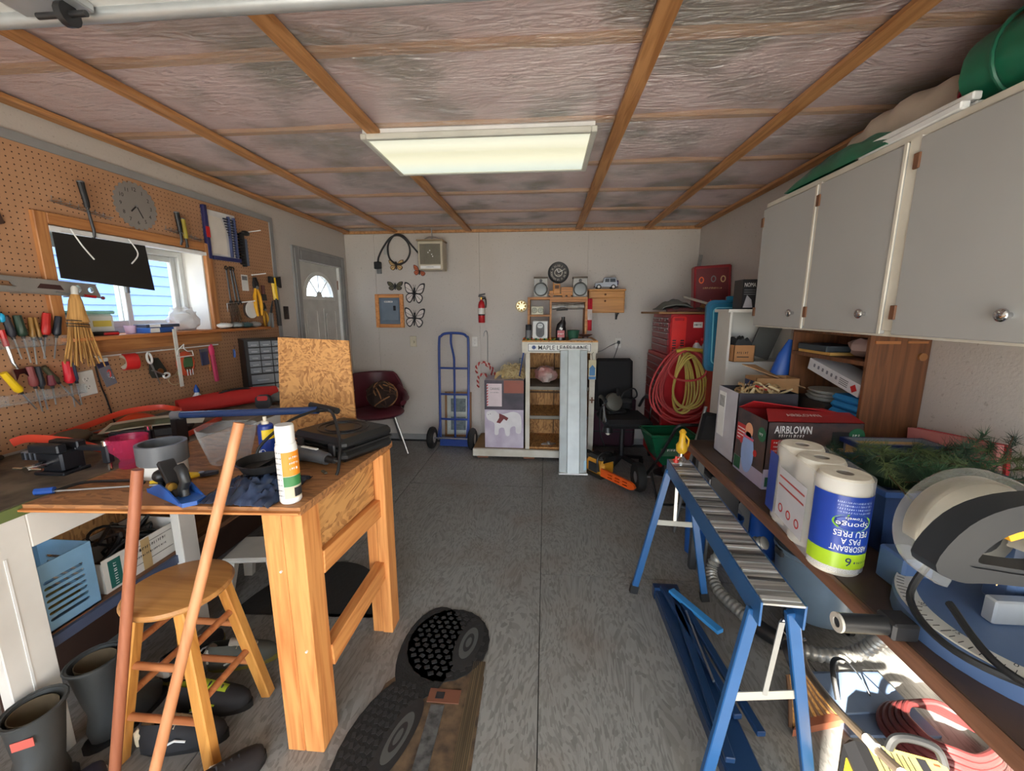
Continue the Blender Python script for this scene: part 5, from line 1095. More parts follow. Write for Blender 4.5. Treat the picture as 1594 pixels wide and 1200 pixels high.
# flag
t = T('small_flag', 'small red and white flag hanging beside the hutch', 'flag', (.455, 4.44, 1.36)); 
for z0, z1, mt in ((0, .11, P('flag_red', (190, 30, 48), .7)), (.11, .22, P('flag_white', (222, 214, 210), .7)), (.22, .33, P('flag_red', (190, 30, 48), .7))):
    G().grid(lambda u, v: (-.022+.05*u+.010*(z0+(z1-z0)*v)*3*0, .008*math.sin(u*7+z0*9), z0+(z1-z0)*v), 8, 5, Vector((0, .003, 0))).build('stripe', mt, t)
G().cyl((-.015, .004, .0), (-.03, .02, .38), .004, n=8).build('stick', pine, t)
# radio etc. on cabinet top
ZC = 1.27
t = T('portable_radio', 'silver portable radio with oval black front on the cabinet top', 'radio', (-.055, 4.30, ZC)); G().b2((-.078, -.05, 0), (.078, .05, .195), .006).build('case', P('radio_silver', (196, 196, 192), .35), t)
o = G(m=frame((0, -.051, .105), (1, 0, 0), (0, 0, 1))).plate(rrect(.085, .155, .042, 6), .008).build('front_oval', black, t); G(m=frame((0, -.059, .145), (1, 0, 0), (0, 0, 1))).plate(rrect(.055, .045, .02, 5), .003).build('display', P('radio_disp', (170, 172, 170), .3), o); marks(7, .014, ink, t, frame((0, -.0625, .148), (1, 0, 0), (0, 0, 1)), .04)
G(m=frame((0, -.059, .075), (1, 0, 0), (0, 0, 1))).plate(rrect(.06, .06, .025, 5), .003).build('speaker_mesh', P('mesh_dark', (62, 62, 64), .5), o)
t = T('small_canister', 'small grey jar with dark lid beside the radio', 'jar', (-.175, 4.30, ZC)); G().lathe([(.03, 0), (.032, .01), (.032, .09), (.028, .10)], 18).build('body', grey, t); G().lathe([(.03, .10), (.03, .15), (.026, .155)], 18).build('lid', ink, t)
t = T('oil_bottle', 'black motor oil bottle with red label on the cabinet top', 'bottle', (.155, 4.27, ZC)); G().tube([(0, 0, 0), (0, 0, .02), (0, 0, .11), (.004, 0, .15), (.02, 0, .18), (.022, 0, .205)], lambda q: (.052 if q < .5 else .052-(q-.5)*.066, .034 if q < .6 else .034-(q-.6)*.03), 16, flat=(0, 1, 0)).build('body', P('oil_black', (30, 26, 28), .3), t); G().cyl((.022, 0, .205), (.022, 0, .235), .018).build('cap', black, t); G().b2((-.036, -.0365, .03), (.036, -.034, .10)).build('label', P('oil_red', (176, 36, 44), .4), t); G().box((0, -.0362, .118), (.03, .002, .02), (0, .5, 0)).build('logo_mark', wht, t); marks(6, .012, wht, t, frame((0, -.037, .065), (1, 0, 0), (0, 0, 1)), .06)
t = G().lathe([(.045, 0), (.062, .09), (.066, .10), (.058, .10), (.042, .006), (0, .005)], 24).build('green_plant_pot', P('pot_green', (40, 92, 72), .5)); at(t, (.285, 4.31, ZC)); tag(t, 'empty dark green plastic pot behind the oil bottle', 'pot')
t = T('brown_ashtray', 'brown angular dish on a small stand at the cabinet end', 'dish', (.41, 4.345, ZC)); G().lathe([(.045, 0), (.05, .004), (.03, .018), (.028, .03), (.075, .05), (.07, .056), (.0, .04)], 6).build('dish', P('dish_brown', (92, 60, 48), .4), t)
t = T('bead_string', 'string of orange and green fairy bulbs along the cabinet front', 'bulb string', (-.0, 4.215, ZC)); 
for k in range(16): G().ball((-.22+.021*k, .006*math.sin(k*2), .012+.006*math.cos(k*3)), (.010, .010, .008), 8, 6).build('bulb', [orange, P('bulb_amber', (226, 150, 40), .3), green, P('bulb_lime', (150, 170, 50), .3)][k % 4], t)
G().tube([(-.23+.021*k, .008+.006*math.sin(k*2), .006) for k in range(17)], .0025, 5).build('wire', green, t)
t = T('folded_papers', 'flat stack of papers at the right end of the cabinet top', 'papers', (.36, 4.24, ZC)); 
for k in range(4): G().box((0, .0, .003+.005*k), (.24-.02*k, .035, .004), (0, 0, .04*k)).build('sheet', P('paper%d' % k, (176-8*k, 164-6*k, 146), .7), t)
# white cabinet
t = T('street_sign_cabinet', 'white open cabinet of chipboard shelves with a street sign header', 'cabinet', (.16, 4.5, 0))
cw = P('cab_white', (214, 208, 194), .55, scale=6, col2=(196, 188, 170))
for lo, hi, nm, m_ in (((-.20, 4.22, .115), (-.155, 4.25, 1.15), 'stile', cw), ((.455, 4.22, .115), (.51, 4.25, 1.15), 'stile', cw), ((-.20, 4.25, .115), (-.188, 4.78, 1.15), 'side_panel', P('cab_side', (70, 76, 92), .6)), ((.498, 4.25, .115), (.51, 4.78, 1.15), 'side_panel', osbz), ((-.188, 4.768, .115), (.498, 4.78, 1.15), 'back_panel', osbz), ((-.188, 4.25, .115), (.498, 4.768, .13), 'bottom', osb),
     ((-.235, 4.19, 1.145), (.525, 4.22, 1.255), 'header_board', cw), ((-.235, 4.19, 1.255), (.525, 4.78, 1.27), 'top', osb), ((-.188, 4.25, .46), (.498, 4.768, .475), 'shelf', osb), ((-.188, 4.25, .775), (.498, 4.768, .79), 'shelf', P('shelf_grey', (120, 112, 100), .7)), ((-.188, 4.235, .445), (.455, 4.25, .478), 'shelf_lip', P('lip_grey', (130, 124, 112), .6)), ((-.188, 4.235, .755), (.455, 4.25, .79), 'shelf_lip', P('lip_grey', (130, 124, 112), .6))): G(t).b2(lo, hi, .001).build(nm, m_, t)
G(t).b2((.10, 4.766, .13), (.112, 4.769, 1.15)).build('back_batten', P('batten', (100, 70, 44), .7), t)
for z in (.30, .62, .9): G(t).b2((-.187, 4.76, z), (.49, 4.767, z+.02)).build('back_batten', P('batten', (100, 70, 44), .7), t)
s_ = T('street_sign', 'white street sign reading MAPLE LEAFS LANE across the cabinet top', 'sign', (.14, 4.189, 1.2))
G().b2((-.318, -.004, -.04), (.318, 0, .042)).build('plate', P('sign_white', (232, 232, 226), .4), s_); fm = frame((0, -.0045, 0), (1, 0, 0), (0, 0, 1))
G(m=fm).plate([(-.314, -.037), (.314, -.037), (.314, .039), (-.314, .039)], .0008, [[(-.309, -.032), (.309, -.032), (.309, .034), (-.309, .034)]]).build('border', ink, s_); text('MAPLE LEAFS LANE', .045, ink, s_, fm @ TM((.035, 0, .0006)), .49, bold=.004)
lf_ = [(0, -.026), (.006, -.012), (.02, -.014), (.016, -.002), (.026, .004), (.014, .010), (.015, .022), (.006, .016), (0, .028)]
G(m=fm @ TM((-.255, 0, 0))).plate(lf_+[(-a, b) for a, b in lf_[-2:0:-1]], .001).build('leaf_emblem', P('leaf_blue', (44, 70, 130), .5), s_)
b_ = T('pallet_platform', 'low white fronted wooden platform under the cabinet and carton', 'platform', (-.12, 4.4, 0))
G(b_).b2((-.76, 4.185, .035), (.525, 4.225, .113), .003).build('front_board', cw, b_); G(b_).b2((-.76, 4.225, .095), (-.205, 4.78, .112), .002).build('deck_board', P('deck_olive', (126, 98, 58), .7, scale=10), b_); G(b_).b2((-.205, 4.225, .095), (.525, 4.78, .112), .002).build('deck_board', osb, b_)
for x in (-.66, -.16, .38): G(b_).b2((x-.06, 4.23, 0), (x+.06, 4.76, .095), .003).build('foot_block', MAT('foot_pine', (150, 96, 66), .6, kind='wood', col2=(120, 72, 46), scale=4, axis=0), b_)
# things on shelves
t = G().ball((0, 0, .095), (.115, .10, .085), 24, 14, lambda d: 1+.3*nz(d*2.8)).build('grocery_bag', MAT('bag_grey_film', (196, 186, 180), .3, scale=3, col2=(176, 60, 52), bump=.4)); at(t, (.01, 4.42, .80)); tag(t, 'crumpled pale plastic bag with red print on the top cabinet shelf', 'bag')
t = T('metal_bracket', 'small shiny metal fitting on the cabinet floor', 'fitting', (.05, 4.36, .131)); G().plate([(-.08, -.03), (.03, -.03), (.08, 0), (.03, .03), (-.06, .02)], .01).cyl((0, 0, .01), (0, 0, .03), .02).build('body', steel, t)
# keys and card on stiles
t = T('hanging_card_tag', 'pale card tag with blue house shape hanging on the cabinet post', 'tag', m=bw(.475, .98, 4.184)); G().b2((-.037, -.10, 0), (.037, .10, .004)).build('card', P('card_cream', (206, 196, 160), .6), t); G().plate([(-.028, -.06), (.028, -.06), (.028, .01), (.034, .01), (0, .05), (-.034, .01), (-.028, .01)], .001, z=.004).build('house_print', P('print_blue', (60, 120, 170), .5), t); G().b2((-.035, -.098, .004), (.035, -.068, .005)).build('blue_band', P('print_blue', (60, 120, 170), .5), t); G().tube([(0, .1, .002), (-.01, .16, .002), (.01, .18, .002)], .002, 5).build('wire', dkmetal, t)
t = T('stile_hinge', 'rusty strap hinge on the right cabinet post', 'hinge', m=bw(.485, .66, 4.219)); G().box((0, 0, .006), (.05, .012, .012)).cyl((0, -.03, .006), (0, .03, .006), .008).build('strap', P('rust', (120, 80, 56), .6), t)
t = T('key_lanyard', 'blue lanyard with keys hanging at the cabinet side', 'keys', (-.265, 4.24, .93)); G().tube(spline([(.03, -.02, .22), (.012, -.015, .12), (0, 0, .05), (-.015, 0, -.03)], 5), lambda q: (.008, .003), 6).build('strap', P('lanyard', (44, 74, 140), .6), t); G().box((0.0, 0, .13), (.03, .012, .05), None, .005).build('fob', dkmetal, t)
t.location.x = -.25
# polar bear carton
t = T('bear_carton', 'tall printed carton picturing a white bear in a scarf', 'carton', (-.43, 4.42, .113))
G().b2((-.205, -.17, 0), (.21, .17, .735)).build('carton_body', P('carton_white', (206, 196, 210), .5, scale=5, col2=(176, 160, 184)), t); fm = frame((0, -.1705, 0), (1, 0, 0), (0, 0, 1))
G(m=fm).b2((-.205, .42, 0), (.21, .735, .001)).build('night_band', P('night', (52, 46, 58), .5, scale=6, col2=(84, 70, 84)), t); G(m=fm).b2((.0, .60, .001), (.21, .735, .0016)).build('sunlit_corner', P('sunlit_copper', (150, 76, 56), .5), t)  # copper patch paints sunlight onto the carton's upper corner
o = G(m=fm).b2((-.18, .455, .001), (-.02, .70, .002)).build('label_panel', P('label_pink', (226, 208, 212), .5), t); text('CANVAS', .026, ink, t, fm @ TM((-.095, .645, .0022)), .10); marks(8, .012, grey, t, fm @ TM((-.095, .605, .0022)), .09)
for k in range(8): G(m=fm).add([(-.18, .46+.03*k, .0022), (-.166, .47+.03*k, .0022), (-.166, .485+.03*k, .0022), (-.18, .475+.03*k, .0022)], [(0, 1, 2, 3)]).build('candy_stripe', red, o)
bear = [(-.19, .36), (-.17, .40), (-.10, .41), (-.05, .37), (.02, .38), (.10, .40), (.17, .37), (.19, .28), (.18, .17), (.13, .17), (.12, .24), (.07, .22), (.06, .14), (.02, .14), (.0, .22), (-.05, .21), (-.06, .15), (-.10, .15), (-.10, .26), (-.13, .29), (-.17, .31)]
G(m=fm).plate([(p.x, p.y) for p in spline([(a, b, 0) for a, b in bear], 3, True)], .001, z=.0012).build('bear_print', P('bear_white', (232, 228, 230), .5), t); G(m=fm).plate([(-.05, .38), (.0, .36), (.05, .33), (.03, .30), (.0, .32), (-.04, .27), (-.08, .28), (-.05, .33)], .001, z=.0022).build('scarf_print', P('scarf', (120, 40, 44), .5), t)
for u, v in ((-.165, .365), (-.145, .372)): G(m=fm).cyl((u, v, .0024), (u, v, .003), .004, n=8).build('eye_print', ink, t)
G().b2((.2105, -.17, 0), (.2115, .17, .735)).build('dark_side', P('carton_navy', (40, 44, 70), .5), t)
# raffia
t = T('raffia_heap', 'heap of pale straw raffia and gold ribbon on the bear carton', 'raffia', (-.40, 4.42, .85)); rnd = random.Random(2)
raf = P('raffia', (222, 200, 150), .7); gold = P('gold_ribbon', (232, 206, 150), .3, metal=.2)
for k in range(60):
    a = rnd.uniform(0, 6.3); pts = [(.06+rnd.uniform(-.12, .13), rnd.uniform(-.12, .12), rnd.uniform(.0, .05)), (.06+rnd.uniform(-.12, .12), rnd.uniform(-.1, .1), rnd.uniform(.06, .16)), (.06+rnd.uniform(-.13, .14), rnd.uniform(-.1, .1), rnd.uniform(.02, .12)), (.06+rnd.uniform(-.14, .14), rnd.uniform(-.12, .12), .002)]
    G().tube(spline(pts, 4), .0035, 5).build('strand', raf if k % 4 else tan, t)
for k in range(6): G().tube(spline([(-.13, -.1+.03*k, .005), (-.10+.01*k, -.08+.03*k, .07), (-.04, -.09+.03*k, .05), (-.06, -.06+.02*k, .01)], 5), lambda q: (.014, .003), 6).build('ribbon', gold, t)
# hook rod with red candy cane twist
t = T('wire_hook', 'thin steel hook rod hanging from the wall', 'hook', m=bw(-.685, 1.13)); G().tube(spline([(-.035, .14, .012), (-.03, .18, .012), (-.01, .205, .012), (.008, .18, .012), (.01, .05, .012), (.01, -.21, .012)], 6), .004, 6).build('rod', steel, t); G().cyl((.01, .0, 0), (.01, .0, .012), .004, n=8).build('pin', steel, t)
t = T('candy_cane_wreath', 'red and white candy cane ropes hanging on the wall hook', 'ornament', m=bw(-.72, .86, YB-.03)); cr = P('candy_red', (190, 60, 54), .5); cwh = P('candy_white', (226, 206, 196), .5)
def twist(pts, r): 
    pts = spline(pts, 10)
    for s in (0, 1): G().tube([Vector(p)+Vector((r*.5*math.cos(i*.8+s*PI), r*.5*math.sin(i*.8+s*PI), r*.4*math.sin(i*.8+s*PI))) for i, p in enumerate(pts)], r*.75, 6).build('rope', (cr, cwh)[s], t)
twist([(-.085, -.02, 0), (-.09, .05, 0), (-.04, .105, 0), (.04, .10, 0), (.10, .04, 0), (.13, -.03, 0)], .014); twist([(.02, .08, .015), (.08, .05, .015), (.10, -.04, .015), (.16, -.02, .015)], .013); twist([(-.07, -.19, 0), (-.075, -.12, 0), (-.06, -.06, 0), (0, -.03, 0), (.06, -.08, 0), (.07, -.14, 0)], .014)
# fluorescent strip fixture leaning
t = T('strip_light_fixture', 'long white fluorescent strip fixture leaning on the cabinet front', 'light fixture', (.283, 3.86, 0), rot=(R(-14.5), 0, 0))
fx = P('fixture_white', (206, 214, 214), .3)
G().plate([(-.135, 0), (.135, 0), (.13, .02), (.065, .05), (.055, .075), (-.055, .075), (-.065, .05), (-.13, .02)], 1.21, z=.0).build('reflector', fx, t).matrix_local = Matrix(((1, 0, 0, 0), (0, -1, 0, .0), (0, 0, 1, .0), (0, 0, 0, 1)))
for z in (-.002, 1.208): G().box((0, -.037, z+.006), (.276, .08, .016), None, .003).build('end_cap', wht, t)
G().b2((-.01, -.032, .04), (.128, -.030, .13)).build('sticker', P('sticker_blue', (150, 190, 206), .4), t)
marks(5, .02, P('sticker_ink', (90, 130, 150), .5), t, frame((.06, -.0325, .095), (1, 0, 0), (0, 0, 1)), .10)
# hand truck
t = T('hand_truck', 'blue steel hand truck with black tyres against the back wall', 'hand truck', (-1.04, 4.55, .003), rot=(R(-4), 0, R(-2)))
hb_ = P('truck_blue', (36, 66, 140), .35); r_ = .0145
G().tube(spline([(-.165, -.0, .08), (-.168, 0, .6), (-.17, 0, 1.2), (-.145, 0, 1.285), (-.08, 0, 1.315), (.08, 0, 1.315), (.145, 0, 1.285), (.17, 0, 1.2), (.168, 0, .6), (.165, 0, .08)], 6), r_, 10).build('frame_tube', hb_, t)
G().tube(spline([(-.03, .0, 1.31), (-.03, .0, 1.2), (.0, .0, 1.05), (.005, .0, .9), (.01, 0, .08)], 5), .013, 10).build('centre_tube', hb_, t)
for z in (.92, .62, .33, .105): G().tube([(-.165, 0, z), (0, -.012, z), (.165, 0, z)], .012, 8).build('cross_bar', hb_, t)
for s in (-1, 1): G().beam((s*.165, 0, .33), (s*.165, -.1, .13), .014, .014).build('brace', hb_, t)
G().b2((-.17, .0, .012), (.17, .14, .02)).b2((-.17, -.01, .012), (.17, .0, .1)).build('toe_plate', hb_, t)
G().cyl((-.235, -.1, .125), (.235, -.1, .125), .009).build('axle', steel, t)
for s in (-1, 1):
    w_ = G(m=TM((s*.235, -.1, .128)) @ RM(90, 'Y')).lathe([(.06, -.03), (.10, -.036), (.12, -.024), (.127, 0), (.12, .024), (.10, .036), (.06, .03)], 28).build('tyre', rubber, t); G(m=TM((s*.235, -.1, .128)) @ RM(90, 'Y')).lathe([(0, -.026), (.062, -.028), (.062, .028), (0, .026)], 20).build('rim', P('rim_cream', (170, 166, 156), .5), w_)
# framed picture on floor
t = T('framed_picture', 'wood framed certificate leaning on the wall behind the hand truck', 'picture', m=frame((-1.03, 4.735, .075), (1, 0, 0), (0, .10, 1)))
fmw = MAT('frame_wood', (150, 108, 66), .5, kind='wood', col2=(116, 78, 44), scale=4, axis=1)
for a, b, c, d in ((-.16, 0, -.135, .54), (.135, 0, .16, .54), (-.135, .515, .135, .54), (-.135, 0, .135, .025)): G().b2((a, b, 0), (c, d, .022), .002).build('frame_board', fmw, t)
G().b2((-.135, .025, .002), (.135, .515, .006)).build('mat_board', P('mat_cream', (196, 196, 186), .5), t)
for v in (.30, .08): G().b2((-.09, v, .006), (.09, v+.16, .008)).build('print', P('print_steel', (110, 120, 120), .5, scale=30, col2=(70, 80, 82)), t)
for k in range(4): G().b2((-.06, .09+.03*k, .008), (.06, .097+.03*k, .0085)).build('printed_line', grey, t)
G().b2((-.135, .025, .010), (.135, .515, .012)).build('glazing', glass, t)
# burgundy chair
t = T('tub_chair', 'burgundy vinyl tub chair with splayed steel legs in the corner', 'chair', (-1.87, 4.40, 0), R(28))
bv = P('burgundy_vinyl', (92, 34, 46), .4, scale=3)
G().ball((0, 0, .44), (.29, .28, .06), 26, 10, lambda d: 1).build('seat', bv, t)
def shell(u, v):
    a = R(-25+230*u); r = .29+.05*v; h = .13+.24*min(1, max(0, (.30-abs(u-.5))*9))**.7+.02*math.sin(PI*u)
    return (r*math.cos(a), .06+r*math.sin(a)*.95, .45+h*v)
G().grid(shell, 34, 6).grid(lambda u, v: tuple(Vector(shell(u, v))*1.0+Vector((-.03*math.cos(R(-25+230*u)), -.03*math.sin(R(-25+230*u)), .004))), 34, 6).tube([shell(i/34, 1) for i in range(35)], .02, 8).build('backrest', bv, t, ang=60)
for s in (-1, 1): G().tube(spline([(s*.26, -.16, .56), (s*.30, -.05, .59), (s*.31, .08, .62), (s*.25, .2, .68)], 5), lambda q: (.04, .025), 10).build('armrest', bv, t)
for sx_ in (-1, 1):
    for sy_ in (-1, 1): G().tube([(sx_*.16, sy_*.15, .41), (sx_*.27, sy_*.26, 0)], lambda q: .013-.004*q, 8).build('leg', steel, t)
G().box((0, 0, .40), (.34, .32, .02), None, .004).build('under_frame', dkmetal, t)
t = T('twig_basket', 'round dark bundle of woven twigs sitting on the burgundy chair', 'twig bundle', (-1.80, 4.36, .505)); t.scale = (1.25, 1.25, 1.25); rnd = random.Random(9); tw1 = P('twig_dark', (70, 46, 34), .8); tw2 = P('twig_tan', (150, 104, 66), .8)
G().ball((0, 0, .115), (.13, .12, .115), 16, 10, lambda d: 1+.1*nz(d*4)).build('core', P('twig_core', (44, 30, 26), .9), t)
for k in range(44):
    ax_ = Vector((rnd.gauss(0, 1), rnd.gauss(0, 1), rnd.gauss(0, 1))).normalized(); x_ = ax_.orthogonal().normalized(); y_ = ax_.cross(x_); o_ = rnd.uniform(-.08, .08); a0 = rnd.uniform(0, 6); r0 = math.sqrt(max(.001, .15**2-o_**2))*rnd.uniform(.88, 1)
    pts = [ax_*o_+x_*(r0*math.cos(a0+q*.3))+y_*(r0*math.sin(a0+q*.3)) for q in range(7)]; pts = [Vector((p.x*.9, p.y*.85, max(.003, p.z*.8+.12))) for p in pts]
    G().tube(pts, .006, 5).build('twig', tw2 if k % 3 == 0 else tw1, t)
# office chair in the corner
t = T('office_chair', 'black office chair with chrome arms beside the white cabinet', 'chair', (.785, 4.10, 0), R(4))
bf = P('office_fabric', (22, 22, 25), .85, scale=40)
G().box((-.05, .25, .80), (.40, .07, .56), (R(-8), 0, 0), .035).build('backrest', bf, t); G().box((.0, -.02, .50), (.46, .46, .09), None, .035).build('seat', bf, t)
for s in (-1, 1):
    G().cyl((s*.22, -.14, .50), (s*.225, -.18, .72), .011).build('arm_post', chrome, t); G().tube(spline([(s*.225, -.22, .72), (s*.23, -.1, .735), (s*.225, .06, .71), (s*.20, .14, .60)], 5), lambda q: (.02, .014), 8).build('armrest', black, t)
G().cyl((0, 0, .10), (0, 0, .46), .025).build('column', dkmetal, t)
for k in range(5): a = k*2*PI/5+.3; o = G().beam((0, 0, .11), (.24*math.cos(a), .24*math.sin(a), .07), .04, .03).build('base_leg', black, t); G().cyl((.24*math.cos(a)-.015, .24*math.sin(a), .028), (.24*math.cos(a)+.015, .24*math.sin(a), .028), .028).build('caster', rubber, o)
G().beam((-.05, .2, .46), (-.05, .29, .62), .05, .012).build('back_bar', dkmetal, t)
t = T('maroon_suitcase', 'dark maroon suitcase standing behind the chainsaw', 'suitcase', (.72, 4.60, .0)) if False else None
t = T('maroon_suitcase', 'dark maroon suitcase standing against the wall behind the office chair', 'suitcase', (.78, 4.72, 0)); G().box((0, 0, .31), (.50, .16, .58), None, .03).build('shell', P('maroon_fabric', (72, 40, 54), .8), t); G().tube([(-.08, -.02, .60), (-.07, -.02, .63), (.07, -.02, .63), (.08, -.02, .60)], .008, 8).build('handle', black, t)
for s in (-1, 1): G().cyl((s*.18-.01, 0, .015), (s*.18+.01, 0, .015), .015).build('caster', rubber, t)
for z in (.2, .42): G().b2((-.24, -.084, z), (.24, -.079, z+.012)).build('piping', black, t)
# circular sander / helmet lamp lying on office chair
t = T('trimmer_head', 'old grey disc grinder with cord resting on the office chair seat', 'grinder', (.68, 4.08, .552), R(20)); 
G(m=TM((0, 0, .12)) @ RM(70, 'X')).lathe([(0, -.02), (.085, -.02), (.095, 0), (.085, .03), (.04, .05), (0, .05)], 22).build('disc_guard', P('guard_grey', (100, 98, 90), .5, metal=.3), t); G().tube([(0, .0, .12), (.06, .02, .13), (.17, .03, .12), (.21, .03, .11)], lambda q: .03-.006*q, 10).build('motor_body', P('grinder_dark', (58, 58, 58), .5), t); G().tube(spline([(.2, .03, .12), (.28, .03, .16), (.24, .02, .24), (.14, .02, .22), (.1, .02, .16)], 6), .008, 8).build('cord', black, t); G().tube([(.05, 0, .14), (.03, -.02, .26)], .012, 8).build('side_handle', dkmetal, t)
G().b2((-.06, -.03, .0), (.14, .05, .04), .01).build('rest', dkmetal, t)
t = T('work_lamp', 'black clamp work lamp with bright bulb hanging off the chair arm', 'lamp', (.555, 3.872, .398)); G().cyl((0, 0, .30), (.04, .01, .09), .012).build('stem', chrome, t); G().lathe([(.02, .10), (.045, .08), (.055, .03), (.05, .03), (.04, .07), (0, .09)], 18, (.05, 0, 0)).build('shade', black, t); G().ball((.05, -.02, .035), (.028, .028, .034)).build('bulb', P('bulb_glass', (240, 238, 228), .1), t); G().tube(spline([(0, -.01, .29), (-.03, -.03, .24), (-.035, -.035, .12), (-.02, -.03, .0), (.02, -.02, -.10)], 6), .006, 6).build('cord', black, t)
# ============================================================ RIGHT SIDE
# upper cabinets
t = T('upper_cabinet', 'white wall cabinet run with three flat grey doors at right', 'wall cabinet', (1.45, 1.7, 1.47))
cgr = P('door_grey', (172, 171, 168), .5, scale=2, col2=(167, 166, 163)); cwt = P('cab_cream', (220, 214, 200), .5, scale=6, col2=(204, 196, 180))
CY0, CY1 = .35, 2.61
for lo, hi in (((1.25, CY0, 1.473), (1.649, CY1, 1.495)), ((1.25, CY0, 2.14), (1.649, CY1, 2.165)), ((1.25, CY1-.02, 1.495), (1.649, CY1, 2.14)), ((1.25, CY0, 1.495), (1.649, CY0+.02, 2.14)), ((1.635, CY0+.02, 1.495), (1.649, CY1-.02, 2.14))): G(t).b2(lo, hi, .002).build('carcass_board', cwt, t)
for y, hw_ in ((2.115, .006), (1.6215, .022), (1.0, .018)): G(t).b2((1.236, y-hw_, 1.495), (1.27, y+hw_, 2.14)).build('stile', cwt, t)
for i, (a, b) in enumerate(((2.122, 2.60), (1.645, 2.108), (1.02, 1.598), (.37, .98))):
    d_ = G(t).b2((1.232, a, 1.482), (1.25, b, 2.132), .003).build('door', cgr, t)
    ky = a+.085 if i < 2 else a+.20
    ky = (2.205, 1.733, 1.219, .55)[i]
    G(t).cyl((1.232, ky, 1.555), (1.218, ky, 1.555), .008).ball((1.21, ky, 1.555), (.011, .019, .019)).build('knob', chrome, d_)
    G(t).b2((1.228, a, 1.482), (1.233, a+.012, 2.132)).build('door_edge', cwt, d_)
    for z in (1.56, 2.06): G(t).b2((1.226, b-.012, z-.025), (1.234, b+.012, z+.025), .002).build('hinge', P('rust', (120, 80, 56), .6), d_)
# on top of the cabinet
tarp = MAT('green_tarp', (36, 118, 88), .35, scale=5, col2=(24, 92, 68), bump=.2)
ZTOP = 2.166
t = T('rolled_tarp', 'thick rolled green tarpaulin on top of the wall cabinet', 'tarpaulin', (1.40, 1.1, ZTOP))
sp_ = []
for i in range(80): a = i*.28; r = .126-.0013*i; sp_.append((r*1.05*math.cos(a)+.004*math.sin(i*1.3), .130+r*math.sin(a)+.004*math.sin(i*2.1)))
def roll(u, v): p = sp_[min(79, int(u*79))]; y = .46-v*.95; k = 1+.05*nz((p[0]*14, y*5, p[1]*14)); return (p[0]*k, y+.012*nz((u*30, 1, v*3)), p[1]*k if p[1]*k > .003 else .003)
G().grid(roll, 79, 14).build('roll', tarp, t, ang=60)
for v in (.1, .35): G().tube([(.128*math.cos(2*PI*i/24), v, .1335+.127*math.sin(2*PI*i/24)) for i in range(24)], .006, 6, True).build('fold_edge', P('tarp_dark', (30, 104, 78), .35), t)
t = G().grid(lambda u, v: (1.238+.17*v, 2.42-.66*u, ZTOP+.006+.10*math.sin(PI*min(1, v*1.05))**.6*(math.sin(PI*u)**.45)*(1+.2*nz((u*7, v*9, 4)))), 40, 22, .004).build('folded_tarp_green', tarp); tag(t, 'flat folded green tarpaulin along the cabinet top at the far end', 'tarpaulin')
t = G().tube(spline([(1.51, 2.28, ZTOP+.125), (1.51, 2.12, ZTOP+.135), (1.51, 1.92, ZTOP+.14), (1.50, 1.72, ZTOP+.135)], 8), lambda q: (.07+.035*math.sin(q*PI)+.01*math.sin(q*19), .09+.035*math.sin(q*PI)+.008*math.sin(q*23)), 18).build('canvas_bag', MAT('cream_cloth', (206, 190, 172), .85, scale=6, bump=.3)); tag(t, 'long cream cloth bundle lying on the cabinet top', 'bundle')
for i, (x, dz) in enumerate(((1.258, 0), (1.295, .0), (1.276, .026))):
    t = T('plastic_trim', ['front lower', 'rear lower', 'upper'][i]+' white plastic trim strip lying on the cabinet top', 'trim strip', (x, 1.7, ZTOP), R(1.5*(i-1)), group='white trim strips')
    G().b2((-.014, -.22, dz), (.014, .22, dz+.024), .004).build('strip', wht, t); G().b2((-.010, .22, dz+.006), (.010, .235, dz+.018)).build('open_end', grey, t)
t = T('pink_rope_bundle', 'tangle of pink rope beside the rolled tarpaulin', 'rope', (1.42, 1.63, ZTOP)); rnd = random.Random(4)
G().b2((-.07, -.05, 0), (.06, .05, .05), .015).build('dark_bag', P('wine_cloth', (70, 24, 36), .8), t)
for k in range(5): G().tube(spline([(rnd.uniform(-.1, .08), rnd.uniform(-.05, .05), rnd.uniform(.05, .11)) for q in range(5)], 5), .005, 6).build('strand', P('pink_rope', (200, 60, 84), .6), t)
# bench
BZ = .80
t = T('right_workbench', 'long dark topped bench with a pale wooden edge at right', 'workbench', (1.25, 1.4, 0))
dtop = MAT('dark_laminate', (74, 56, 46), .45, scale=10, col2=(56, 42, 34))
G(t).b2((.858, .3, .762), (1.648, 2.48, BZ), .002).build('top', dtop, t); G(t).b2((.84, .3, .760), (.858, 2.48, BZ-.001), .003).build('edge_board', MAT('edge_wood', (134, 92, 68), .5, kind='wood', col2=(104, 68, 48), scale=4, axis=1), t)
for y in (.5, 2.36): G(t).b2((1.56, y-.045, 0), (1.65, y+.045, .762), .004).build('leg', P('leg_dark', (58, 48, 42), .6), t)
for y in (.42, 2.40): G(t).b2((.90, y-.02, 0), (.94, y+.02, .762), .003).build('leg', P('leg_steel', (60, 62, 66), .5), t)
G(t).b2((.92, .44, .70), (.95, 2.38, .762)).build('under_rail', P('leg_dark', (58, 48, 42), .6), t)
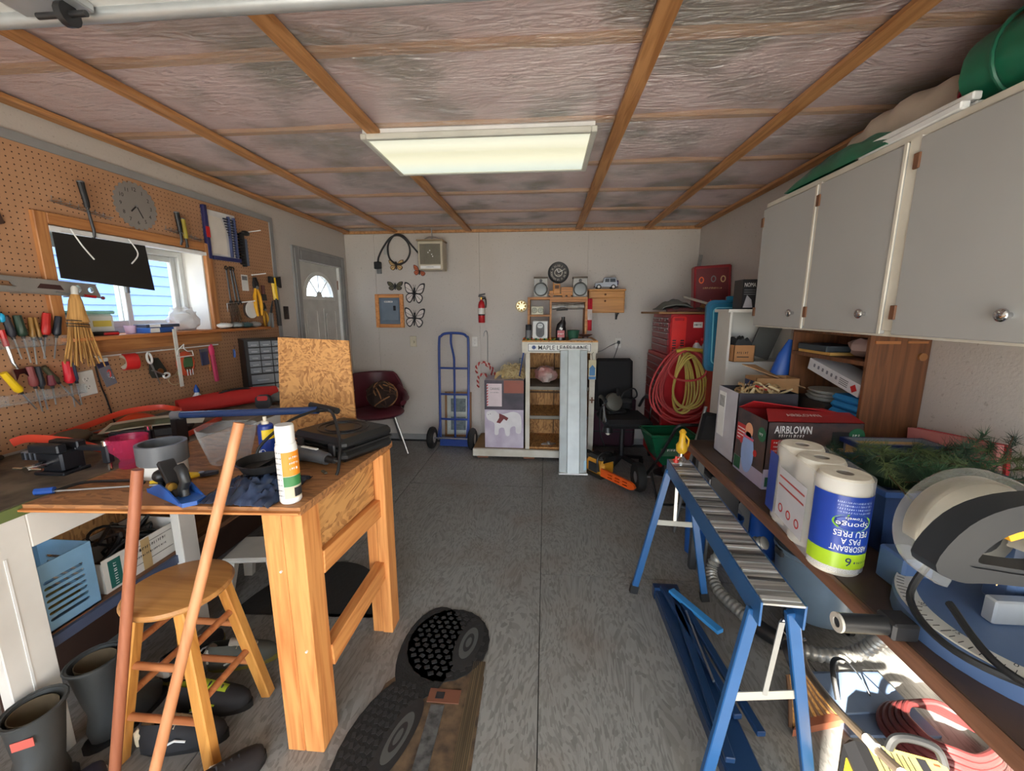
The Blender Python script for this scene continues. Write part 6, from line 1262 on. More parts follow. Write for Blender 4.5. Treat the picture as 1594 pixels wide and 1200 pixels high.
# airblown carton
def carton(name, lab, x0, x1, y0, y1, z0, z1, sides, cat='carton', rz=0):
    t = T(name, lab, cat, ((x0+x1)/2, (y0+y1)/2, z0), rz); w, d, h = (x1-x0)/2, (y1-y0)/2, z1-z0; k = .004
    for nm, lo, hi in (('left', (-w, -d, 0), (-w+k, d, h)), ('right', (w-k, -d, 0), (w, d, h)), ('front', (-w, -d, 0), (w, -d+k, h)), ('rear', (-w, d-k, 0), (w, d, h)), ('base', (-w, -d, 0), (w, d, k))): G().b2(lo, hi).build('panel', sides.get(nm, sides['all']), t)
    return t, w, d, h
prt = P('print_forest', (58, 52, 56), .5, scale=14, col2=(90, 70, 66)); gift_red = P('carton_red', (160, 30, 36), .5)
t, w, d, h = carton('snowman_carton', 'printed carton lettered AIRBLOWN with a snowman and red top on the bench', .945, 1.33, 1.775, 2.05, BZ+.001, 1.105, {'all': prt, 'right': card, 'rear': gift_red})
fm = frame((0, -d-.0005, 0), (1, 0, 0), (0, 0, 1)); lm_ = frame((-w-.0005, 0, 0), (0, -1, 0), (0, 0, 1)); snow = P('snow_lilac', (176, 166, 190), .5)
G(m=fm).b2((-w, 0, 0), (w, .09, .0008)).build('snow_band', snow, t); G(m=lm_).b2((-d, 0, 0), (d, .07, .0008)).build('snow_band', snow, t)
text('AIRBLOWN', .034, wht, t, fm @ TM((-.09, .27, .001)), .15, bold=.02); marks(16, .014, wht, t, fm @ TM((-.09, .243, .001)), .11)
G(m=fm).b2((-w+.02, .165, .0), (-w+.16, .225, .0012)).build('red_label', red, t)
for k in range(3): marks(30+k, .010, wht, t, fm @ TM((-w+.09, .212-.018*k, .0014)), .12)
G(m=fm).b2((-w+.01, .012, .0008), (-w+.13, .055, .0014)).build('green_label', P('label_dkgreen', (34, 92, 64), .5), t); G(m=lm_).b2((-d+.005, .01, .0008), (-d+.07, .07, .0014)).build('green_label', P('label_dkgreen', (34, 92, 64), .5), t)
def snowman(m, s, par):
    o = G(m=m).plate(circ(.05*s, 20, 0, .085*s, .085*s), .001).build('snowman_body', P('snow_body', (150, 176, 226), .5), par); G(m=m).plate(circ(.03*s, 18, 0, .175*s, .032*s), .001).build('snowman_head', P('snow_head', (240, 170, 130), .5), o)
    for q in ((-.055, .12), (.06, .10)): G(m=m).plate(circ(.014*s, 12, q[0]*s, q[1]*s), .001).build('mitten', red, o)
    G(m=m).plate([(-.04*s, .14*s), (.04*s, .14*s), (.045*s, .15*s), (-.045*s, .15*s)], .001, z=.001).build('scarf', P('scarf_pink', (214, 90, 120), .5), o)
snowman(lm_ @ TM((-.01, .02, .0012)), 1.15, t)
snowman(fm @ TM((.10, .02, .0012)), 1.0, t)
o = G(m=fm @ TM((.10, .245, .002))).plate([(-.05, -.05), (.05, -.05), (.05, -.035), (.033, -.035), (.033, .02), (-.033, .02), (-.033, -.035), (-.05, -.035)], .001).build('top_hat_print', ink, t)
for mm_, u, v in ((fm, .165, .25), (lm_, .10, .235)): o = G(m=mm_).plate(circ(.032, 20, u, v), .0012, z=.0008).build('round_badge', P('badge_green', (40, 110, 76), .5), t); marks(14, .014, wht, t, mm_ @ TM((u, v, .0022)), .035)
G(m=lm_).b2((-.125, .15, .0008), (-.04, .235, .0014)).build('red_label', red, t)
for k in range(4): G(m=lm_).b2((-.118, .163+.016*k, .0014), (-.05, .168+.016*k, .002)).build('printed_line', wht, t)
# red flaps of the top
G().add([(-w, -d, h), (w, -d, h), (w+.02, -d*.1, h+.015), (-w+.05, -d*.1, h+.03), (-w, -d, h-.003), (w, -d, h-.003), (w+.02, -d*.1, h+.012), (-w+.05, -d*.1, h+.027)], [(0, 1, 2, 3), (4, 7, 6, 5), (0, 4, 5, 1), (1, 5, 6, 2), (2, 6, 7, 3), (3, 7, 4, 0)]).build('flap', gift_red, t)
G().add([(-w, d, h), (w, d, h), (w-.01, .01, h+.01), (-w, -.0, h+.06), (-w, d, h-.003), (w, d, h-.003), (w-.01, .01, h+.007), (-w, 0, h+.057)], [(0, 1, 2, 3), (4, 7, 6, 5), (0, 4, 5, 1), (1, 5, 6, 2), (2, 6, 7, 3), (3, 7, 4, 0)]).build('flap', P('flap_bright', (196, 32, 40), .5), t)
text('AIRBLOWN', .03, wht, t, frame((-.02, -d*.55, h+.0145), (1, 0, 0), (0, 1, .10)), .14)
# carton behind
t, w, d, h = carton('filler_carton', 'open dark carton stuffed with tan paper filler behind the snowman carton', .955, 1.24, 2.085, 2.32, BZ+.001, 1.165, {'all': P('carton_dark', (50, 50, 58), .5), 'left': P('carton_pale', (190, 188, 196), .5), 'front': P('carton_dark', (50, 50, 58), .5)})
lm_ = frame((-w-.0005, 0, 0), (0, -1, 0), (0, 0, 1)); G(m=lm_).b2((-d+.02, .10, 0), (-d+.10, .34, .001)).build('barcode_label', wht, t)
for k in range(7): G(m=lm_).b2((-d+.03+.009*k, .26, .001), (-d+.034+.009*k, .32, .0014)).build('barcode_bar', ink, t)
t2 = T('paper_filler', 'crinkled tan paper filler with a red scrap in the dark carton', 'paper filler', (1.10, 2.20, .81)); rnd = random.Random(8)
G().b2((-.13, -.105, 0), (.13, .105, .33), .02).build('packing', tan, t2)
for k in range(34): c_ = (rnd.uniform(-.095, .095), rnd.uniform(-.07, .07)); G().tube(spline([(c_[0]+rnd.uniform(-.03, .03), c_[1]+rnd.uniform(-.03, .03), .33+rnd.uniform(0, .055)) for q in range(4)], 4), lambda q: (.006, .002), 6).build('paper_strip', [tan, P('filler_cream', (206, 186, 146), .7), P('filler_brown', (150, 116, 80), .7)][k % 3], t2)
G().box((.02, -.02, .365), (.07, .05, .008), (.2, .2, .4)).build('red_scrap', red, t2)
# moving carton with flaps and blue bag
t, w, d, h = carton('moving_carton', 'open brown carton with a raised flap beside the white shelf', 1.16, 1.39, 2.345, 2.475, BZ+.001, 1.20, {'all': card, 'front': card})
G().beam((-w+.02, -d, h), (w+.06, -d-.16, h-.09), .10, .003, (0, 1, .6)).build('flap', card, t) if False else None
G().add([(-w-.03, d-.01, h+.065), (w+.02, -d-.02, h-.045), (w+.05, d-.05, h-.06), (-w+.05, d+.0, h+.06), (-w-.03, d-.01, h+.061), (w+.02, -d-.02, h-.049), (w+.05, d-.05, h-.064), (-w+.05, d, h+.056)], [(0, 1, 2, 3), (4, 7, 6, 5), (0, 4, 5, 1), (1, 5, 6, 2), (2, 6, 7, 3), (3, 7, 4, 0)]).build('flap', P('cardboard_light', (192, 150, 106), .8), t)
lm_ = frame((-w-.0005, 0, 0), (0, -1, 0), (0, 0, 1)); G(m=lm_).b2((-d+.005, .26, 0), (d-.005, .38, .001)).build('blue_label', P('label_navy', (36, 52, 96), .5), t); marks(15, .03, wht, t, lm_ @ TM((0, .34, .0015)), .10)
t = G().tube([(0, 0, 0), (0, 0, .4), (0, 0, .9), (.01, 0, 1.15), (.03, 0, 1.3), (.05, 0, 1.395)], lambda q: (.085 if q < .65 else .085-.16*(q-.65), .05 if q < .7 else .05-.12*(q-.7)), 16, flat=(0, 1, 0)).build('blue_tarp_bundle', MAT('blue_tarp', (30, 84, 170), .4, scale=6, bump=.2)); at(t, (1.40, 2.555, 0)); tag(t, 'bright blue rolled tarp standing between white shelf and brown bookcase', 'tarpaulin')
# white shelf unit
t = T('white_shelf_unit', 'white shelf unit with an open niche at the far end of the bench', 'shelf unit', (1.40, 3.0, 0)); wm = P('melamine', (206, 202, 194), .5, scale=4, col2=(198, 194, 186))
for lo, hi, nm in (((1.20, 2.84, 0), (1.215, 3.04, 1.555), 'side_panel'), ((1.59, 2.84, 0), (1.605, 3.04, 1.555), 'side_panel'), ((1.18, 2.82, 1.555), (1.62, 3.05, 1.575), 'top_board'), ((1.215, 3.025, 0), (1.59, 3.04, 1.555), 'back_panel'), ((1.215, 2.84, 1.215), (1.59, 3.025, 1.235), 'shelf'), ((1.215, 2.84, .08), (1.59, 2.858, 1.215), 'front_panel'), ((1.215, 2.87, 0), (1.59, 2.885, .08), 'plinth')): G(t).b2(lo, hi, .001).build(nm, wm, t)
t, w, d, h = carton('small_carton', 'small brown carton of dark cloth in the white shelf niche', 1.222, 1.352, 2.79, 2.93, 1.236, 1.345, {'all': P('carton_tan', (186, 132, 84), .7)}); fm = frame((0, -d-.0005, 0), (1, 0, 0), (0, 0, 1)); marks(9, .016, ink, t, fm @ TM((-.01, .06, 0)), .07); G(m=fm).b2((-.045, .03, 0), (.03, .036, .0006)).build('printed_line', ink, t)
t.location.z = 1.2362
t = G().grid(lambda u, v: (-.052+.104*u, -.056+.112*v, .02+.10+.035*nz((u*4, v*4, 5))+.02*math.sin(PI*u)), 12, 12, .09).build('dark_cloth', P('charcoal_cloth', (46, 48, 50), .8)); at(t, (1.287, 2.86, 1.245)); tag(t, 'charcoal cloth stuffed in the small brown carton', 'cloth')
t = G().b2((0, 0, 0), (.14, .012, .26)).build('grey_fibreboard', P('panel_charcoal', (84, 84, 80), .6)); at(t, (1.39, 2.83, 1.24), (R(-3), R(20), 0)); t.location = (1.362, 2.90, 1.285); tag(t, 'grey board leaning diagonally in the white shelf niche', 'board')
t = T('light_string_box', 'black retail box lettered NOMA standing on the white shelf', 'box', (1.385, 2.93, 1.576)); G().b2((-.11, -.06, 0), (.10, .07, .19), .002).build('box', P('noma_black', (34, 34, 38), .4), t); fm = frame((0, -.0605, 0), (1, 0, 0), (0, 0, 1)); text('NOMA', .026, wht, t, fm @ TM((-.065, .155, .0005)), .07); text('NOMA', .028, wht, t, fm @ TM((.045, .155, .0005)), .085)
G(m=fm).b2((-.012, 0, 0), (-.006, .19, .0008)).build('divider_line', grey, t); G(m=fm).b2((.05, .0, 0), (.10, .12, .001)).build('brown_panel', card, t); G(m=fm).plate([(-.10, .01), (-.04, .01), (-.05, .06), (-.08, .09)], .001).plate([(-.02, .01), (.04, .01), (.0, .07)], .001).build('picture_print', P('print_silver', (176, 174, 180), .5), t)
for k in range(3): G(m=fm).b2((-.10, .12-.014*k, 0), (-.03, .125-.014*k, .0008)).build('printed_line', grey, t)
# teal lid and the red cabinet behind it
t = T('red_base_cabinet', 'plain red steel cabinet below the teal lid', 'cabinet', (1.46, 3.5, 0)); G(t).b2((1.335, 3.10, .05), (1.645, 3.50, 1.12), .006).build('body', P('chest_red_dark', (150, 24, 32), .4), t); G(t).b2((1.35, 3.12, 0), (1.63, 3.48, .05)).build('plinth', black, t); G(t).b2((1.335, 3.092, .62), (1.645, 3.10, .64)).build('seam_strip', P('seam_red', (110, 16, 24), .5), t)
t = T('teal_bin_lid', 'teal plastic bin lid standing upright before the red tool chest', 'bin lid', (1.345, 3.16, 1.122), rot=(R(-6), 0, R(-4))); tl = P('teal_plastic', (30, 108, 140), .35)
G(m=RM(90, 'X')).plate(rrect(.34, .52, .05, 5, 0, .26), .02, z=-.01).build('lid', tl, t); G(m=TM((0, 0, 0)) @ RM(90, 'X')).plate(rrect(.34, .52, .05, 5, 0, .26), .014, [rrect(.29, .47, .04, 5, 0, .26)], z=.01).build('rim', P('teal_rim', (26, 92, 124), .35), t); G(m=RM(90, 'X')).plate(rrect(.24, .42, .035, 5, 0, .26), .006, [rrect(.225, .405, .03, 5, 0, .26)], z=.01).build('ridge', P('teal_light', (120, 190, 206), .3), t)
G(m=RM(90, 'X')).plate(rrect(.12, .03, .008, 3, .03, .535), .02, z=-.01).build('lug', tl, t)
# tool chest
cr_ = P('chest_red', (176, 30, 38), .35); cd_ = P('chest_drawer', (140, 40, 48), .35, metal=.2)
def chest(nm, lab, x0, y0, y1, z0, z1, rows, cast):
    t = T(nm, lab, 'tool chest', (1.4, 4.1, z0)); G(t).b2((x0, y0, z0+cast), (1.645, y1, z1), .005).build('body', cr_, t)
    if cast:
        for x in (x0+.06, 1.58):
            for y in (y0+.06, y1-.06): G(t).cyl((x-.015, y, .035), (x+.015, y, .035), .035, n=14).b2((x-.02, y-.02, .03), (x+.02, y+.02, cast+.005)).build('caster', black, t)
    z = z1-.03
    for i, (hh, n) in enumerate(rows):
        ww = (y1-y0-.04)/n
        for k in range(n):
            a = y0+.02+ww*k; dr_ = G(t).b2((x0-.012, a+.004, z-hh+.005), (x0, a+ww-.004, z-.003), .002).build('drawer', cd_, t)
            G(t).b2((x0-.02, a+.02, z-.016), (x0-.012, a+ww-.02, z-.006)).build('pull', P('pull_steel', (170, 150, 150), .3, metal=.6), dr_); G(t).cyl((x0-.014, a+ww*.5, z-hh*.6), (x0-.017, a+ww*.5, z-hh*.6), .009, n=10).build('badge', chrome, dr_)
        z -= hh
    return t
chest('tool_chest', 'red tool chest top box with many drawers in the back corner', 1.12, 3.86, 4.47, 1.165, 1.535, ((.045, 3), (.045, 3), (.045, 3), (.06, 1), (.06, 1), (.07, 1)), 0)
t = chest('roller_cabinet', 'red roller tool cabinet on casters under the chest', 1.09, 3.84, 4.49, 0, 1.163, ((.07, 1), (.07, 1), (.09, 1), (.09, 1), (.12, 1), (.15, 1), (.18, 1)), .1)
t = T('stair_creeper', 'bright red slotted plastic tray hung on the tool chest side', 'tray', m=frame((1.19, 3.858, 1.155), (1, 0, 0), (0, 0, 1))); G().plate(rrect(.125, .36, .02, 3, 0, .18), .02, [rrect(.085, .025, .01, 3, 0, .335)]).build('tray', P('tray_red', (222, 40, 36), .4), t); 
for u in (-.035, .035):
    for k in range(6): G().b2((u-.016, .03+.022*k, .02), (u+.016, .042+.022*k, .021)).build('slot', ink, t)
t = T('side_shelf', 'yellow topped narrow shelf hooked on the tool chest side', 'shelf', (1.40, 3.78, 1.16)); G().b2((-.13, -.06, 0), (.2, .055, .012)).b2((-.13, .05, 0), (.2, .056, .08)).build('shelf', black, t); G().tube([(-.18, -.06, .02), (-.02, -.06, .035), (.18, -.055, .04)], lambda q: (.016, .010), 8).build('yellow_hose', P('ochre', (176, 150, 50), .6), t)
for i, x in enumerate((1.335, 1.41)):
    t = T('spray_bottle', ['white jug bottle with red cap on the chest side shelf', 'clear spray bottle with red trigger on the chest side shelf'][i], 'bottle', (x, 3.785, 1.1725)); G().tube([(0, 0, 0), (0, 0, .07), (0, 0, .095), (0, 0, .115)], lambda q: .034 if q < .5 else .034-.04*(q-.5), 14).build('bottle', [P('jug_white', (222, 222, 226), .4), P('jug_clear', (186, 200, 200), .3)][i], t); G().cyl((0, 0, .112), (0, 0, .132), .013).build('cap', red, t)
    if i: G().box((-.012, 0, .145), (.055, .018, .028), None, .005).build('trigger', red, t)
    else: G().tube([(.02, 0, .09), (.04, 0, .08), (.036, 0, .05)], .006, 6).build('handle', wht, t)
t = T('paper_tag', 'white paper label stuck on the tool chest side', 'label', m=frame((1.36, 3.8595, 1.44), (1, 0, 0), (0, 0, 1))); G().b2((-.04, -.025, 0), (.04, .025, .001)).build('paper', wht, t); marks(10, .016, ink, t, TM((0, 0, .0012)), .06)
t = G().b2((1.0, 3.82, 0), (1.60, 4.52, .018), .002).build('plank_lid', P('ply_edge', (150, 108, 66), .6, scale=10)); t.location = (0, 0, 1.537); tag(t, 'plywood sheet lying across the top of the red tool chest', 'plywood')
t = G().grid(lambda u, v: (1.04+.28*u, 3.86+.34*v, 1.575+.085*(math.sin(PI*u)**.6)*math.sin(PI*min(1, .15+v*.85))*(1+.3*nz((u*5, v*4, 3)))+.008), 26, 16, .008).build('grey_jacket', P('grey_canvas', (104, 106, 100), .8, scale=8)); tag(t, 'crumpled grey jacket heaped on the tool chest plywood', 'jacket')
t = T('magazine_stack', 'slanting stack of papers on the grey jacket', 'papers', (1.36, 3.80, 1.63), rot=(0, R(17), R(-10))); 
for k in range(3): G().b2((-.17, -.04-.006*k, .006*k), (.15, .05, .006*k+.004)).build('sheet', P('mag%d' % k, (196-20*k, 182-20*k, 160-16*k), .6), t)
t = T('leather_tool_belt', 'dark brown leather tool belt under the grey jacket', 'tool belt', (1.25, 3.835, 1.556)); G().tube(spline([(-.18, 0, .012), (-.08, -.006, .02), (.05, -.004, .018), (.2, 0, .014)], 6), lambda q: (.02, .012), 8).build('belt', P('belt_maroon', (86, 40, 40), .6), t); G().ball((-.1, -.004, .022), (.035, .016, .022)).ball((.1, -.004, .02), (.04, .016, .02)).build('pouch', P('pouch_dark', (50, 36, 34), .7), t)
t = T('red_hard_case', 'dark red hard tool case standing on the chest against the wall', 'tool case', (1.49, 3.99, 1.557), R(-6)); G().box((0, 0, .20), (.31, .13, .40), (0, R(-3), 0), .012).build('shell', P('case_red', (140, 26, 34), .4), t); o = G().box((-.004, -.067, .20), (.27, .006, .35), (0, R(-3), 0), .004).build('front_panel', P('case_maroon', (104, 26, 32), .4), t)
for u, v, mt in ((-.10, .27, orange), (.0, .28, grey), (.08, .28, tan)): G(m=frame((u, -.0715, v), (1, 0, 0), (0, 0, 1))).plate(circ(.022, 14, r2=.03), .001, [circ(.013, 14, r2=.02)]).build('tool_print', mt, t)
marks(11, .018, tan, t, frame((0, -.0715, .20), (1, 0, 0), (0, 0, 1)), .16)
t.location.z = 1.5635
t = T('amber_bottle', 'small amber bottle beside the red hard case', 'bottle', (1.385, 3.86, 1.5565)); G().lathe([(.018, 0), (.02, .05), (.008, .07), (.008, .085)], 14).build('body', P('amber', (120, 74, 36), .3), t); G().cyl((0, 0, .085), (0, 0, .1), .009).build('cap', black, t)
t = T('white_glue_bottle', 'small white bottle with red tip before the hard case', 'bottle', (1.45, 3.86, 1.5565)); G().lathe([(.02, 0), (.022, .055), (.009, .08)], 14).build('body', wht, t); G().cyl((0, 0, .08), (0, 0, .105), .007, .003).build('tip', red, t)
t = G().b2((-.02, -.002, 0), (.02, .002, .92)).build('steel_ruler', P('ruler_steel', (150, 150, 146), .4, metal=.5, scale=30)); at(t, (1.50, 4.60, 1.24), (R(-6), R(8), 0)); tag(t, 'long grey steel ruler leaning in the back right corner', 'ruler')
# hoses on the chest
t = T('air_hose_coil', 'red and yellow air hoses hung in long loops on the tool chest', 'hose', (1.2, 3.70, .95)); hr = P('hose_red', (176, 60, 62), .5); hy = P('hose_yellow', (186, 164, 84), .5)
rnd = random.Random(21)
def hloop(cx, cz, rx, rz, y, r, mt):
    G().tube([(cx+rx*math.cos(2*PI*i/36)*(1-.25*math.sin(2*PI*i/36)), y+.012*math.sin(4*PI*i/36+cx*9), cz+rz*math.sin(2*PI*i/36)) for i in range(36)], r, 8, True).build('loop', mt, t)
for k in range(7): hloop(rnd.uniform(-.03, .05), -.02+rnd.uniform(-.02, .05), .17+.016*k, .26+.012*k, -.03-.008*k, .0085, hr)
hloop(.0, .16, .15, .13, -.13, .009, hr)
for k in range(8): hloop(-.015+.01*k-.02, .0+rnd.uniform(-.03, .03), .05+.012*k, .25-.004*k, -.07-.007*k, .0085, hy)
G().cyl((0, .13, .29), (0, -.13, .29), .008).build('hanger_peg', steel, t); G().tube([(-.10, -.12, .28), (.0, -.13, .30), (.12, -.12, .285)], lambda q: (.018, .014), 8).build('tie_strap', P('ochre', (176, 150, 50), .6), t)
G().cyl((.17, -.10, -.02), (.17, -.10, .04), .010).build('coupling', brass, t)
# folding chair between chest and bench
t = T('folding_chair', 'black padded folding chair folded up behind the bench end', 'chair', (1.09, 2.75, 0), rot=(0, R(8), R(-12)))
for s in (-1, 1): G().tube([(s*.17, 0, 0), (s*.175, .0, .5), (s*.16, 0, .93)], .011, 8).build('frame_tube', steel, t)
G().box((0, -.02, .78), (.34, .05, .24), None, .02).build('backrest', bf, t); G().box((0, -.05, .48), (.34, .06, .30), None, .02).build('seat', bf, t); G().tube([(-.17, 0, .2), (.17, 0, .2)], .009, 8).build('cross_tube', steel, t)
# spreader
t = T('seed_spreader', 'green broadcast seed spreader with black handle on the floor', 'spreader', (1.045, 3.47, 0), R(6)); sg = P('spreader_green', (22, 92, 62), .25)
G().add([(-.19, -.15, .56), (.19, -.15, .56), (.19, .15, .56), (-.19, .15, .56), (-.12, -.10, .36), (.12, -.10, .36), (.12, .10, .36), (-.12, .10, .36), (-.05, -.05, .28), (.05, -.05, .28), (.05, .05, .28), (-.05, .05, .28)], [(0, 1, 5, 4), (1, 2, 6, 5), (2, 3, 7, 6), (3, 0, 4, 7), (4, 5, 9, 8), (5, 6, 10, 9), (6, 7, 11, 10), (7, 4, 8, 11), (8, 9, 10, 11)]).build('hopper', sg, t, ang=20)
G().tube([(-.19, -.15, .56), (.19, -.15, .56), (.19, .15, .56), (-.19, .15, .56)], .013, 8, True).build('hopper_rim', sg, t); G().add([(-.10, -.138, .39), (.10, -.138, .39), (.115, -.152, .46), (-.115, -.152, .46)], [(0, 1, 2, 3)]).build('decal', P('decal_green', (70, 110, 84), .5), t)
marks(12, .022, wht, t, frame((0, -.153, .445), (1, 0, 0), (0, -.2, 1)), .12)
G().cyl((.10, -.16, .40), (.10, -.215, .40), .045, n=18).build('dial', orange, t); G().tube(spline([(-.15, .06, .14), (-.12, -.16, .40), (-.09, -.30, .62), (-.07, -.34, .70), (0, -.35, .715), (.20, -.35, .70), (.215, -.33, .66), (.18, -.2, .45), (.13, .06, .14)], 5), .013, 8).build('handle', black, t)
G().cyl((-.2, .06, .13), (.2, .06, .13), .010).build('axle', steel, t); G().cyl((0, .0, .20), (0, 0, .29), .03).build('gearbox', black, t); G().lathe([(0, .19), (.10, .185), (.10, .195), (0, .205)], 20).build('spinner', black, t)
for s in (-1, 1): o = G(m=TM((s*.21, .06, .13)) @ RM(90, 'Y')).lathe([(.05, -.03), (.12, -.035), (.13, 0), (.12, .035), (.05, .03)], 26).build('wheel', rubber, t); G(m=TM((s*.21, .06, .13)) @ RM(90, 'Y')).lathe([(0, -.02), (.055, -.028), (.055, .028), (0, .02)], 16).build('hub', grey, o)
G().tube(spline([(-.13, -.02, .2), (-.13, -.16, .06), (-.12, -.22, .012), (.12, -.22, .012), (.13, -.16, .06), (.13, -.02, .2)], 5), .010, 8).build('stand', black, t)
# chainsaw
t = T('chainsaw', 'yellow chainsaw with a bright orange bar cover on the floor', 'chainsaw', (.60, 3.77, 0), R(-54)); cy_ = P('saw_yellow', (216, 150, 40), .45)
G().box((-.10, 0, .10), (.24, .17, .15), None, .03).build('engine_body', cy_, t); G().box((-.11, .0, .185), (.2, .14, .05), None, .02).build('top_cover', P('saw_black', (44, 42, 40), .5), t); G().tube(spline([(-.2, .0, .15), (-.26, .0, .19), (-.31, 0, .16), (-.28, 0, .07), (-.2, 0, .05)], 5), .018, 8).build('rear_handle', black, t); G().tube(spline([(-.02, -.09, .08), (-.03, -.10, .20), (-.03, .0, .25), (-.03, .10, .2), (-.02, .09, .08)], 5), .011, 8).build('front_handle', black, t)
G().box((.03, 0, .2), (.012, .15, .07), (0, .3, 0), .003).build('hand_guard', black, t); G(m=TM((0, -.075, .075)) @ RM(90, 'X')).plate([(0, -.035), (.36, -.035), (.40, -.02), (.415, .0), (.40, .022), (.36, .036), (0, .04)], .022, [rrect(.06, .012, .005, 2, .12+.09*k, q) for k in range(3) for q in (-.012, .014)], z=-.011).build('bar_cover', P('saw_orange', (236, 96, 30), .4), t)
G().box((-.10, -.09, .10), (.12, .012, .09), None, .004).build('side_cover', P('saw_black', (44, 42, 40), .5), t); G().b2((-.2, -.08, 0), (.0, .08, .03)).build('base', P('saw_black', (44, 42, 40), .5), t)
# bookcase under the cabinet and contents
t = T('brown_bookcase', 'brown wood grain bookcase on the bench under the wall cabinet', 'bookcase', (1.53, 2.2, BZ)); bwz = MAT('brown_veneer', (118, 74, 44), .5, kind='wood', col2=(84, 50, 30), scale=5, axis=2)
for lo, hi, nm in (((1.40, 1.91, BZ+.001), (1.648, 1.928, 1.468), 'side_panel'), ((1.40, 2.47, BZ+.001), (1.648, 2.478, 1.468), 'side_panel'), ((1.634, 1.928, BZ+.001), (1.648, 2.47, 1.468), 'back_panel'), ((1.40, 1.928, 1.45), (1.634, 2.47, 1.468), 'top_board'), ((1.40, 1.928, 1.325), (1.634, 2.47, 1.345), 'shelf'), ((1.40, 1.928, BZ+.04), (1.634, 2.47, BZ+.06), 'shelf')): G(t).b2(lo, hi, .001).build(nm, bwz, t)
G(t).b2((1.42, 1.905, 1.425), (1.52, 1.911, 1.437)).b2((1.55, 1.905, 1.428), (1.63, 1.911, 1.437)).build('tape_residue', P('residue', (170, 110, 62), .5), t); G(t).cyl((1.615, 1.912, 1.37), (1.615, 1.90, 1.37), .017, n=14).build('plug_cap', P('plug_wood', (150, 100, 58), .5), t)
t = G().ball((0, 0, .05), (.06, .09, .045), 18, 10, lambda d_: 1+.35*nz(d_*3)).build('food_bag', MAT('bag_mauve', (176, 150, 144), .25, scale=8, bump=.4)); at(t, (1.50, 2.05, 1.347)); tag(t, 'crumpled mauve plastic bag on the bookcase upper shelf', 'bag')
t = T('book_pile', 'flat slate book and yellow folder on the bookcase upper shelf', 'books', (1.50, 2.30, 1.3455)); G().b2((-.09, -.13, 0), (.09, .13, .014)).build('yellow_folder', P('folder', (206, 160, 84), .6), t); G().b2((-.09, -.1, .014), (.08, .14, .045), .003).build('slate_book', P('slate_cover', (60, 68, 74), .6), t)
t = T('long_white_box', 'long white product box sloping out of the bookcase', 'box', (1.40, 2.09, 1.235)); dirv = Vector((0, -.38, -.083)); a_ = Vector((0.01, .235, .055)); b_ = a_+dirv
mm_ = frame(a_, (0, -.46, -.10), (0, -.1, .46)); L_ = dirv.length
G(m=mm_).b2((0, -.03, -.14), (L_, .03, .0), .001).build('box', P('box_bright', (214, 212, 214), .5), t); G(m=mm_).plate([(L_-.06, .0), (L_-.035, .02), (L_-.015, -.003), (L_-.04, -.022)], .001).build('red_logo', red, t)
for k in range(6): G(m=mm_).plate(rrect(.014, .018, .004, 2, .05+.035*k, .004), .0008).build('icon_print', P('icon_grey', (120, 120, 128), .5), t)
for k in range(4): G(m=mm_).b2((.25, .012-.009*k, 0), (.31, .016-.009*k, .0008)).build('printed_line', grey, t)
t = T('jar_rack', 'row of small chrome jars above the long white box', 'jars', (1.56, 2.03, 1.285)) if False else None
for k in range(3):
    t = G().lathe([(.0, 0), (.10-.004*k, .0), (.115-.004*k, .014), (.112-.004*k, .016), (0, .004)], 22, sx=.9).build('plastic_plate', P('plate_pale', (186, 184, 176), .4)); at(t, (1.52, 2.30, 1.10+.018*k)); tag(t, ['lowest', 'middle', 'topmost'][k]+' pale plastic plate stacked in the bookcase', 'plate', 'plates in the bookcase')
t = T('plate_carton', 'dark carton holding the plate stack in the bookcase', 'carton', (1.52, 2.31, .861)); G().b2((-.10, -.14, 0), (.10, .14, .2385)).build('box', P('carton_grey_brown', (58, 52, 50), .7), t); G().b2((-.101, -.1, .08), (-.10, .1, .16)).build('label', P('label_dull', (110, 100, 92), .6), t)  # carton in one even dark grey-brown
t = T('folded_blue_towel', 'folded sky blue cloth below the long white box', 'cloth', (1.505, 2.04, 1.06)); 
for k in range(3): G().box((0, .0, .02+.035*k), (.19-.01*k, .20, .034), None, .014).build('fold', P('sky_cloth', (40, 136, 200), .8), t)
t = T('black_tool_tray', 'black tray under the blue cloth in the bookcase', 'tray', (1.505, 2.04, .861)); G().b2((-.10, -.105, 0), (.11, .11, .198), .006).build('tray', P('tray_black2', (30, 30, 34), .6), t)
t = G().tube(spline([(1.34, 2.34, .99), (1.335, 2.24, .985), (1.335, 2.18, .98), (1.34, 2.10, .975)], 6), lambda q: (.03+.022*math.sin(q*PI), .022+.015*math.sin(q*PI)), 12).build('yellow_pouch', P('ochre_bag', (206, 150, 40), .6)); tag(t, 'yellow cloth pouch lying at the bookcase front', 'pouch')
t.location.z = -.13; t.location.x = .0
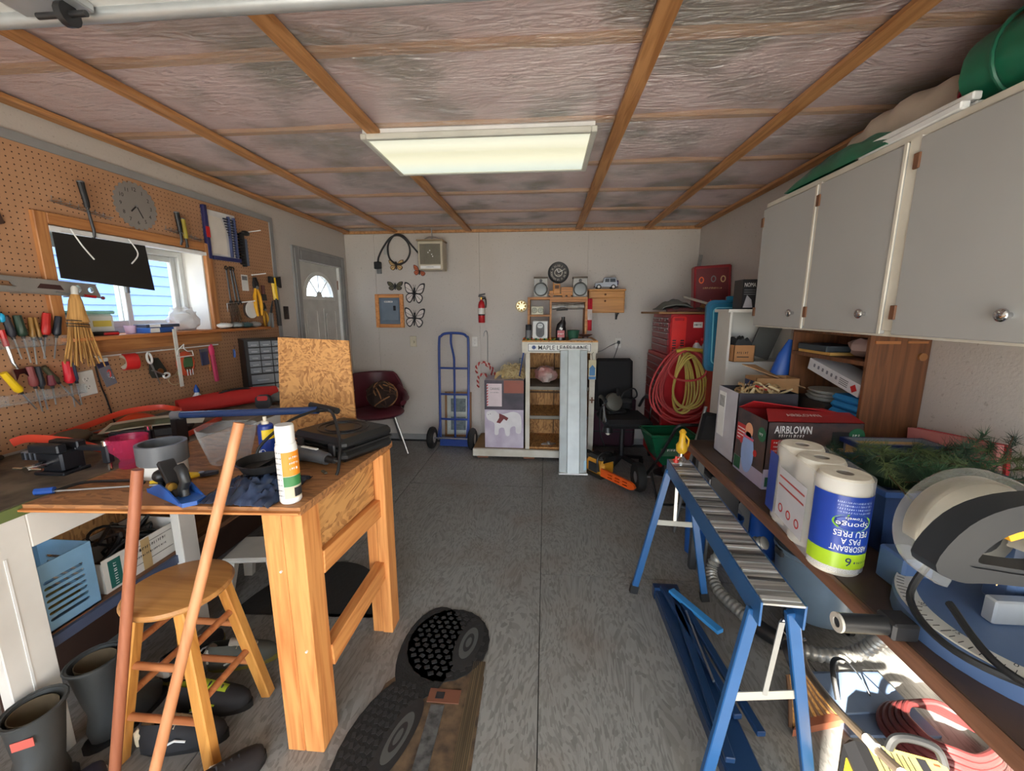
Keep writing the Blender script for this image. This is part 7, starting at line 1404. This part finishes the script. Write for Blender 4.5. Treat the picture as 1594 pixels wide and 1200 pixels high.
# paper towels
t = T('paper_towel_pack', 'plastic wrapped pack of paper towel rolls upside down on the bench', 'paper towels', (.905, 1.37, BZ+.0005), R(-7)); ptw = P('towel_white', (226, 220, 206), .8, scale=30, col2=(212, 204, 188))
for k in range(3): o = G().lathe([(.022, .0), (.066, 0), (.068, .01), (.068, .285), (.062, .296), (.022, .296)], 26, (0, -.14+.134*k, .0)).build('roll', ptw, t); G().lathe([(.021, .02), (.023, .02), (.023, .294), (.021, .294)], 16, (0, -.14+.134*k, .0)).build('core', P('core_grey', (150, 140, 130), .7), o)
out = [( .0725*math.cos(R(a)), -.14+.0725*math.sin(R(a))) for a in range(180, 361, 12)]+[(.0725*math.cos(R(a)), .128+.0725*math.sin(R(a))) for a in range(0, 181, 12)]
def band(z0, z1, off, pts, nm, mt):
    q = [Vector((p[0], p[1], 0)) for p in pts]; g = G()
    vs = []; 
    for i, p in enumerate(q):
        c = Vector((0, max(-.14, min(.128, p.y)), 0)); dvec = (p-c).normalized() if (p-c).length > 1e-6 else Vector((1, 0, 0)); e = p+dvec*off; vs += [(e.x, e.y, z0), (e.x, e.y, z1)]
    n = len(q); return g.add(vs, [(2*i, 2*i+2, 2*i+3, 2*i+1) for i in range(n-1)]).build(nm, mt, t, ang=60)
band(.012, .292, .0, out+[out[0]], 'film_wrap', MAT('towel_film', (236, 238, 242), .15, kind='clear', alpha=.25))
fp_ = out[:16]; pb2 = P('towel_blue', (28, 62, 156), .35)
band(.075, .25, .0012, fp_, 'blue_label', pb2); band(.028, .075, .0012, fp_, 'lime_label', P('towel_lime', (170, 204, 40), .35))
sidep = [(-.0725, .05), (-.0725, -.02)]; band(.03, .25, .0012, [(-.0725, .19), (-.0725, .12)], 'blue_label', pb2); band(.04, .22, .0012, [(-.0725, .10), (-.0725, -.10)], 'white_label', P('towel_label', (214, 216, 224), .4))
for yv in (.06, 0, -.06): G(m=frame((-.0742, yv, .08), (0, -1, 0), (0, 0, 1))).plate(circ(.016, 16), .0006, [circ(.011, 16)]).build('ring_print', red, t)
for zz in (.16, .19): G(m=frame((-.0742, 0, zz), (0, -1, 0), (0, 0, 1))).b2((-.09, -.003, 0), (.09, .003, .0006)).build('red_line', P('line_red', (190, 80, 80), .5), t)
def curved(s, h_, z, w_, mt, a0=270):
    cu = text(s, h_, mt, t, None, w_) if isinstance(s, str) else marks(s, h_, mt, t, None, w_)
    for v in cu.data.vertices:
        x, y = -v.co.x, -v.co.y; a = R(a0)+x/.0745; v.co = Vector((.0745*math.cos(a), -.14+.0745*math.sin(a), z+y))
    return cu
curved('ABSORBANT', .018, .092, .10, wht); curved('PAS A', .018, .115, .05, wht); curved('PEU PRES', .018, .138, .09, wht)
curved('Sponge', .02, .168, .085, wht); curved('Towels', .009, .185, .045, wht); curved('6', .026, .052, .016, P('navy_ink', (24, 40, 90), .5)); curved(41, .008, .05, .05, P('navy_ink', (24, 40, 90), .5), 300)
for k in range(4): curved(50+k, .006, .203+.010*k, .09, P('pale_ink', (170, 186, 226), .5))
g = G(); vs = []
for i in range(24): a = R(270)+(.052*math.cos(2*PI*i/24))/.0742; vs += [(.0741*math.cos(a), -.14+.0741*math.sin(a), .172+.026*math.sin(2*PI*i/24))]
g.add(vs, [tuple(range(24))]).build('lime_badge', P('badge_lime', (120, 176, 40), .4), t)
vs = []
for i in range(24): a = R(270)+(.047*math.cos(2*PI*i/24))/.0742; vs += [(.0743*math.cos(a), -.14+.0743*math.sin(a), .172+.021*math.sin(2*PI*i/24))]
G().add(vs, [tuple(range(24))]).build('navy_badge', P('badge_navy', (20, 44, 110), .4), t)
# blue tote and garland
def tote(nm, lab, x0, x1, y0, y1, z0, z1, mt, rim):
    t = T(nm, lab, 'storage tote', ((x0+x1)/2, (y0+y1)/2, z0)); w, d, h = (x1-x0)/2, (y1-y0)/2, z1-z0; q = .90
    vs = [(-w*q, -d*q, 0), (w*q, -d*q, 0), (w*q, d*q, 0), (-w*q, d*q, 0), (-w, -d, h), (w, -d, h), (w, d, h), (-w, d, h), (-w+.008, -d+.008, h), (w-.008, -d+.008, h), (w-.008, d-.008, h), (-w+.008, d-.008, h), (-w*q+.008, -d*q+.008, .006), (w*q-.008, -d*q+.008, .006), (w*q-.008, d*q-.008, .006), (-w*q+.008, d*q-.008, .006)]
    G().add(vs, [(0, 1, 2, 3)]+[(i, (i+1) % 4, 4+(i+1) % 4, 4+i) for i in range(4)]+[(4+i, 4+(i+1) % 4, 8+(i+1) % 4, 8+i) for i in range(4)]+[(8+i, 8+(i+1) % 4, 12+(i+1) % 4, 12+i) for i in range(4)]+[(12, 13, 14, 15)]).build('tub', mt, t, ang=20)
    G().plate([(-w-.01, -d-.01), (w+.01, -d-.01), (w+.01, d+.01), (-w-.01, d+.01)], .018, [[(-w, -d), (w, -d), (w, d), (-w, d)]], z=h-.018).build('rim', rim, t); return t
tote('garland_tote', 'dark blue open storage tote behind the paper towels', 1.055, 1.545, 1.285, 1.64, BZ+.0005, 1.02, P('tote_blue', (40, 60, 98), .4), P('tote_rim', (52, 84, 140), .4))
t = tote('lidded_tote', 'clear tote with a navy rim behind the garland', 1.24, 1.54, 1.665, 1.755, BZ+.0005, 1.05, P('tote_grey', (120, 128, 144), .4), P('navy_rim', (30, 48, 110), .4)); G().b2((-.15, -.035, .14), (.13, .035, .24), .006).build('contents', tan, t)
t = T('evergreen_garland', 'bushy artificial evergreen garland heaped over the blue tote', 'garland', (1.32, 1.40, 1.02)); rnd = random.Random(12)
gm = [P('needle_green', (44, 84, 54), .6), P('needle_dark', (28, 58, 40), .6), P('needle_olive', (88, 106, 62), .6)]
for br in range(34):
    u = br/33; bx_ = -.27+.50*rnd.random(); by_ = -.14+.34*rnd.random(); bz_ = rnd.uniform(.0, .09)
    dr2 = Vector((rnd.gauss(0, 1), rnd.gauss(-.25, .8), rnd.gauss(.25, .35))).normalized(); Lb = rnd.uniform(.12, .20); g = G(); p0 = Vector((bx_, by_, bz_))
    n_ = 26
    for k in range(n_):
        p = p0+dr2*Lb*k/n_+Vector((0, 0, -.03*(k/n_)**2))
        for q in range(5):
            d_ = (dr2*.8+Vector((rnd.gauss(0, 1), rnd.gauss(0, 1), rnd.gauss(0, 1))).normalized()).normalized(); e = p+d_*rnd.uniform(.035, .055)
            e.x = max(-.28, min(e.x, .23)); p.x = max(-.28, min(p.x, .23)); e.y = min(e.y, .24); p.y = min(p.y, .24); e.z = max(e.z, .006) if abs(e.x) > .2 or e.y < -.08 or e.y > .2 else e.z; s_ = d_.orthogonal().normalized()*.0014
            g.add([p-s_, p+s_, e, p+s_.cross(d_)], [(0, 1, 2), (1, 3, 2), (3, 0, 2)])
    o = g.build('branch', gm[br % 3], t, ang=0)
    G().tube([Vector((max(-.28, min(.23, q_.x)), min(.24, q_.y), q_.z)) for q_ in (p0, p0+dr2*Lb*.5+Vector((0, 0, -.0075)), p0+dr2*Lb+Vector((0, 0, -.03)))], .002, 5).build('twig', P('twig_brown', (84, 62, 44), .8), o)
G().ball((-.02, .05, .0), (.20, .11, .06), 20, 10, lambda d_: 1+.2*nz(d_*4)).build('inner_mass', gm[1], t)
# pink foam board pair
for i, (x, mt, lab) in enumerate(((1.60, P('pink_foam', (222, 140, 140), .7), 'pink rigid foam board propped behind the garland'), (1.635, P('foam_red', (200, 44, 56), .6), 'red edged board propped against the wall behind the garland'))):
    t = G().b2((0, -.30, 0), (.022 if not i else .012, .06, .24)).build('foam_board', mt); at(t, (x-.02, 1.79, BZ+.03), (R(-6), 0, 0)); t.location.z = BZ+.003+.03; tag(t, lab, 'foam board')
# mitre saw
t = T('mitre_saw', 'blue sliding mitre saw with a clear blade guard on the bench', 'mitre saw', (1.14, .93, BZ+.0005)); ms = P('saw_blue', (84, 108, 146), .4); sgm = P('saw_graphite', (34, 39, 44), .5)
# base and turntable
G().plate([(-.17, -.17), (.30, -.17), (.30, .22), (-.12, .25)], .042).build('base', ms, t); G().lathe([(0, .05), (.24, .05), (.25, .04), (.25, .0), (.23, 0), (0, .0)], 40).build('turntable', ms, t)
o = G().plate([(.247*math.cos(R(a)), .247*math.sin(R(a))) for a in range(125, 262, 6)]+[(.205*math.cos(R(a)), .205*math.sin(R(a))) for a in range(256, 124, -6)], .004, z=.05).build('mitre_scale', P('scale_silver', (206, 206, 200), .35), t)
for k in range(34): a = R(128+4*k); G().beam((.243*math.cos(a), .243*math.sin(a), .0545), ((.228 if k % 5 else .218)*math.cos(a), (.228 if k % 5 else .218)*math.sin(a), .0545), .0012, .001).build('scale_tick', ink, o)
for k in range(5): a = R(140+25*k); text(str((45, 30, 15, 0, 15)[k]), .012, ink, o, TM((.212*math.cos(a), .212*math.sin(a), .0548)) @ RM(140+25*k+90, 'Z'))
G().b2((-.1, .0, .05), (.28, .03, .11), .004).build('fence', P('fence_alu', (186, 190, 194), .35, metal=.4), t); G().b2((-.16, .17, 0), (-.08, .26, .10), .006).build('side_block', ms, t)
G().cyl((-.12, -.14, .075), (.2, -.14, .075), .012).build('slide_rail', P('rail_pale', (206, 212, 220), .25), t)
# blade, guards (disc faces the aisle side of the room)
M_ = TM((-.165, .03, .27)) @ RM(90, 'X') @ RM(0, 'Y')
G(m=M_).lathe([(.012, -.0012), (.112, -.0012), (.112, .0012), (.012, .0012)], 40).build('blade', P('blade_bright', (170, 168, 160), .3, metal=.8), t)
cg = MAT('guard_clear', (226, 226, 222), .15, kind='clear', alpha=.16)
def guard(r1, a0, a1, w_, nm, mt):
    vs = []; fs = []; n_ = 30
    for i in range(n_+1):
        a = R(a0+(a1-a0)*i/n_); c, s = math.cos(a), math.sin(a); vs += [(r1*.55*c, r1*.55*s, -w_), (r1*.97*c, r1*.97*s, -w_), (r1*c, r1*s, -w_*.7), (r1*c, r1*s, w_*.7), (r1*.97*c, r1*.97*s, w_), (r1*.55*c, r1*.55*s, w_)]
    for i in range(n_):
        for j in range(5): fs.append((i*6+j, i*6+j+1, (i+1)*6+j+1, (i+1)*6+j))
    return G(m=M_).add(vs, fs).build(nm, mt, t, ang=40)
guard(.142, 30, 250, .03, 'clear_guard', cg); guard(.125, -20, 190, .022, 'upper_guard', MAT('guard_dusty', (206, 198, 184), .4, kind='clear', alpha=.45))
G(m=M_).lathe([(0, .03), (.03, .036), (.035, .04), (0, .045)], 18).build('arbor_cap', sgm, t)
# handle loop in front
Hh = [(-.17, -.02), (-.12, .06), (-.03, .10), (.10, .105), (.17, .08), (.17, -.06), (.10, -.075), (-.05, -.06), (-.12, -.055)]
Hi = [(-.085, -.012), (-.04, .035), (.04, .055), (.10, .04), (.11, -.02), (.06, -.04), (-.05, -.025)]
hm_ = TM((-.235, -.12, .315)) @ RM(90, 'X') @ RM(5, 'Y')
sm_ = lambda L: [(p.x, p.y) for p in spline([(a, b, 0) for a, b in L], 4, True)]
G(m=hm_).plate(sm_(Hh), .045, [sm_(Hi)], z=-.022).build('handle', sgm, t); G(m=hm_).plate(sm_([(x*1.0, y*1.0) for x, y in Hh]), .006, [sm_([(a*1.25, b*1.25) for a, b in Hi])], z=.022).build('handle_edge', P('saw_slate', (32, 37, 42), .5), t)
G(m=hm_).plate([(-.03, .035), (.07, .062), (.075, .05), (-.02, .02)], .03, z=-.015).build('trigger', P('trigger_yellow', (236, 168, 30), .4), t); G(m=hm_).plate(rrect(.06, .016, .006, 3, .06, .108), .03, z=-.015).build('lock_button', P('trigger_yellow', (236, 168, 30), .4), t)
G().b2((-.05, -.10, .17), (.10, .02, .30), .02).build('motor_housing', sgm, t); G().cyl((.04, .02, .25), (.04, .17, .25), .055, n=20).build('motor', sgm, t); G().b2((-.02, .05, .05), (.12, .12, .24), .01).build('pivot_arm', ms, t)
marks(13, .016, P('gold_letter', (206, 176, 120), .5), t, hm_ @ TM((-.08, -.05, .024)) @ RM(-12, 'Z'), .10)
G().tube(spline([(.1, -.1, .2), (-.05, -.19, .09), (-.16, -.2, .06), (-.27, -.1, .06), (-.24, .05, .07), (-.18, .08, .16)], 7), .008, 8).build('power_cord', black, t); G().tube(spline([(.12, -.13, .22), (-.03, -.22, .10), (-.15, -.25, .07), (-.23, -.15, .07), (-.2, .0, .1)], 7), .008, 8).build('power_cord', black, t)
t = T('vacuum_nozzle', 'black tubular vacuum nozzle lying over the bench edge', 'nozzle', (.77, .945, BZ+.0015)); G().cyl((-.055, .0, .022), (.06, .0, .022), .022, n=18).build('tube', black, t); G().lathe([(.012, 0), (.023, 0), (.023, .006), (.012, .006)], 18).build('ring', P('nozzle_ring', (190, 184, 172), .5), t).matrix_local = TM((-.058, 0, .0225)) @ RM(90, 'Y'); G().b2((.05, -.03, 0), (.11, .03, .045), .006).build('coupler', dkmetal, t)
# ---------------- sawhorses
def sawhorse(nm, lab, lc):
    t = T(nm, lab, 'sawhorse', (.70, 1.66, 0)); sb = P('horse_blue', (36, 88, 142), .3)
    near, far = (.678, 1.09), (.745, 2.25); hw = .058; d = Vector((far[0]-near[0], far[1]-near[1], 0)).normalized(); n = Vector((d.y, -d.x, 0))
    A, B = Vector((*near, .0)), Vector((*far, 0))
    fo = MAT('scarred_steel', (206, 204, 198), .3, metal=.3, kind='brush', col2=(60, 58, 56), scale=5, axis=0)
    G(t).beam(A+V(0, 0, .752), B+V(0, 0, .752), hw*2, .006, (0, 0, 1)).build('top_plate', fo, t)
    for s in (-1, 1): G(t).beam(A+n*s*hw+V(0, 0, .718), B+n*s*hw+V(0, 0, .718), .006, .075, (0, 0, 1)).build('side_rail', sb, t)
    L = (B-A).length
    rn = random.Random(6)
    for k in range(26):
        p = A+d*(L*(k+.5)/26); G(t).beam(p-n*hw*.9+V(0, 0, .757), p+n*hw*.9+V(0, 0, .757), rn.uniform(.006, .020), .003, (0, 0, 1)).build('foil_strip', P('foil%d' % (k % 3), ((214, 212, 206), (150, 148, 144), (84, 82, 80))[k % 3], .3, metal=.35), t)
    for (q, l, r) in ((far, (.512, 2.139), (.891, 2.101)), (near, (.50, 1.10), (.885, 1.17))):
        o = []
        for (fx_, s) in ((l, -1), (r, 1)):
            top = Vector((q[0], q[1]-.02 if q is far else q[1]+.05, 0))+n*s*hw*.9+V(0, 0, .70); f_ = Vector((*fx_, 0)); G(t).beam(f_, top, .036, .022, (0, 1, 0), .003).build('leg', sb, t); o.append((top, f_))
            G(t).beam(f_+V(0, 0, .0), f_+(top-f_)*.06, .042, .028, (0, 1, 0)).build('foot', black, t)
        p, r2 = [a+(b-a)*.42 for a, b in o]; G(t).beam(p, r2, .03, .004, (0, 1, 0)).build('spreader_bar', P('bar_galv', (186, 186, 178), .35, metal=.4), t)
        mid = (p+r2)/2; G(t).beam(mid, Vector((q[0], q[1], .70)), .016, .004, (0, 1, 0)).build('spreader_strut', steel, t)
    return t
sawhorse('sawhorse', 'blue steel sawhorse with scarred silver top beside the bench', 0)
t = T('folded_sawhorse', 'blue steel sawhorse folded flat on the floor', 'sawhorse', (.73, 1.7, 0)); sb = P('horse_navy', (30, 56, 92), .3)
G(t).b2((.62, 1.15, .0), (.66, 2.12, .05), .003).b2((.625, 1.15, .045), (.74, 2.12, .055), .002).b2((.71, 1.15, 0), (.745, 2.12, .05), .003).build('beam', sb, t)
for i, (a, b) in enumerate((((.66, 2.10, .075), (.735, 1.36, .075)), ((.72, 2.08, .075), (.79, 1.30, .075)), ((.64, 1.2, .075), (.69, 1.95, .075)))): G(t).beam(a, b, .032, .022, (0, 0, 1), .003).build('leg', sb, t)
G(t).beam((.69, 2.05, .09), (.84, 1.78, .08), .04, .02, (0, 0, 1), .003).build('leg', P('horse_sky', (60, 140, 206), .3), t)
G(t).cyl((.70, 1.5, .085), (.72, 1.9, .088), .005).build('strut', steel, t); G(t).b2((.615, 2.09, 0), (.75, 2.135, .07), .003).build('end_cap', sb, t)
# torch on sawhorse end
t = T('garden_nozzle', 'yellow hose nozzle with chrome base standing on the sawhorse end', 'nozzle', (.745, 2.215, .7588)); G().lathe([(.03, 0), (.032, .012), (.014, .03), (.012, .045)], 18).build('chrome_base', chrome, t); G().lathe([(.016, .045), (.028, .06), (.03, .09), (.018, .11), (.014, .15), (.02, .165), (.008, .18)], 14).build('body', P('nozzle_yellow', (222, 172, 40), .4), t); G().tube([(.01, 0, .15), (.035, 0, .12), (.03, 0, .08)], .005, 6).build('lever', P('nozzle_yellow', (222, 172, 40), .4), t)
t = T('red_nozzle_cap', 'small red plastic fitting beside the yellow nozzle', 'fitting', (.712, 2.19, .7588)); G().lathe([(.012, 0), (.012, .01), (.006, .02), (.006, .035)], 12).build('body', P('fit_red', (226, 70, 56), .4), t); G().beam((-.018, 0, .014), (.018, 0, .03), .007, .005).build('tab', P('fit_red', (226, 70, 56), .4), t)
# ---------------- under the right bench
t = T('shop_vacuum', 'grey translucent shop vacuum drum under the bench', 'vacuum', (1.40, 2.03, 0)); G().lathe([(.15, .05), (.17, .06), (.19, .36), (.2, .37), (.2, .39), (.15, .39)], 30).build('drum', P('vac_grey', (92, 108, 122), .3), t); G().lathe([(.195, .39), (.2, .41), (.16, .50), (.08, .53), (0, .53)], 30).build('motor_head', P('vac_dark', (46, 50, 54), .4), t); G().tube(spline([(-.12, 0, .49), (-.08, 0, .56), (.08, 0, .56), (.12, 0, .49)], 5), .014, 8).build('handle', black, t)
for k in range(4): a = k*PI/2+.7; G().b2((.15*math.cos(a)-.02, .15*math.sin(a)-.02, .03), (.15*math.cos(a)+.02, .15*math.sin(a)+.02, .06)).cyl((.16*math.cos(a)-.012, .16*math.sin(a), .025), (.16*math.cos(a)+.012, .16*math.sin(a), .025), .025).build('caster', black, t)
for z in (.36, .2): G().b2((-.205, -.03, z-.02), (-.185, .03, z+.02), .004).build('latch', black, t)
t = T('vacuum_hose', 'ribbed grey vacuum hose curling on the floor under the bench', 'hose', (1.2, 2.0, 0)); hp_ = spline([(1.17, 2.10, .36), (1.08, 2.24, .26), (.99, 2.28, .10), (.975, 2.16, .04), (1.02, 1.98, .04), (1.09, 1.83, .04), (1.22, 1.73, .04), (1.38, 1.71, .07), (1.44, 1.66, .2), (1.38, 1.60, .34)], 26)
G(t).tube(hp_, lambda q: .030+.004*math.sin(q*len(hp_)*1.57), 12).build('hose', P('vac_hose', (150, 148, 142), .3, metal=.3), t, ang=60); G(t).tube(hp_[120:140], .037, 14).build('cuff', black, t)
t = T('caster_foot', 'chrome and black swivel foot beside the vacuum hose', 'caster', (1.215, 1.885, 0)); G().lathe([(.05, 0), (.055, .012), (.035, .03), (.03, .09), (.04, .10), (.04, .12), (.02, .125)], 22).build('body', black, t); G().lathe([(.018, .1252), (.026, .1252), (.026, .127), (.018, .127)], 20).build('ring', steel, t); G().tube(spline([(-.04, 0, .08), (-.06, -.02, .05), (-.03, -.06, .02), (.04, -.05, .02)], 5), .010, 8).build('fork', chrome, t)
t = T('paint_tin', 'small cream lidded tin on the floor beneath the sawhorse', 'tin', (1.06, 2.12, 0)); t.location = (1.165, 2.14, 0); G().lathe([(.04, 0), (.042, .004), (.042, .07), (.05, .075), (.05, .095), (.03, .10), (0, .10)], 20).build('tin', P('tin_cream', (190, 178, 156), .5), t)
for i, (x, y, c) in enumerate(((1.0, 2.59, (34, 92, 170)), (1.09, 2.335, (30, 78, 150)))):
    t = T('blue_bucket', ['blue plastic bucket below the far bench end', 'smaller blue plastic pail next to the far bucket'][i], 'bucket', (x, y, 0)); r = .075-.005*i
    if i: t.location = (1.115, 2.545, 0) 
    G().lathe([(r*.8, 0), (r, .36-.1*i), (r*1.06, .36-.1*i), (r*1.06, .375-.1*i), (r*.95, .375-.1*i), (r*.75, .01), (0, .01)], 26).build('pail', P('bucket%d' % i, c, .4), t); G().tube([(r*1.05*math.cos(a), r*1.05*math.sin(a)*.2, .34-.1*i+.1*math.sin(a)) for a in [PI*q/12 for q in range(13)]], .003, 6).build('bail', steel, t)
t.location = (1.20, 2.56, 0)
t = T('dish_rack', 'black slatted crate standing under the far bench end', 'crate', (1.02, 2.12, 0)); t.location = (1.015, 2.47, .37) if False else (1.04, 2.42, .0)
for lo, hi, nm in (((-.07, -.07, .30), (.10, .08, .62), 'box'),): G().b2(lo, hi, .004).build(nm, P('crate_black', (28, 28, 32), .5), t)
for k in range(7): G().b2((-.076, -.065+.021*k, .32), (-.07, -.058+.021*k, .60)).build('slat', P('slat_grey', (120, 122, 128), .3, metal=.4), t)
for x in (-.06, .09):
    for y in (-.06, .07): G().b2((x-.006, y-.006, 0), (x+.006, y+.006, .30)).build('leg', steel, t)
# floor clutter in the near right corner
t = T('string_trimmer', 'bent steel shaft tool with a dark disc head on the floor', 'trimmer', (1.06, 1.6, 0)); G(t).tube(spline([(1.115, 1.72, .10), (1.10, 1.66, .125), (1.06, 1.55, .15), (1.0, 1.32, .24), (.935, 1.10, .36), (.90, .98, .43)], 6), .0125, 10).build('shaft', P('shaft_steel', (150, 132, 112), .3, metal=.6), t); G(t).lathe([(.015, -.02), (.055, -.018), (.06, 0), (.055, .018), (.015, .02)], 24, (0, 0, 0)).build('disc_head', dkmetal, t).matrix_local = TM(Vector((1.105, 1.735, .062))-t.location) @ RM(60, 'Y') @ RM(20, 'X') @ TM(t.location)
G(t).cyl((.945, 1.135, .345), (.93, 1.085, .37), .0145).build('warning_sleeve', wht, t); G(t).beam((.942, 1.12, .3665), (.935, 1.098, .3765), .014, .001, (0, 0, 1)).build('warning_label', P('warn_yellow', (236, 190, 40), .4), t)
t.location = (1.035, 1.51, .035)
t = T('corn_broom', 'flat worn brown broom head lying behind the steel shaft', 'broom', (1.0, 1.47, 0), R(15)); 
t.location = (1.06, 1.42, 0)
G().plate([(-.13, -.02), (.10, -.02), (.06, .02), (-.06, .02)], .03).build('hem', P('broom_rust', (150, 88, 62), .8), t); 
for k in range(14): G().tube([(-.12+.017*k, 0, .015), (-.07+.010*k, .06, .06), (-.03+.005*k, .12, .11)], .008, 6).build('bristle', straw if k % 2 else P('broom_brown', (112, 82, 58), .8), t)
t = T('jump_starter', 'black battery booster pack with a yellow printed label', 'battery pack', (1.055, 1.06, 0), R(-14)); G().box((0, 0, .13), (.26, .17, .26), None, .025).build('case', P('booster_black', (30, 30, 32), .45), t); G(m=TM((.02, 0, .2605))).plate(rrect(.19, .13, .015), .001).build('label', P('label_straw', (196, 176, 96), .5, scale=20, col2=(160, 140, 70)), t)
for k in range(7): G(m=TM((-.06+.014*k, 0, .2618))).b2((-.0015, -.05, 0), (.0015, .05, .0005)).build('printed_line', ink, t)
G(m=TM((.055, 0, .2618))).b2((-.012, -.055, 0), (.012, .055, .0006)).build('black_bar', ink, t); marks(15, .022, P('brick_red', (170, 60, 40), .5), t, TM((.09, 0, .262)) @ RM(-90, 'Z'), .10)
G().tube(spline([(-.02, .06, .25), (.0, .075, .29), (.05, .08, .30), (.10, .075, .29), (.115, .06, .25)], 5), .012, 8).build('carry_handle', black, t); G().b2((-.132, -.06, .1), (-.128, .03, .22)).build('yellow_side', yellow, t)
t = T('rubber_hose_coil', 'coil of dark red rubber hose lying on the floor under the bench', 'hose', (1.45, 1.37, 0)); 
for k in range(5): G().tube([((.175-.014*k)*math.cos(2*PI*i/40)+.004*k, (.145-.011*k)*math.sin(2*PI*i/40), .03+.014*k+.004*math.sin(i)) for i in range(40)], .0125, 10, True).build('loop', P('hose_maroon', (96, 40, 40), .5), t)
t = G().b2((-.17, -.14, 0), (.17, .14, .012), .002).build('blue_plastic_sheet', P('sheet_slate', (104, 124, 156), .45)); at(t, (1.31, 1.53, 0), (0, 0, R(4))); tag(t, 'slate blue plastic panel lying flat on the floor', 'panel')
t = G().b2((-.13, -.09, 0), (.13, .09, .01), .002).build('narrow_blue_sheet', P('sheet_pale', (118, 140, 172), .45)); at(t, (1.27, 1.56, .0125), (0, 0, R(8))); tag(t, 'paler blue panel lying on top of the slate one', 'panel')
t = T('black_strap', 'black webbing strap arching over the blue panels', 'strap', (1.22, 1.42, 0)); t.location = (1.25, 1.57, .0226) ; G().tube(spline([(-.06, -.06, .004), (-.05, 0, .08), (-.02, .04, .10), (.03, .05, .09), (.07, .02, .05), (.085, -.03, .004)], 5), lambda q: (.003, .010), 8).build('webbing', black, t)
